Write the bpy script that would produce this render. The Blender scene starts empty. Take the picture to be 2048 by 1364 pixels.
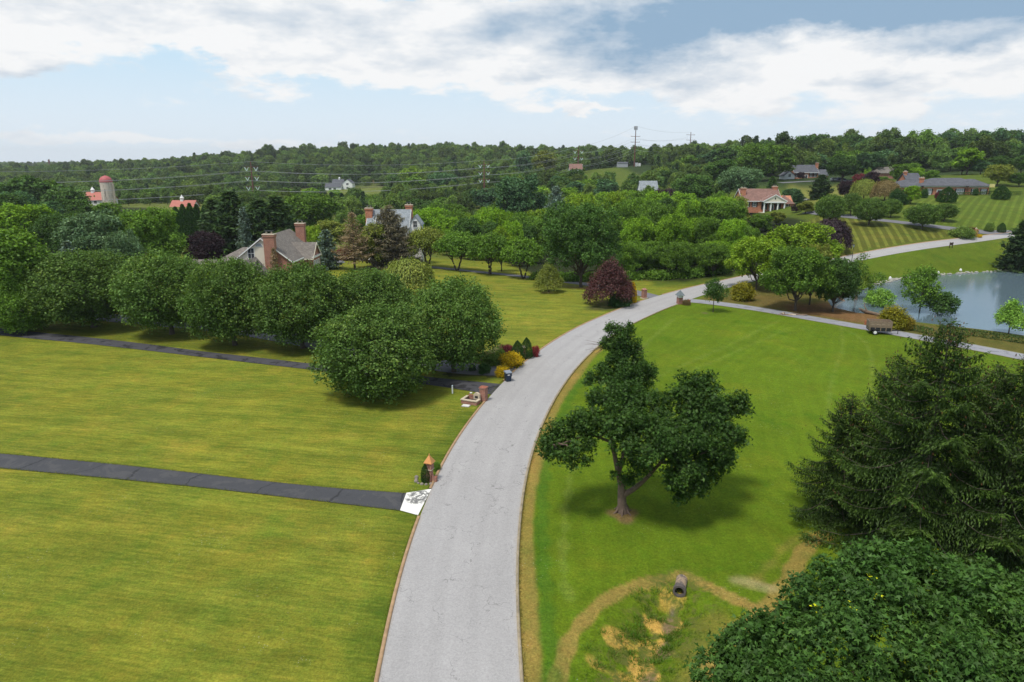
import bpy, math, random
import numpy as np
from mathutils import Vector, Matrix

random.seed(11)
scene = bpy.context.scene
COL = scene.collection
F, PX, PY = 1365.0, 1024.0, 682.0
CAMH, PITCH = 23.0, math.radians(14.7)
SP, CP = math.sin(PITCH), math.cos(PITCH)

# ------------------------------------------------------------------ view geometry
def ray(px, py):
    u, v = (px - PX) / F, (PY - py) / F
    return np.array([u, CP + v * SP, -SP + v * CP])

def atY(px, py, Y):
    d = ray(px, py)
    t = Y / d[1]
    return np.array([d[0] * t, Y, CAMH + d[2] * t])

# ------------------------------------------------------------------ terrain
CTRL = []
for a in (-1.0, -.75, -.5, -.25, 0, .25, .5, .75, 1.0):
    for r in (8, 20, 45, 80):
        CTRL.append((a, math.log(r), 0.0))
def cz(a, r, z): CTRL.append((a, math.log(r), z))
def cp_(px, py, Y):
    p = atY(px, py, Y)
    CTRL.append((math.atan2(p[0], p[1]), math.log(math.hypot(p[0], p[1])), p[2]))
for a in (-1, -.7, -.4, -.1): cz(a, 130, 0.0)
for a in (-1, -.7, -.4): cz(a, 200, 0.2)
cz(.1, 118, 0); cz(.3, 112, 0); cz(.45, 112, -.1); cz(.6, 112, -.2); cz(.75, 112, -.2); cz(1.0, 120, 0)
cz(.02, 205, -5); cz(.12, 172, -3.0); cz(.2, 170, -2.5); cz(.12, 215, -6); cz(.24, 205, -3); cz(-.15, 215, -3); cz(-.15, 270, -7); cz(.0, 270, -8); cz(.12, 275, -5); cz(-.35, 215, -2); cz(-.35, 300, -5); cz(-.1, 340, -8); cz(.05, 345, -6)
cp_(1450, 575, 127); cp_(1560, 545, 136); cp_(1690, 521, 148); cp_(1850, 492, 160); cp_(2030, 469, 172)
cp_(1750, 566, 139); cp_(1860, 551, 143); cp_(2040, 541, 150)
cp_(1700, 482, 162); cp_(1750, 443, 183); cp_(1850, 456, 176); cp_(1990, 440, 190)
cp_(1880, 390, 238); cp_(2040, 388, 238); cp_(1720, 400, 225)
cp_(1900, 356, 300); cp_(2040, 345, 320); cp_(1990, 338, 420); cp_(1800, 346, 400)
cp_(1540, 421, 245); cp_(1600, 358, 380); cp_(1610, 385, 320); cp_(1480, 370, 340)
cp_(1250, 334, 610); cp_(1230, 346, 560); cp_(1100, 410, 400); cp_(1330, 425, 300); cp_(1400, 335, 560)
cp_(690, 379, 680); cp_(740, 392, 600); cp_(215, 413, 410); cp_(345, 412, 420); cp_(970, 396, 450)
cp_(430, 462, 230); cp_(600, 440, 300)
cp_(620, 318, 1000); cp_(600, 372, 770); cp_(850, 319, 960); cp_(860, 366, 760); cp_(1000, 328, 900)
cp_(300, 341, 1100); cp_(300, 372, 800); cp_(100, 350, 1300); cp_(100, 372, 850); cp_(-150, 350, 1500); cp_(-150, 380, 800)
cp_(1120, 330, 900); cp_(1600, 318, 620); cp_(1900, 316, 620); cp_(2150, 305, 560)
for a in (-1, -.6, -.3, 0, .3, .6, 1.0):
    cz(a, 2200, 4.0); cz(a, 8000, 6.0)
CT = np.array(CTRL)

def _tps(d2):
    return np.where(d2 > 1e-12, 0.5 * d2 * np.log(np.maximum(d2, 1e-12)), 0.0)
_n = len(CT)
_K = _tps(((CT[:, None, :2] - CT[None, :, :2]) ** 2).sum(2)) + np.eye(_n) * 2e-3
_P = np.c_[np.ones(_n), CT[:, :2]]
_A = np.block([[_K, _P], [_P.T, np.zeros((3, 3))]])
_W = np.linalg.solve(_A, np.r_[CT[:, 2], np.zeros(3)])

def smooth(x): 
    x = np.clip(x, 0, 1)
    return x * x * (3 - 2 * x)

def h_base(X, Y):
    X = np.asarray(X, float); Y = np.asarray(Y, float)
    sh = X.shape
    X = X.ravel(); Y = Y.ravel()
    r = np.maximum(np.hypot(X, Y), 8.0)
    a = np.clip(np.arctan2(X, Y), -1.0, 1.0)
    s = np.log(np.minimum(r, 8000))
    out = _W[_n] + _W[_n + 1] * a + _W[_n + 2] * s
    for k in range(0, len(X), 20000):
        q = slice(k, k + 20000)
        d2 = (a[q, None] - CT[None, :, 0]) ** 2 + (s[q, None] - CT[None, :, 1]) ** 2
        out[q] += _tps(d2) @ _W[:_n]
    near = smooth((r - 85) / 40.0)
    out *= near
    return out.reshape(sh)

def seg_dist(X, Y, pts):
    """distance to a polyline, signed (positive on its right-hand side), and the arc length there"""
    pts = np.asarray(pts, float)[:, :2]
    best = np.full(X.shape, 1e18); sgn = np.ones(X.shape); arc = np.zeros(X.shape)
    acc = 0.0
    for (x0, y0), (x1, y1) in zip(pts[:-1], pts[1:]):
        dx, dy = x1 - x0, y1 - y0
        L2 = dx * dx + dy * dy
        t = np.clip(((X - x0) * dx + (Y - y0) * dy) / L2, 0, 1)
        d2 = (X - x0 - t * dx) ** 2 + (Y - y0 - t * dy) ** 2
        m = d2 < best
        best = np.where(m, d2, best)
        cr = (X - x0) * dy - (Y - y0) * dx
        sgn = np.where(m, np.sign(cr), sgn)
        arc = np.where(m, acc + t * math.sqrt(L2), arc)
        acc += math.sqrt(L2)
    return np.sqrt(best), sgn, arc

def in_poly(X, Y, pts):
    pts = np.asarray(pts, float)[:, :2]
    c = np.zeros(X.shape, bool)
    for (x0, y0), (x1, y1) in zip(pts, np.roll(pts, -1, 0)):
        if y0 == y1: continue
        c ^= ((y0 > Y) != (y1 > Y)) & (X < (x1 - x0) * (Y - y0) / (y1 - y0) + x0)
    return c

POND_Z = -0.35
def flat_at(px, py, z):
    d = ray(px, py); t = (z - CAMH) / d[2]
    return d * t + np.array([0, 0, CAMH])
POND = [flat_at(*p, POND_Z) for p in ((1655, 600), (1700, 590), (1745, 572), (1790, 560.5), (1850, 552), (1950, 545), (2048, 539.5), (2120, 540))]
POND += [np.array([150, 148, 0.]), np.array([158, 125, 0.]), np.array([135, 100, 0.]), np.array([100, 88, 0.])]
POND += [flat_at(*p, POND_Z) for p in ((2048, 670), (1960, 658), (1880, 649), (1830, 643), (1770, 632), (1710, 624), (1665, 614))]
POND = np.array(POND)
SWALE = [flat_at(*p, 0) for p in ((1360, 1182), (1335, 1225), (1300, 1290), (1260, 1364), (1200, 1480))]

def h(X, Y):
    X = np.asarray(X, float); Y = np.asarray(Y, float)
    z = h_base(X, Y)
    # pond basin
    m = (X > 20) & (X < 190) & (Y > 70) & (Y < 180)
    if np.any(m):
        Xm, Ym = np.atleast_1d(X)[np.atleast_1d(m)], np.atleast_1d(Y)[np.atleast_1d(m)]
        d, _, _ = seg_dist(Xm, Ym, np.vstack([POND, POND[:1]]))
        ins = in_poly(Xm, Ym, POND)
        sd = np.where(ins, -d, d)
        zz = np.atleast_1d(z)[np.atleast_1d(m)]
        bank = POND_Z + 0.0 + np.where(sd > 0, sd * 0.12, sd * 0.45)
        k = smooth((sd - 0.5) / 4.0)
        zz = np.where(sd < 0, np.maximum(bank, POND_Z - 1.6), bank * (1 - k) + zz * k)
        z = np.array(z, float, copy=True)
        if z.shape == (): z = zz[0]
        else: z[m] = zz
    m = (X > 0) & (X < 25) & (Y > 5) & (Y < 45)
    if np.any(m):
        d, _, arc = seg_dist(X, Y, SWALE)
        z = z - np.where(m, 0.95 * np.exp(-(d / 1.7) ** 2) * smooth(arc / 1.6 + .25), 0)
    return z

_T = np.geomspace(12, 4000, 420)
def at(px, py):
    d = ray(px, py)
    X, Y, Z = d[0] * _T, d[1] * _T, CAMH + d[2] * _T
    g = Z - h(X, Y)
    i = np.argmax(g < 0) if np.any(g < 0) else len(_T) - 1
    i = max(i, 1)
    t0, t1 = _T[i - 1], _T[i]
    for _ in range(3):
        tm = np.linspace(t0, t1, 16)
        k = max(1, int(np.argmax(CAMH + d[2] * tm - h(d[0] * tm, d[1] * tm) < 0)))
        t0, t1 = tm[k - 1], tm[k]
    return np.array([d[0] * t1, d[1] * t1, CAMH + d[2] * t1])

def hz(x, y): return float(h(np.array([float(x)]), np.array([float(y)]))[0])

# ------------------------------------------------------------------ mesh helpers
def mk(name, V, faces, mat=None, parent=None, smooth_=False, link=True):
    V = np.asarray(V, np.float32)
    me = bpy.data.meshes.new(name)
    me.vertices.add(len(V)); me.vertices.foreach_set('co', V.ravel())
    if isinstance(faces, np.ndarray): faces = [faces]
    idx = np.concatenate([f.ravel() for f in faces]).astype(np.int32)
    starts, acc = [], 0
    for f in faces:
        k = f.shape[1]
        starts.append(acc + np.arange(len(f)) * k); acc += len(f) * k
    starts = np.concatenate(starts).astype(np.int32)
    me.loops.add(len(idx)); me.loops.foreach_set('vertex_index', idx)
    me.polygons.add(len(starts)); me.polygons.foreach_set('loop_start', starts)
    if smooth_: me.polygons.foreach_set('use_smooth', np.ones(len(starts), bool))
    me.update(calc_edges=True)
    if mat: me.materials.append(mat)
    o = bpy.data.objects.new(name, me)
    if link: COL.objects.link(o)
    if parent: o.parent = parent
    return o

def tag(o, label=None, cat=None, group=None, kind=None):
    if label: o['label'] = label
    if cat: o['category'] = cat
    if group: o['group'] = group
    if kind: o['kind'] = kind
    return o

def empty(name, loc, label, cat, group=None, rz=0.0):
    o = bpy.data.objects.new(name, None)
    COL.objects.link(o)
    o.location = loc; o.rotation_euler = (0, 0, rz)
    o.empty_display_size = .3
    return tag(o, label, cat, group)

def tube_np(pts, rad, n=6):
    pts = np.asarray(pts, float); rad = np.asarray(rad, float)
    d = np.gradient(pts, axis=0); d /= np.linalg.norm(d, axis=1)[:, None] + 1e-9
    ref = np.where(np.abs(d[:, 2:3]) > .95, np.array([[1., 0, 0]]), np.array([[0, 0, 1.]]))
    a = np.cross(d, ref); a /= np.linalg.norm(a, axis=1)[:, None] + 1e-9
    b = np.cross(d, a)
    th = np.linspace(0, 2 * math.pi, n, endpoint=False)
    V = pts[:, None] + rad[:, None, None] * (np.cos(th)[None, :, None] * a[:, None] + np.sin(th)[None, :, None] * b[:, None])
    m = len(pts)
    i, j = np.meshgrid(np.arange(m - 1), np.arange(n), indexing='ij')
    j2 = (j + 1) % n
    Q = np.stack([i * n + j, i * n + j2, (i + 1) * n + j2, (i + 1) * n + j], -1).reshape(-1, 4)
    return V.reshape(-1, 3), Q

class Acc:
    """collects numpy quad meshes"""
    def __init__(s): s.V, s.Q, s.n = [], [], 0
    def add(s, V, Q):
        s.V.append(V); s.Q.append(Q + s.n); s.n += len(V)
    def tube(s, pts, rad, n=6): s.add(*tube_np(pts, rad, n))
    def get(s): return np.concatenate(s.V), np.concatenate(s.Q)

class MB:
    """small hard-surface mesh builder"""
    def __init__(s): s.v, s.f = [], []
    def poly(s, pts):
        k = len(s.v); s.v += [tuple(map(float, p)) for p in pts]; s.f.append(list(range(k, k + len(pts))))
    def hexa(s, b, t):
        """b, t: four bottom and four top corners, counter-clockwise from above"""
        k = len(s.v); s.v += [tuple(map(float, p)) for p in list(b) + list(t)]
        s.f += [[k + 3, k + 2, k + 1, k], [k + 4, k + 5, k + 6, k + 7]]
        for i in range(4):
            j = (i + 1) % 4
            s.f.append([k + i, k + j, k + 4 + j, k + 4 + i])
    def box(s, x0, x1, y0, y1, z0, z1, t=0.0):
        s.hexa([(x0, y0, z0), (x1, y0, z0), (x1, y1, z0), (x0, y1, z0)],
               [(x0 + t, y0 + t, z1), (x1 - t, y0 + t, z1), (x1 - t, y1 - t, z1), (x0 + t, y1 - t, z1)])
    def cyl(s, x, y, z0, z1, r0, r1=None, n=12):
        r1 = r0 if r1 is None else r1
        k = len(s.v)
        for z, r in ((z0, r0), (z1, r1)):
            s.v += [(x + r * math.cos(2 * math.pi * i / n), y + r * math.sin(2 * math.pi * i / n), z) for i in range(n)]
        s.f += [list(range(k + n - 1, k - 1, -1)), list(range(k + n, k + 2 * n))]
        s.f += [[k + i, k + (i + 1) % n, k + n + (i + 1) % n, k + n + i] for i in range(n)]
    def lathe(s, x, y, prof, n=16):
        k = len(s.v)
        for r, z in prof:
            s.v += [(x + r * math.cos(2 * math.pi * i / n), y + r * math.sin(2 * math.pi * i / n), z) for i in range(n)]
        for a in range(len(prof) - 1):
            s.f += [[k + a * n + i, k + a * n + (i + 1) % n, k + (a + 1) * n + (i + 1) % n, k + (a + 1) * n + i] for i in range(n)]
        s.f += [list(range(k + n - 1, k - 1, -1)), list(range(k + (len(prof) - 1) * n, k + len(prof) * n))]
    def tube(s, pts, r, n=6):
        r = [r] * len(pts) if not hasattr(r, '__len__') else r
        V, Q = tube_np(pts, r, n)
        k = len(s.v); s.v += [tuple(p) for p in V]; s.f += [[int(k + q) for q in f] for f in Q]
        m = len(V)
        s.f += [[k + i for i in range(n)], [k + m - 1 - i for i in range(n)]]
    def prism(s, prof, a0, a1, axis='y'):
        """extrude a profile [(u, z)] along an axis"""
        P = lambda u, z, a: (u, a, z) if axis == 'y' else (a, u, z)
        k = len(s.v); n = len(prof)
        s.v += [P(u, z, a0) for u, z in prof] + [P(u, z, a1) for u, z in prof]
        s.f += [list(range(k, k + n)), list(range(k + 2 * n - 1, k + n - 1, -1))]
        s.f += [[k + i, k + n + i, k + n + (i + 1) % n, k + (i + 1) % n] for i in range(n)]
    def build(s, name, mat, parent=None, smooth_=False, link=True):
        me = bpy.data.meshes.new(name)
        me.from_pydata(s.v, [], s.f)
        import bmesh
        b = bmesh.new(); b.from_mesh(me); bmesh.ops.recalc_face_normals(b, faces=b.faces); b.to_mesh(me); b.free()
        if smooth_: me.polygons.foreach_set('use_smooth', np.ones(len(me.polygons), bool))
        me.materials.append(mat)
        o = bpy.data.objects.new(name, me)
        if link: COL.objects.link(o)
        if parent: o.parent = parent
        return o

def copy_tree(o, parent=None):
    c = o.copy(); COL.objects.link(c)
    c.parent = parent
    for ch in o.children: copy_tree(ch, c)
    return c

# ------------------------------------------------------------------ materials
class NT:
    def __init__(s, tree): s.t = tree; s.n = tree.nodes; s.l = tree.links
    def new(s, typ, **kw):
        n = s.n.new(typ)
        for k, v in kw.items(): setattr(n, k, v)
        return n
    def put(s, sock, v):
        if hasattr(v, 'is_linked') or hasattr(v, 'links'): s.l.new(v, sock)
        else: sock.default_value = v
    def m(s, op, a, b=None, c=None, clamp=False):
        n = s.new('ShaderNodeMath', operation=op, use_clamp=clamp)
        for i, x in enumerate((a, b, c)):
            if x is not None: s.put(n.inputs[i], x)
        return n.outputs[0]
    def mix(s, f, a, b, mode='MIX'):
        n = s.new('ShaderNodeMix', data_type='RGBA', blend_type=mode)
        s.put(n.inputs[0], f); s.put(n.inputs[6], a); s.put(n.inputs[7], b)
        return n.outputs[2]
    def noise(s, vec, scale, detail=3, rough=.5, dist=0.0):
        n = s.new('ShaderNodeTexNoise')
        if vec is not None: s.l.new(vec, n.inputs['Vector'])
        n.inputs['Scale'].default_value = scale; n.inputs['Detail'].default_value = detail
        n.inputs['Roughness'].default_value = rough; n.inputs['Distortion'].default_value = dist
        return n.outputs[0]
    def ss(s, x, a, b):
        n = s.new('ShaderNodeMapRange', interpolation_type='SMOOTHSTEP')
        s.put(n.inputs[0], x); n.inputs[1].default_value = a; n.inputs[2].default_value = b
        return n.outputs[0]
    def scale(s, vec, sx, sy, sz):
        n = s.new('ShaderNodeVectorMath', operation='MULTIPLY')
        s.l.new(vec, n.inputs[0]); n.inputs[1].default_value = (sx, sy, sz)
        return n.outputs[0]

def C(c): return (c[0], c[1], c[2], 1.0)

def new_mat(name):
    m = bpy.data.materials.new(name); m.use_nodes = True
    m.node_tree.nodes.clear()
    t = NT(m.node_tree)
    out = t.new('ShaderNodeOutputMaterial')
    return m, t, out

def simple(name, col, rough=.7, var=.12, scale=6.0, metal=0.0, spec=.4, bump=0.0, bscale=30.0):
    m, t, out = new_mat(name)
    p = t.new('ShaderNodeBsdfPrincipled')
    tc = t.new('ShaderNodeTexCoord').outputs['Object']
    n = t.noise(tc, scale, 5, .6)
    f = t.m('MULTIPLY_ADD', n, 2 * var * 2, 1 - 2 * var)
    c = t.mix(1.0, C(col), f, 'MULTIPLY')
    t.l.new(c, p.inputs['Base Color'])
    p.inputs['Roughness'].default_value = rough; p.inputs['Metallic'].default_value = metal
    p.inputs['Specular IOR Level'].default_value = spec
    if bump:
        b = t.new('ShaderNodeBump'); b.inputs['Strength'].default_value = bump; b.inputs['Distance'].default_value = .02
        t.l.new(t.noise(tc, bscale, 4), b.inputs['Height']); t.l.new(b.outputs[0], p.inputs['Normal'])
    t.l.new(p.outputs[0], out.inputs[0])
    return m

def brick_mat(name, c1, c2, mortar, sx=1.0):
    m, t, out = new_mat(name)
    p = t.new('ShaderNodeBsdfPrincipled')
    tc = t.new('ShaderNodeTexCoord').outputs['Object']
    ge = t.new('ShaderNodeNewGeometry')
    sep = t.new('ShaderNodeSeparateXYZ'); t.l.new(tc, sep.inputs[0])
    comb = t.new('ShaderNodeCombineXYZ')
    t.l.new(t.m('ADD', sep.outputs[0], sep.outputs[1]), comb.inputs[0]); t.l.new(sep.outputs[2], comb.inputs[1])
    b = t.new('ShaderNodeTexBrick')
    t.l.new(comb.outputs[0], b.inputs['Vector'])
    b.inputs['Color1'].default_value = C(c1); b.inputs['Color2'].default_value = C(c2); b.inputs['Mortar'].default_value = C(mortar)
    b.inputs['Scale'].default_value = 1.0; b.inputs['Brick Width'].default_value = .22 * sx; b.inputs['Row Height'].default_value = .075 * sx
    b.inputs['Mortar Size'].default_value = .01 * sx
    n = t.noise(tc, 1.3, 5, .6)
    c = t.mix(1.0, b.outputs[0], t.m('MULTIPLY_ADD', n, .7, .65), 'MULTIPLY')
    t.l.new(c, p.inputs['Base Color']); p.inputs['Roughness'].default_value = .85
    p.inputs['Specular IOR Level'].default_value = .2
    t.l.new(p.outputs[0], out.inputs[0])
    return m

def shingle_mat(name, col, row=.14):
    m, t, out = new_mat(name)
    p = t.new('ShaderNodeBsdfPrincipled')
    tc = t.new('ShaderNodeTexCoord').outputs['Object']
    sep = t.new('ShaderNodeSeparateXYZ'); t.l.new(tc, sep.inputs[0])
    comb = t.new('ShaderNodeCombineXYZ')
    t.l.new(t.m('ADD', sep.outputs[0], sep.outputs[1]), comb.inputs[0]); t.l.new(sep.outputs[2], comb.inputs[1])
    b = t.new('ShaderNodeTexBrick'); t.l.new(comb.outputs[0], b.inputs['Vector'])
    d = [x * .78 for x in col]; e = [x * 1.2 for x in col]
    b.inputs['Color1'].default_value = C(d); b.inputs['Color2'].default_value = C(e); b.inputs['Mortar'].default_value = C([x * .6 for x in col])
    b.inputs['Scale'].default_value = 1.0; b.inputs['Brick Width'].default_value = .35; b.inputs['Row Height'].default_value = row
    b.inputs['Mortar Size'].default_value = .012
    n = t.noise(tc, .7, 5, .65)
    c = t.mix(1.0, b.outputs[0], t.m('MULTIPLY_ADD', n, .8, .6), 'MULTIPLY')
    t.l.new(c, p.inputs['Base Color']); p.inputs['Roughness'].default_value = .85
    p.inputs['Specular IOR Level'].default_value = .25
    t.l.new(p.outputs[0], out.inputs[0])
    return m

_FOL = {}
def fol(name, col, tip=None, var=.5, trans=.28, pscale=.25, ovar=.3, hue=0.0, attr=None):
    """leaf material: base colour, a second leaf colour that some leaves have, per-leaf and per-plant variation"""
    if name in _FOL: return _FOL[name]
    tip = tip or [min(1, col[0] * 1.9), col[1] * 1.55, col[2] * 1.0]
    m, t, out = new_mat('leaves_' + name)
    g = t.new('ShaderNodeNewGeometry'); oi = t.new('ShaderNodeObjectInfo')
    r = g.outputs['Random Per Island']
    tc = t.new('ShaderNodeTexCoord').outputs['Object']
    patch = t.noise(tc, pscale, 3, .6)
    f = t.m('POWER', r, 2.0)
    c = t.mix(t.m('MULTIPLY', f, t.ss(patch, .3, .7)), C(col), C(tip))
    if attr: c = t.mix(t.new('ShaderNodeAttribute', attribute_name=attr).outputs['Fac'], C(col), C(tip))
    k = t.m('MULTIPLY', t.m('MULTIPLY_ADD', t.m('FRACT', t.m('MULTIPLY', r, 7.31)), var * 1.4, 1 - var * .7),
            t.m('MULTIPLY_ADD', oi.outputs['Random'], ovar, 1 - ovar / 2))
    if hue: c = t.mix(t.m('MULTIPLY', t.m('FRACT', t.m('MULTIPLY', oi.outputs['Random'], 5.7)), hue), c, t.mix(1.0, c, (1.7, 1.25, .7, 1), 'MULTIPLY'))
    c = t.mix(1.0, c, k, 'MULTIPLY')
    d = t.new('ShaderNodeBsdfDiffuse'); tr = t.new('ShaderNodeBsdfTranslucent'); gl = t.new('ShaderNodeBsdfGlossy')
    gl.inputs['Roughness'].default_value = .55; gl.inputs['Color'].default_value = (.8, .9, .7, 1)
    t.l.new(c, d.inputs[0])
    t.l.new(t.mix(1.0, c, (1.25, 1.2, .5, 1), 'MULTIPLY'), tr.inputs[0])
    mx = t.new('ShaderNodeMixShader'); mx.inputs[0].default_value = trans
    t.l.new(d.outputs[0], mx.inputs[1]); t.l.new(tr.outputs[0], mx.inputs[2])
    m2 = t.new('ShaderNodeMixShader'); m2.inputs[0].default_value = .02
    t.l.new(mx.outputs[0], m2.inputs[1]); t.l.new(gl.outputs[0], m2.inputs[2])
    t.l.new(m2.outputs[0], out.inputs[0])
    _FOL[name] = m
    return m
SUN_E, SUN_A, EXPO, HAZE_D = 3.0, 12.0, 0.12, 0.00010
# ------------------------------------------------------------------ plan lines (from the lie of the land)
def line(pxs): return np.array([at(*p) for p in pxs])
def resample(P, step):
    P = np.asarray(P, float)
    s = np.r_[0, np.cumsum(np.linalg.norm(np.diff(P[:, :2], axis=0), axis=1))]
    n = max(3, int(s[-1] / step))
    t = np.linspace(0, s[-1], n)
    return np.c_[np.interp(t, s, P[:, 0]), np.interp(t, s, P[:, 1])]
def chaikin(P, k=3):
    P = np.asarray(P, float)[:, :2]
    for _ in range(k):
        a = .75 * P[:-1] + .25 * P[1:]; b = .25 * P[:-1] + .75 * P[1:]
        Q = np.empty((2 * len(a), 2)); Q[0::2] = a; Q[1::2] = b
        P = np.vstack([P[:1], Q, P[-1:]])
    return P

ROAD_L = [(757, 1364), (775, 1262), (798, 1165), (826, 1070), (862, 975), (905, 893), (950, 829), (985, 787), (1021, 750), (1062, 714), (1110, 680), (1160, 652), (1210, 631), (1265, 608), (1320, 590), (1380, 574), (1461, 557), (1530, 544), (1600, 530), (1675, 516), (1750, 501), (1830, 488), (1900, 478.5), (1970, 471), (2040, 463.5), (2110, 457)]
ROAD_R = [(1042, 1364), (1035, 1262), (1032, 1165), (1035, 1080), (1045, 985), (1062, 905), (1085, 843), (1115, 785), (1150, 737), (1195, 692), (1240, 660), (1290, 635), (1345, 612), (1395, 595), (1437, 580), (1490, 567), (1560, 552), (1620, 541), (1680, 529), (1750, 515.5), (1830, 502), (1900, 491), (1970, 482), (2040, 472), (2110, 464)]
rl, rr = line(ROAD_L)[:, :2], line(ROAD_R)[:, :2]
def prolong(P):
    d = (P[0] - P[2]); d /= np.linalg.norm(d)
    return np.vstack([P[0] + d * 60 + np.array([-6., 0]), P[0] + d * 12, P])
rl, rr = chaikin(prolong(rl)), chaikin(prolong(rr))
N_ROAD = 420
def resample_n(P, n):
    s = np.r_[0, np.cumsum(np.linalg.norm(np.diff(P, axis=0), axis=1))]
    t = np.linspace(0, s[-1], n)
    return np.c_[np.interp(t, s, P[:, 0]), np.interp(t, s, P[:, 1])]
rc = resample_n(.5 * (resample_n(rl, N_ROAD) + resample_n(rr, N_ROAD)), 160)
# true cross-sections: measure the half widths along the centre line
tang = np.gradient(rc, axis=0); tang /= np.linalg.norm(tang, axis=1)[:, None]
nrm = np.c_[tang[:, 1], -tang[:, 0]]
dl, _, _ = seg_dist(rc[:, 0], rc[:, 1], rl); dr, _, _ = seg_dist(rc[:, 0], rc[:, 1], rr)
ker = np.ones(15) / 15
sm = lambda a: np.convolve(np.pad(a, 7, mode='edge'), ker, 'valid')
dl, dr = sm(dl), sm(dr)
EDGE_L, EDGE_R = rc - nrm * dl[:, None], rc + nrm * dr[:, None]

def strip(name, A, B, cols, zoff, mat, kind='structure', parent=None, drop=0.0):
    """a sheet laid on the ground between two matching edge lines"""
    n = len(A); k = np.linspace(0, 1, cols + 1)
    P = A[:, None] * (1 - k)[None, :, None] + B[:, None] * k[None, :, None]
    Z = h(P[..., 0].ravel(), P[..., 1].ravel()) + zoff
    V = np.c_[P.reshape(-1, 2), Z]
    if drop:   # turned-down edges
        pass
    i, j = np.meshgrid(np.arange(n - 1), np.arange(cols), indexing='ij')
    w = cols + 1
    Q = np.stack([i * w + j, i * w + j + 1, (i + 1) * w + j + 1, (i + 1) * w + j], -1).reshape(-1, 4)
    o = mk(name, V, Q, mat, parent)
    # make normals point up
    me = o.data
    if me.polygons[0].normal.z < 0: me.flip_normals()
    s = np.r_[0, np.cumsum(np.linalg.norm(np.diff(.5 * (A + B), axis=0), axis=1))]
    wd = np.linalg.norm(B - A, axis=1)
    uv = np.stack([np.repeat(s, w).reshape(n, w), (k[None] - .5) * wd[:, None]], -1).reshape(-1, 2)
    lay = me.uv_layers.new(name='UVMap')
    li = np.empty(len(me.loops), np.int32); me.loops.foreach_get('vertex_index', li)
    lay.data.foreach_set('uv', uv[li].astype(np.float32).ravel())
    if kind: tag(o, kind=kind)
    return o

def lane(name, pxs, width, mat, cols=3, step=1.2, zoff=.04, world=None):
    P = chaikin(line(pxs)) if world is None else chaikin(world)
    P = resample(P, step)
    t = np.gradient(P, axis=0); t /= np.linalg.norm(t, axis=1)[:, None]
    nn = np.c_[t[:, 1], -t[:, 0]] * width / 2
    return strip(name, P - nn, P + nn, cols, zoff, mat), P

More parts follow.
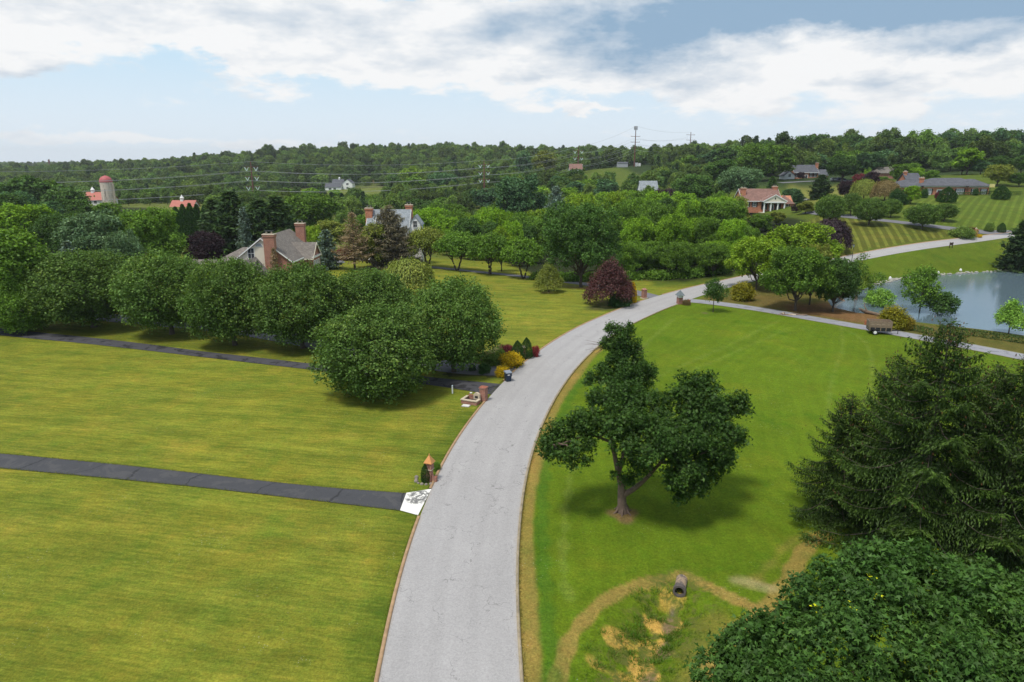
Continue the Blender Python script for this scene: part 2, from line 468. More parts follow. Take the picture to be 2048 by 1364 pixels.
def road_mat(name, base, crack=.5, fine=.1, patch=None, seam=None, seamcol=.35, edge=None, width=7.0):
    m, t, out = new_mat(name)
    p = t.new('ShaderNodeBsdfPrincipled')
    uv = t.new('ShaderNodeUVMap').outputs[0]
    tc = t.new('ShaderNodeTexCoord').outputs['Object']
    sep = t.new('ShaderNodeSeparateXYZ'); t.l.new(uv, sep.inputs[0])
    U, Vv = sep.outputs[0], sep.outputs[1]
    hc = lambda n, k: t.m('MULTIPLY_ADD', t.m('SUBTRACT', n, .5), k, .5)
    n1 = t.noise(tc, .25, 4, .6); n2 = hc(t.noise(tc, 11, 3, .75), 2.2); n3 = t.noise(t.scale(uv, .06, 1.3, 1), 1.0, 4, .6)
    f = t.m('ADD', t.m('MULTIPLY_ADD', n1, .22, .89 - fine / 2), t.m('MULTIPLY', n2, fine))
    f = t.m('MULTIPLY', f, t.m('MULTIPLY_ADD', n3, .18, .91))
    col = t.mix(1.0, C(base), f, 'MULTIPLY')
    tr_ = t.m('ABSOLUTE', t.m('SUBTRACT', t.m('ABSOLUTE', t.m('ADD', t.m('ABSOLUTE', Vv), -width / 4)), .75))
    col = t.mix(t.m('MULTIPLY', t.m('SUBTRACT', 1.0, t.ss(tr_, .1, .6)), .09), col, C([b * .55 for b in base]))
    sp_ = t.m('MULTIPLY', t.ss(t.noise(tc, .9, 5, .75, 1.0), .60, .72), .35)
    col = t.mix(sp_, col, C([b * .72 for b in base]))
    if patch:   # darker or lighter blotches of sealer
        k = t.ss(t.noise(tc, .55, 5, .7, .6), .52, .6)
        col = t.mix(t.m('MULTIPLY', k, .8), col, C(patch))
    if crack:
        wob = t.noise(tc, .5, 4, .6)
        cv = t.new('ShaderNodeVectorMath', operation='MULTIPLY_ADD')
        nn = t.new('ShaderNodeTexNoise'); nn.inputs['Scale'].default_value = .9; nn.inputs['Detail'].default_value = 4
        t.l.new(tc, nn.inputs['Vector'])
        t.l.new(nn.outputs[1], cv.inputs[0]); cv.inputs[1].default_value = (1.6, 1.6, 0); t.l.new(t.scale(uv, .3, .5, 1), cv.inputs[2])
        vo = t.new('ShaderNodeTexVoronoi', feature='DISTANCE_TO_EDGE'); vo.inputs['Scale'].default_value = .8
        t.l.new(cv.outputs[0], vo.inputs['Vector'])
        k = t.m('SUBTRACT', 1.0, t.ss(vo.outputs['Distance'], .0, .012))
        k = t.m('MULTIPLY', k, t.ss(wob, .42, .6))
        col = t.mix(t.m('MULTIPLY', k, crack), col, C([b * .3 for b in base]))
    if seam:
        wv = t.m('ADD', t.m('ADD', U, t.m('MULTIPLY', Vv, .55)), t.m('MULTIPLY', t.noise(tc, .8, 4, .6), 1.2)); wv = t.m('MULTIPLY_ADD', t.noise(tc, .11, 2), 9.0, wv)
        fr = t.m('ABSOLUTE', t.m('SUBTRACT', t.m('FRACT', t.m('DIVIDE', wv, seam)), .5))
        k = t.m('SUBTRACT', 1.0, t.ss(fr, .004, .024))
        col = t.mix(t.m('MULTIPLY', k, .75), col, C([b * seamcol for b in base]))
    if edge:
        k = t.ss(t.m('ADD', t.m('ABSOLUTE', Vv), t.m('MULTIPLY', t.noise(tc, 1.6, 4, .65), .5)), width / 2 - .15, width / 2 + .3)
        col = t.mix(t.m('MULTIPLY', k, .7), col, C(edge))
    t.l.new(col, p.inputs['Base Color'])
    p.inputs['Roughness'].default_value = .9; p.inputs['Specular IOR Level'].default_value = .2
    b = t.new('ShaderNodeBump'); b.inputs['Strength'].default_value = .35; b.inputs['Distance'].default_value = .02
    t.l.new(n2, b.inputs['Height']); t.l.new(b.outputs[0], p.inputs['Normal'])
    t.l.new(p.outputs[0], out.inputs[0])
    return m

M_ROAD = road_mat('pale_chipseal', (.35, .342, .338), crack=.6, fine=.36, edge=(.36, .31, .25), width=6.9)
M_DRIVE = road_mat('dark_sealed_asphalt', (.064, .066, .072), crack=.35, fine=.22, patch=(.082, .082, .084), seam=5.2, seamcol=.4, edge=(.11, .10, .05), width=3.7)
M_OLD = road_mat('worn_shaded_asphalt', (.07, .07, .078), crack=.8, fine=.2, patch=(.018, .018, .02))  # worn and blotched, with the shade on this driveway darkened into its base colour
M_GREY = road_mat('grey_asphalt', (.17, .17, .185), crack=.4, fine=.2)
M_LANE = road_mat('weathered_lane', (.27, .275, .30), crack=.6, fine=.3, patch=(.19, .19, .21), edge=(.2, .19, .06), width=3.3)

road = strip('road', EDGE_L, EDGE_R, 8, .05, M_ROAD)

def kerb(name, E, side, i0, i1, mat, w=.17, hh=.11):
    P = resample(E[i0:i1], .5)
    t = np.gradient(P, axis=0); t /= np.linalg.norm(t, axis=1)[:, None]
    nn = np.c_[t[:, 1], -t[:, 0]] * side
    A, B = P - nn * .02, P + nn * w
    n = len(P)
    za, zb = h(A[:, 0], A[:, 1]), h(B[:, 0], B[:, 1])
    V = np.concatenate([np.c_[A, za], np.c_[A, za + hh], np.c_[B, zb + hh + .01], np.c_[B, zb - .02]])
    Q = []
    i = np.arange(n - 1)
    for a in range(3): Q.append(np.stack([a * n + i, a * n + i + 1, (a + 1) * n + i + 1, (a + 1) * n + i], -1))
    Q = np.concatenate(Q)
    if side < 0: Q = Q[:, ::-1]
    return tag(mk(name, V, np.ascontiguousarray(Q), mat), kind='structure')
M_KERB = simple('stained_concrete_kerb', (.36, .235, .13), .9, .28, 2.2)
M_KERB2 = simple('mossy_concrete_kerb', (.30, .25, .17), .9, .35, 1.6)

# openings where the driveways meet the road
EDGE_L4, EDGE_R4 = resample(EDGE_L, .25), resample(EDGE_R, .25)
def near_i(E, px): 
    p = at(*px)[:2]
    return int(np.argmin(((E - p) ** 2).sum(1)))
gl = [(near_i(EDGE_L4, (836, 1031)), near_i(EDGE_L4, (862, 979))), (near_i(EDGE_L4, (975, 800)), near_i(EDGE_L4, (1012, 763))),
      (near_i(EDGE_L4, (1035, 738)), near_i(EDGE_L4, (1046, 728))), (near_i(EDGE_L4, (1295, 600)), near_i(EDGE_L4, (1322, 590)))]
i0 = 0
for a, b in gl + [(len(EDGE_L4), 0)]:
    if a - i0 > 2: kerb('kerb', EDGE_L4, -1, i0, a, M_KERB)
    i0 = b
kerb('kerb', EDGE_R4, 1, 0, near_i(EDGE_R4, (1368, 605)), M_KERB2, .14, .09)

# driveways, lanes
def edges_strip(name, T, B, mat, n=60, cols=4, zoff=.044):
    return strip(name, resample_n(chaikin(line(T)), n), resample_n(chaikin(line(B)), n), cols, zoff, mat)
edges_strip('driveway', [(-1000, 838), (-260, 889), (0, 907), (220, 928), (351, 942), (615, 973), (813, 987)], [(-1000, 852), (-260, 914), (0, 936.6), (351, 969.5), (615, 1000), (800, 1022)], M_DRIVE)
M_APRON = None
def apron_mat():
    m, t, out = new_mat('white_concrete_apron')
    p = t.new('ShaderNodeBsdfPrincipled')
    tc = t.new('ShaderNodeTexCoord').outputs['Object']; uv = t.new('ShaderNodeUVMap').outputs[0]
    sep = t.new('ShaderNodeSeparateXYZ'); t.l.new(uv, sep.inputs[0])
    n = t.noise(tc, 1.6, 6, .75, .5)
    du = t.m('SUBTRACT', sep.outputs[0], .95); dv = t.m('ADD', sep.outputs[1], .65)
    d = t.m('ADD', t.m('MULTIPLY', t.m('MULTIPLY', du, du), 1.0), t.m('MULTIPLY', t.m('MULTIPLY', dv, dv), .8))
    k = t.m('MULTIPLY', t.ss(n, .46, .53), t.m('SUBTRACT', 1.0, t.ss(d, .55, 1.1)))
    c = t.mix(t.m('MULTIPLY', k, .9), C((.74, .73, .68)), C((.10, .10, .10)))
    c = t.mix(t.ss(t.noise(tc, 5, 3), .66, .74), c, C((.45, .43, .38)))
    t.l.new(c, p.inputs['Base Color']); p.inputs['Roughness'].default_value = .9
    t.l.new(p.outputs[0], out.inputs[0])
    return m
def quad_strip(name, T, B, mat, zoff, n=10, cols=8): return strip(name, resample_n(line(T)[:, :2], n), resample_n(line(B)[:, :2], n), cols, zoff, mat)
quad_strip('driveway_apron', [(813, 987), (863, 979)], [(800, 1022), (836, 1032)], apron_mat(), .062)

D2T = [(-60, 650), (65, 664), (150, 672), (300, 689), (400, 703), (520, 716), (640, 730), (760, 744), (880, 757), (1005, 769)]
D2B = [(-60, 664), (65, 678), (150, 685), (300, 702), (400, 714), (520, 728), (640, 742), (760, 757), (880, 773), (985, 790)]
edges_strip('driveway', D2T, D2B, M_OLD, 90)
lane('driveway', [(1032, 740), (985, 741), (930, 738), (860, 728), (760, 713), (650, 690), (530, 668), (440, 655), (360, 648), (270, 640), (180, 632)], 4.2, M_GREY, 4)
lane('driveway', [(1318, 597), (1260, 582), (1200, 572), (1120, 562), (1040, 552), (960, 544), (870, 535), (800, 528), (730, 520), (660, 512)], 3.4, M_GREY, 4)
LANE_PX = [(1375, 601), (1420, 605), (1480, 613), (1540, 622), (1600, 633), (1670, 645), (1740, 657), (1830, 673), (1910, 688), (1990, 703), (2070, 719), (2150, 735)]
_, LANE = lane('lane', LANE_PX, 3.4, M_LANE, 4)
lane('driveway', [(2035, 465), (1985, 466), (1950, 463), (1900, 457), (1850, 451), (1800, 445), (1750, 440), (1700, 434), (1650, 428), (1615, 424)], 4.0, M_GREY, 4, 2.5, .08)
lane('driveway', [(1560, 366), (1610, 363), (1660, 361), (1720, 362)], 5.0, M_GREY, 3, 3, .12)
# paved court behind the brick house
quad_strip('paved_court', [(625, 516), (680, 514)], [(625, 527), (690, 526)], M_GREY, .06)

# ------------------------------------------------------------------ ground sheet
fa = np.radians(np.arange(-46, 46.01, .16)); ca = np.radians(np.linspace(46, 314, 46)[1:-1])
AZ = np.r_[fa, ca]
RR = np.r_[np.linspace(2, 20, 14), np.geomspace(20, 300, 320)[1:], np.geomspace(300, 2000, 90)[1:], np.geomspace(2000, 5000, 14)[1:]]
na, nr = len(AZ), len(RR)
GX = RR[:, None] * np.sin(AZ)[None]; GY = RR[:, None] * np.cos(AZ)[None]
GZ = h(GX.ravel(), GY.ravel()).reshape(GX.shape)

COLR = np.zeros((nr, na, 3)); SAMP = np.zeros((nr, na)); SCO = np.zeros((nr, na)); WEED = np.zeros((nr, na)); STK = np.zeros((nr, na))
X, Y = GX, GY
jx = X + .35 * np.sin(Y * .9 + 1.3 * np.sin(X * .7)); jy = Y + .35 * np.sin(X * .8 + 1.1 * np.sin(Y * .6))
c_left = np.array((.200, .200, .023)); c_right = np.array((.104, .162, .009)); c_bank = np.array((.115, .105, .025))
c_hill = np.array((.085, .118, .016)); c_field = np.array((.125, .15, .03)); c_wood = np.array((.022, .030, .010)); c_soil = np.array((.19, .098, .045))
c_tan = np.array((.285, .20, .055)); c_straw = np.array((.50, .31, .075))
COLR[:] = c_field
rdist, rsgn, _ = seg_dist(X, Y, rc[::2])
sd = rdist * rsgn
near = np.hypot(X, Y) < 185
COLR[(sd < 0) & near] = c_left; STK[(sd < 0) & near] = 1.0
right = (sd >= 0) & near
COLR[right] = c_right
def wpoly(pxs): return np.array([at(*p)[:2] for p in pxs])
def paint(pxs, col, k=1.0, jitter=True, extra=None):
    P = wpoly(pxs) if extra is None else np.vstack([wpoly(pxs), extra])
    m = in_poly(jx if jitter else X, jy if jitter else Y, P)
    COLR[m] = COLR[m] * (1 - k) + np.asarray(col) * k
    return m
# ground between the lane and the pond, brown earth by the stump
m = paint([(1385, 598), (1480, 611), (1600, 631), (1740, 655), (1900, 685), (2150, 733), (2150, 690), (2048, 668), (1880, 650), (1740, 632), (1690, 600), (1660, 560), (1560, 558), (1480, 570), (1420, 590)], c_bank)
STK[m] = 0
paint([(1560, 612), (1640, 606), (1700, 618), (1760, 626), (1755, 652), (1690, 640), (1600, 628)], c_soil, .85)
paint([(1470, 590), (1560, 590), (1640, 615), (1600, 628), (1500, 610)], c_soil, .3)
# pond grass bank and far hill
m = (X > 30) & (sd >= 0) & (np.hypot(X, Y) > 112) & (Y > 108) & in_poly(X, Y, np.vstack([wpoly([(1640, 575), (1745, 572), (1850, 551), (1960, 544), (2110, 538), (2110, 464), (1900, 491), (1680, 530)])]))
COLR[m] = (.092, .132, .012); STK[m] = 0
hill = (X > 28) & (sd < 0) & (Y > 130)
COLR[hill] = c_hill; STK[hill] = 0
lo = paint([(1620, 440), (1612, 470), (1640, 520), (1700, 509), (1800, 490), (1910, 474), (1900, 464), (1800, 449), (1700, 437), (1640, 430)], (.108, .12, .02), 1, False)
up = paint([(1800, 440), (1850, 447), (2000, 462), (2110, 452), (2110, 386), (1880, 394), (1780, 410), (1790, 430)], (.092, .132, .017), 1, False)
# mowing stripes on the hill
d1 = atY(1790, 480, 165)[:2] - atY(1730, 470, 169)[:2]
p0, p1 = at(1745, 493)[:2], at(1722, 447)[:2]; dd = (p1 - p0) / np.linalg.norm(p1 - p0); n1 = np.array([dd[1], -dd[0]])
SCO[lo] = ((X * n1[0] + Y * n1[1]) / 2.0)[lo]; SAMP[lo] = .27
p0, p1 = at(1950, 452)[:2], at(1985, 398)[:2]; dd = (p1 - p0) / np.linalg.norm(p1 - p0); n2 = np.array([dd[1], -dd[0]])
SCO[up] = ((X * n2[0] + Y * n2[1]) / 2.1)[up]; SAMP[up] = .15
# front lawns of the far brick house
fl = paint([(1575, 372), (1720, 368), (1720, 405), (1650, 420), (1590, 395)], (.17, .175, .04), 1, False)
# woods floor
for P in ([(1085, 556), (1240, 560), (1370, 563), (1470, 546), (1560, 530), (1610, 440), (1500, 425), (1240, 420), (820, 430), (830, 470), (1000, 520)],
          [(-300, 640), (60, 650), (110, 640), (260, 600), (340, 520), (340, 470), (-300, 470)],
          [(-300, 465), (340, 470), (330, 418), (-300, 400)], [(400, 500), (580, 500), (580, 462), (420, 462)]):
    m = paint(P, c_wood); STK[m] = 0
# wooded hill sides and ridge
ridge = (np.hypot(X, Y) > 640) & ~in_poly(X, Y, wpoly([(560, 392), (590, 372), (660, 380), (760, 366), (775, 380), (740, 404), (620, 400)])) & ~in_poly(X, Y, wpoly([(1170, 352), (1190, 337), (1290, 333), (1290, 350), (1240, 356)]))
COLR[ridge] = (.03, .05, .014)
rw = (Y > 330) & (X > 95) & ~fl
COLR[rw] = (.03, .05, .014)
# light soft edges
for _ in range(2):
    COLR[1:-1, :fa.size] = .5 * COLR[1:-1, :fa.size] + .25 * (COLR[:-2, :fa.size] + COLR[2:, :fa.size])
    COLR[:, 1:fa.size - 1] = .5 * COLR[:, 1:fa.size - 1] + .25 * (COLR[:, :fa.size - 2] + COLR[:, 2:fa.size])

def stroke(pxs, w, col, k, soft=.5, wob=.25):
    P = chaikin(line(pxs))
    d, _, _ = seg_dist(X, Y, P[::2])
    d = d + wob * (np.sin(X * 2.1 + 1.7 * np.sin(Y * 1.3)) + np.sin(Y * 2.7 + X)) * .5
    f = k * (1 - smooth((d - w / 2) / soft + .5))
    COLR[:] = COLR * (1 - f[..., None]) + np.asarray(col) * f[..., None]
    return f
# dry verge along the road
ed, es, ea = seg_dist(X, Y, EDGE_R[::2])
vw = 1.05 + .12 * np.sin(ea * .31) 
f = (1 - smooth((ed - vw) / .35 + .5)) * (es > 0) * np.clip((70 - np.abs(ea - 62)) / 10, 0, 1) * .8
COLR[:] = COLR * (1 - f[..., None]) + c_tan * f[..., None]
ed2, es2, _ = seg_dist(X, Y, EDGE_L[::2])
f = (1 - smooth((ed2 - .2) / .3 + .5)) * (es2 < 0) * .5 * near
COLR[:] = COLR * (1 - f[..., None]) + np.array((.12, .12, .02)) * f[..., None]
rl_ = right & (np.hypot(X, Y) < 130); SCO[rl_] = ((ed + 1.2 * np.sin(ea * .08) + .5 * np.sin(ea * .23)) / 1.45)[rl_]; SAMP[rl_] = .03
# mown dry tracks round the drain
stroke([(1105, 1420), (1117, 1340), (1140, 1275), (1185, 1215), (1245, 1178), (1310, 1160), (1360, 1152)], .82, c_tan, .85, .22, .12)
stroke([(1360, 1150), (1430, 1178), (1500, 1213), (1560, 1238), (1600, 1262)], .82, c_tan, .9, .2, .12)
stroke([(1650, 1070), (1615, 1090), (1592, 1130), (1565, 1180), (1520, 1225), (1470, 1262), (1440, 1300), (1405, 1364), (1380, 1430)], 1.0, c_tan, .8, .25, .12)
stroke([(1620, 1066), (1575, 1085), (1540, 1130), (1500, 1170)], .5, c_tan, .4, .7)
stroke([(1470, 1165), (1530, 1185)], .8, (.36, .30, .14), .7, .5, .6)
stroke([(1385, 1364), (1395, 1300), (1430, 1240)], 1.6, c_tan, .4, 1.2)
STRAW = []
# bare straw in the swale
for P, w, k in (([(1300, 1248), (1335, 1258), (1350, 1250)], .5, .9), ([(1330, 1265), (1322, 1290), (1318, 1310)], .22, .9), ([(1225, 1285), (1245, 1275)], .45, .8),
                ([(1275, 1325), (1300, 1318), (1305, 1350)], .55, .9), ([(1310, 1215), (1350, 1200)], .4, .6), ([(1260, 1245), (1280, 1262)], .2, .7), ([(1190, 1330), (1240, 1364)], .3, .7), ([(1290, 1290), (1262, 1300)], .3, .7)):
    STRAW.append((chaikin(line(P)), w * 1.3)); stroke(P, w * 1.9, c_straw, min(1, k * 1.1), .2, .5)
stroke([(1345, 1225), (1338, 1280), (1322, 1320), (1290, 1380)], .35, (.12, .10, .085), .75, .3, .3)
sw, _, sa = seg_dist(X, Y, SWALE)
WEED[:] = np.where((X > 0) & (Y < 45), 1 - smooth((sw - 1.2) / 1.6), 0)
# bare earth rings under the lone trees
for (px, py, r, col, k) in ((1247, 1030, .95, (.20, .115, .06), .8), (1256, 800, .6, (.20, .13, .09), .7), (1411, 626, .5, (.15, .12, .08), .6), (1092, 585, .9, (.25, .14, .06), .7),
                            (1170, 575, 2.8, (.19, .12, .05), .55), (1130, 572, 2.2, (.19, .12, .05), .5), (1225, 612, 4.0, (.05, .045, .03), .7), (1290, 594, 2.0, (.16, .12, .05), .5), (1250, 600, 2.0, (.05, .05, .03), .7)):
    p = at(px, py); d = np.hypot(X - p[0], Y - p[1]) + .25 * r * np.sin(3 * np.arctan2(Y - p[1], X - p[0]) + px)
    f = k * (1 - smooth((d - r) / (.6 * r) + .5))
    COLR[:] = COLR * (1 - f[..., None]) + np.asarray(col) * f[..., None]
# planting beds
for P in ([(905, 742), (950, 730), (1000, 720), (1040, 722), (1062, 712), (1040, 690), (1000, 690), (930, 715)], [(880, 752), (960, 752), (1012, 758), (1030, 742), (960, 738), (890, 738)]):
    paint(P, (.055, .045, .03), .75)
# shade under the pear crowns, darkened into the turf colour
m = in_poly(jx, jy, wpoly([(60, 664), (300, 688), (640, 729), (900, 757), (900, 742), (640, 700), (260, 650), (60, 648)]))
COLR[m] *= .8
f = (1 - smooth((ed2 - 1.7) / 1.6 + .5)) * (es2 < 0) * .55 * (np.hypot(X, Y) < 62); COLR[:] = COLR * (1 - f[..., None]) + np.array((.085, .125, .012)) * f[..., None]
# faint wheel tracks on the green lawn
for P, w, k in (([(1640, 640), (1715, 668), (1742, 700), (1748, 760), (1720, 850)], .35, .3), ([(1680, 650), (1690, 690), (1660, 760), (1655, 850), (1690, 930)], .35, .25), ([(1560, 640), (1460, 690), (1330, 745), (1230, 800)], .4, .25), ([(1580, 655), (1480, 700), (1350, 755)], .4, .22),
                ([(1345, 640), (1230, 740), (1160, 850), (1130, 1000), (1125, 1150), (1140, 1200)], .5, .28)):
    stroke(P, w, (.20, .25, .05), k, .4, .2)
stroke([(1160, 760), (1118, 840), (1090, 930), (1080, 1050), (1090, 1200), (1100, 1364)], .8, (.05, .13, .012), .6, .6)

ctr = np.array([[0, 0, hz(0, .1)]])
V = np.concatenate([np.stack([GX, GY, GZ], -1).reshape(-1, 3), ctr])
i, j = np.meshgrid(np.arange(nr - 1), np.arange(na), indexing='ij'); j2 = (j + 1) % na
Q = np.stack([i * na + j, (i + 1) * na + j, (i + 1) * na + j2, i * na + j2], -1).reshape(-1, 4)[:, ::-1]
jj = np.arange(na)
T = np.stack([jj, (jj + 1) % na, np.full(na, nr * na)], -1)[:, ::-1]

m, t, out = new_mat('grass_ground')
p = t.new('ShaderNodeBsdfPrincipled')
tc = t.new('ShaderNodeTexCoord').outputs['Object']
att = lambda n: t.new('ShaderNodeAttribute', attribute_name=n)
tint = att('tint').outputs['Color']; sco = att('stripe').outputs['Fac']; samp = att('stripe_amp').outputs['Fac']; stk = att('streak').outputs['Fac']; weed = att('weed').outputs['Fac']
hc = lambda n, k=2.0: t.m('MULTIPLY_ADD', t.m('SUBTRACT', n, .5), k, .5)
big = hc(t.noise(tc, .045, 4, .55, .4), 1.6); mid = hc(t.noise(tc, .33, 5, .62, .3), 1.5); fine = hc(t.noise(tc, 3.2, 4, .7), 1.7); grain = hc(t.noise(tc, 7.5, 4, .8), 2.6)
f = t.m('MULTIPLY_ADD', big, .24, .88)
f = t.m('MULTIPLY', f, t.m('MULTIPLY_ADD', mid, .45, .775))
f = t.m('MULTIPLY', f, t.m('MULTIPLY_ADD', fine, .55, .72))
f = t.m('MULTIPLY', f, t.m('MULTIPLY_ADD', grain, .7, .65))
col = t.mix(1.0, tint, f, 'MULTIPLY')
# drying patches shift the hue
col = t.mix(t.m('MULTIPLY', t.ss(t.noise(tc, .16, 5, .65, .5), .5, .78), .55), col, t.mix(1.0, col, (1.7, 1.15, 1.6, 1), 'MULTIPLY'))
col = t.mix(t.m('MULTIPLY', t.ss(t.noise(t.scale(tc, 1.3, 1, 1), .21, 4, .6), .52, .72), .5), col, t.mix(1.0, col, (.55, .85, .7, 1), 'MULTIPLY'))
gp = t.m('MULTIPLY', hc(t.noise(tc, .19, 6, .68, .7), 2.6), stk, clamp=True)
col = t.mix(t.m('MULTIPLY', gp, .55), col, t.mix(1.0, col, (.52, .86, .95, 1), 'MULTIPLY'))
# mower streaks on the west lawns
dv = (at(815, 1004) - at(0, 922))[:2]; ang = math.atan2(dv[1], dv[0])
mp = t.new('ShaderNodeMapping'); mp.inputs['Rotation'].default_value = (0, 0, -ang); t.l.new(tc, mp.inputs[0])
sk = hc(t.noise(t.scale(mp.outputs[0], .42, 3.4, 1), 1.0, 4, .65), 1.7); sk = t.m('MULTIPLY_ADD', hc(t.noise(t.scale(mp.outputs[0], .09, .6, 1), 1.0, 3, .5), 1.3), .5, t.m('MULTIPLY', sk, .6)); sk = t.m('SUBTRACT', sk, .05)
kk = t.m('MULTIPLY', t.m('SUBTRACT', sk, .5), t.m('MULTIPLY', stk, 1.0))
col = t.mix(1.0, col, t.m('ADD', kk, 1.0), 'MULTIPLY')
hv = t.m('ADD', t.m('MULTIPLY', t.m('SUBTRACT', sk, .5), t.m('MULTIPLY', stk, 1.3)), t.m('MULTIPLY_ADD', hc(t.noise(tc, 1.3, 5, .7), 1.8), .8, .1), clamp=True)
col = t.mix(1.0, col, t.mix(hv, (.76, .95, .85, 1), (1.22, 1.06, 1.1, 1)), 'MULTIPLY')
ss_ = t.new('ShaderNodeSeparateXYZ'); t.l.new(mp.outputs[0], ss_.inputs[0])
wave = t.m('SINE', t.m('MULTIPLY', t.m('ADD', ss_.outputs[1], t.m('MULTIPLY', t.noise(tc, .2, 3), 2.0)), 2.6))
col = t.mix(1.0, col, t.m('MULTIPLY_ADD', t.m('MULTIPLY', wave, stk), .035, 1.0), 'MULTIPLY')
# striped mowing on the hill
w2 = t.m('ADD', t.m('FRACT', sco), t.m('MULTIPLY', t.m('SUBTRACT', fine, .5), .12))
st = t.m('SUBTRACT', t.m('MULTIPLY', t.m('SUBTRACT', 1.0, t.ss(t.m('ABSOLUTE', t.m('SUBTRACT', w2, .5)), .13, .26)), 2.0), .75)
col = t.mix(1.0, col, t.m('MULTIPLY_ADD', t.m('MULTIPLY', st, samp), t.m('MULTIPLY_ADD', mid, .9, .55), 1.0), 'MULTIPLY')
# weeds and clover
wd = t.ss(t.noise(tc, 1.4, 5, .7, .8), .44, .6)
col = t.mix(t.m('MULTIPLY', weed, wd), col, t.mix(fine, C((.07, .125, .012)), C((.17, .14, .045))))
vo = t.new('ShaderNodeTexVoronoi'); vo.inputs['Scale'].default_value = 4.2; t.l.new(tc, vo.inputs['Vector'])
dots = t.m('MULTIPLY', t.m('LESS_THAN', vo.outputs['Distance'], .13), t.ss(t.noise(tc, .22, 3, .6), .53, .66))
col = t.mix(t.m('MULTIPLY', dots, .55), col, C((.42, .44, .30)))
t.l.new(col, p.inputs['Base Color'])
p.inputs['Roughness'].default_value = 1.0; p.inputs['Specular IOR Level'].default_value = .08
b = t.new('ShaderNodeBump'); b.inputs['Strength'].default_value = .6; b.inputs['Distance'].default_value = .06
t.l.new(t.m('ADD', fine, t.m('MULTIPLY', grain, .8)), b.inputs['Height']); t.l.new(b.outputs[0], p.inputs['Normal'])
t.l.new(p.outputs[0], out.inputs[0])
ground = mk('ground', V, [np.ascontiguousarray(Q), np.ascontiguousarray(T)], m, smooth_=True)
tag(ground, kind='structure')
if ground.data.polygons[1000].normal.z < 0: ground.data.flip_normals()
def vattr(name, arr, typ):
    a = ground.data.attributes.new(name, typ, 'POINT')
    if typ == 'FLOAT_COLOR':
        arr = np.concatenate([arr.reshape(-1, 3), arr[0, :1]]); arr = np.c_[arr, np.ones(len(arr))]
        a.data.foreach_set('color', arr.astype(np.float32).ravel())
    else:
        a.data.foreach_set('value', np.r_[arr.ravel(), 0].astype(np.float32))
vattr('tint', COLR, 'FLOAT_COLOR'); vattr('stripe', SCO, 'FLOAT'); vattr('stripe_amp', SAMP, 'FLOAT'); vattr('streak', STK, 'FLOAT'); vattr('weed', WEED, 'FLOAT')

# ------------------------------------------------------------------ pond
m, t, out = new_mat('pond_water')
p = t.new('ShaderNodeBsdfPrincipled')
p.inputs['Base Color'].default_value = (.11, .16, .19, 1); p.inputs['Roughness'].default_value = .10
p.inputs['Specular IOR Level'].default_value = .6
tc = t.new('ShaderNodeTexCoord').outputs['Object']
b = t.new('ShaderNodeBump'); b.inputs['Strength'].default_value = .12; b.inputs['Distance'].default_value = .05
t.l.new(t.noise(t.scale(tc, .7, 2.2, 1), 1.6, 4, .6), b.inputs['Height']); t.l.new(b.outputs[0], p.inputs['Normal'])
t.l.new(p.outputs[0], out.inputs[0])
c0 = POND[:, :2].mean(0)
W = MB(); W.poly([(c0[0] + (x - c0[0]) * 1.03, c0[1] + (y - c0[1]) * 1.05, POND_Z) for x, y in chaikin(np.vstack([POND, POND[:1]]))[:-1]])
tag(W.build('pond', m), kind='structure')
if COL.objects['pond'].data.polygons[0].normal.z < 0: COL.objects['pond'].data.flip_normals()
# ------------------------------------------------------------------ leaf and wood building
def unit(a): return a / (np.linalg.norm(a, axis=-1, keepdims=True) + 1e-9)
def cards(P, T, N, L, W, fold=.2, k=.45):
    """bent diamonds: base P, running along T for length L, width W, facing N"""
    n = len(P); L = np.broadcast_to(L, n)[:, None]; W = np.broadcast_to(W, n)[:, None]
    B = unit(np.cross(T, N)); U = np.cross(B, T)
    m = P + T * L * k
    V = np.stack([P, m + B * W * .5 + U * W * fold, P + T * L, m - B * W * .5 + U * W * fold], 1).reshape(-1, 3)
    return V, np.arange(4 * n).reshape(n, 4)
def lobed(P, T, N, L):
    """three-lobed leaves"""
    n = len(P); L = np.broadcast_to(L, n)[:, None]
    B = unit(np.cross(T, N))
    def pt(a, r, up=0.0): return P + (T * math.cos(a) + B * math.sin(a)) * L * r + N * L * up
    V = np.stack([P, pt(1.45, .32, .03), pt(1.0, .78, -.12), pt(.42, .42, .06), pt(0, 1.0, -.1), pt(-.42, .42, .06), pt(-1.0, .78, -.12), pt(-1.45, .32, .03)], 1).reshape(-1, 3)
    b = 8 * np.arange(n)[:, None]
    return V, np.concatenate([b + np.array([[0, 1, 2, 3]]), b + np.array([[0, 3, 4, 5]]), b + np.array([[0, 5, 6, 7]])])
def rand_dirs(rs, n):
    return unit(rs.normal(size=(n, 3)))
def surface_clumps(lobes, n, rs, deep=.25, lo=-.75):
    """points on the outside of a union of balls, with the outward direction"""
    lobes = np.asarray(lobes, float)
    w = lobes[:, 3] ** 2; w /= w.sum()
    out_p, out_d, got = [], [], 0
    while got < n:
        i = rs.choice(len(lobes), 3 * n, p=w); d = rand_dirs(rs, 3 * n)
        p = lobes[i, :3] + d * (lobes[i, 3] * rs.uniform(.72, 1.06, 3 * n))[:, None]
        sdf = np.linalg.norm(p[:, None] - lobes[None, :, :3], axis=2) / lobes[None, :, 3]
        sdf[np.arange(len(i)), i] = 9
        ok = (sdf.min(1) > 1 - deep) & (d[:, 2] > lo)
        out_p.append(p[ok]); out_d.append(d[ok]); got += ok.sum()
    return np.concatenate(out_p)[:n], np.concatenate(out_d)[:n]
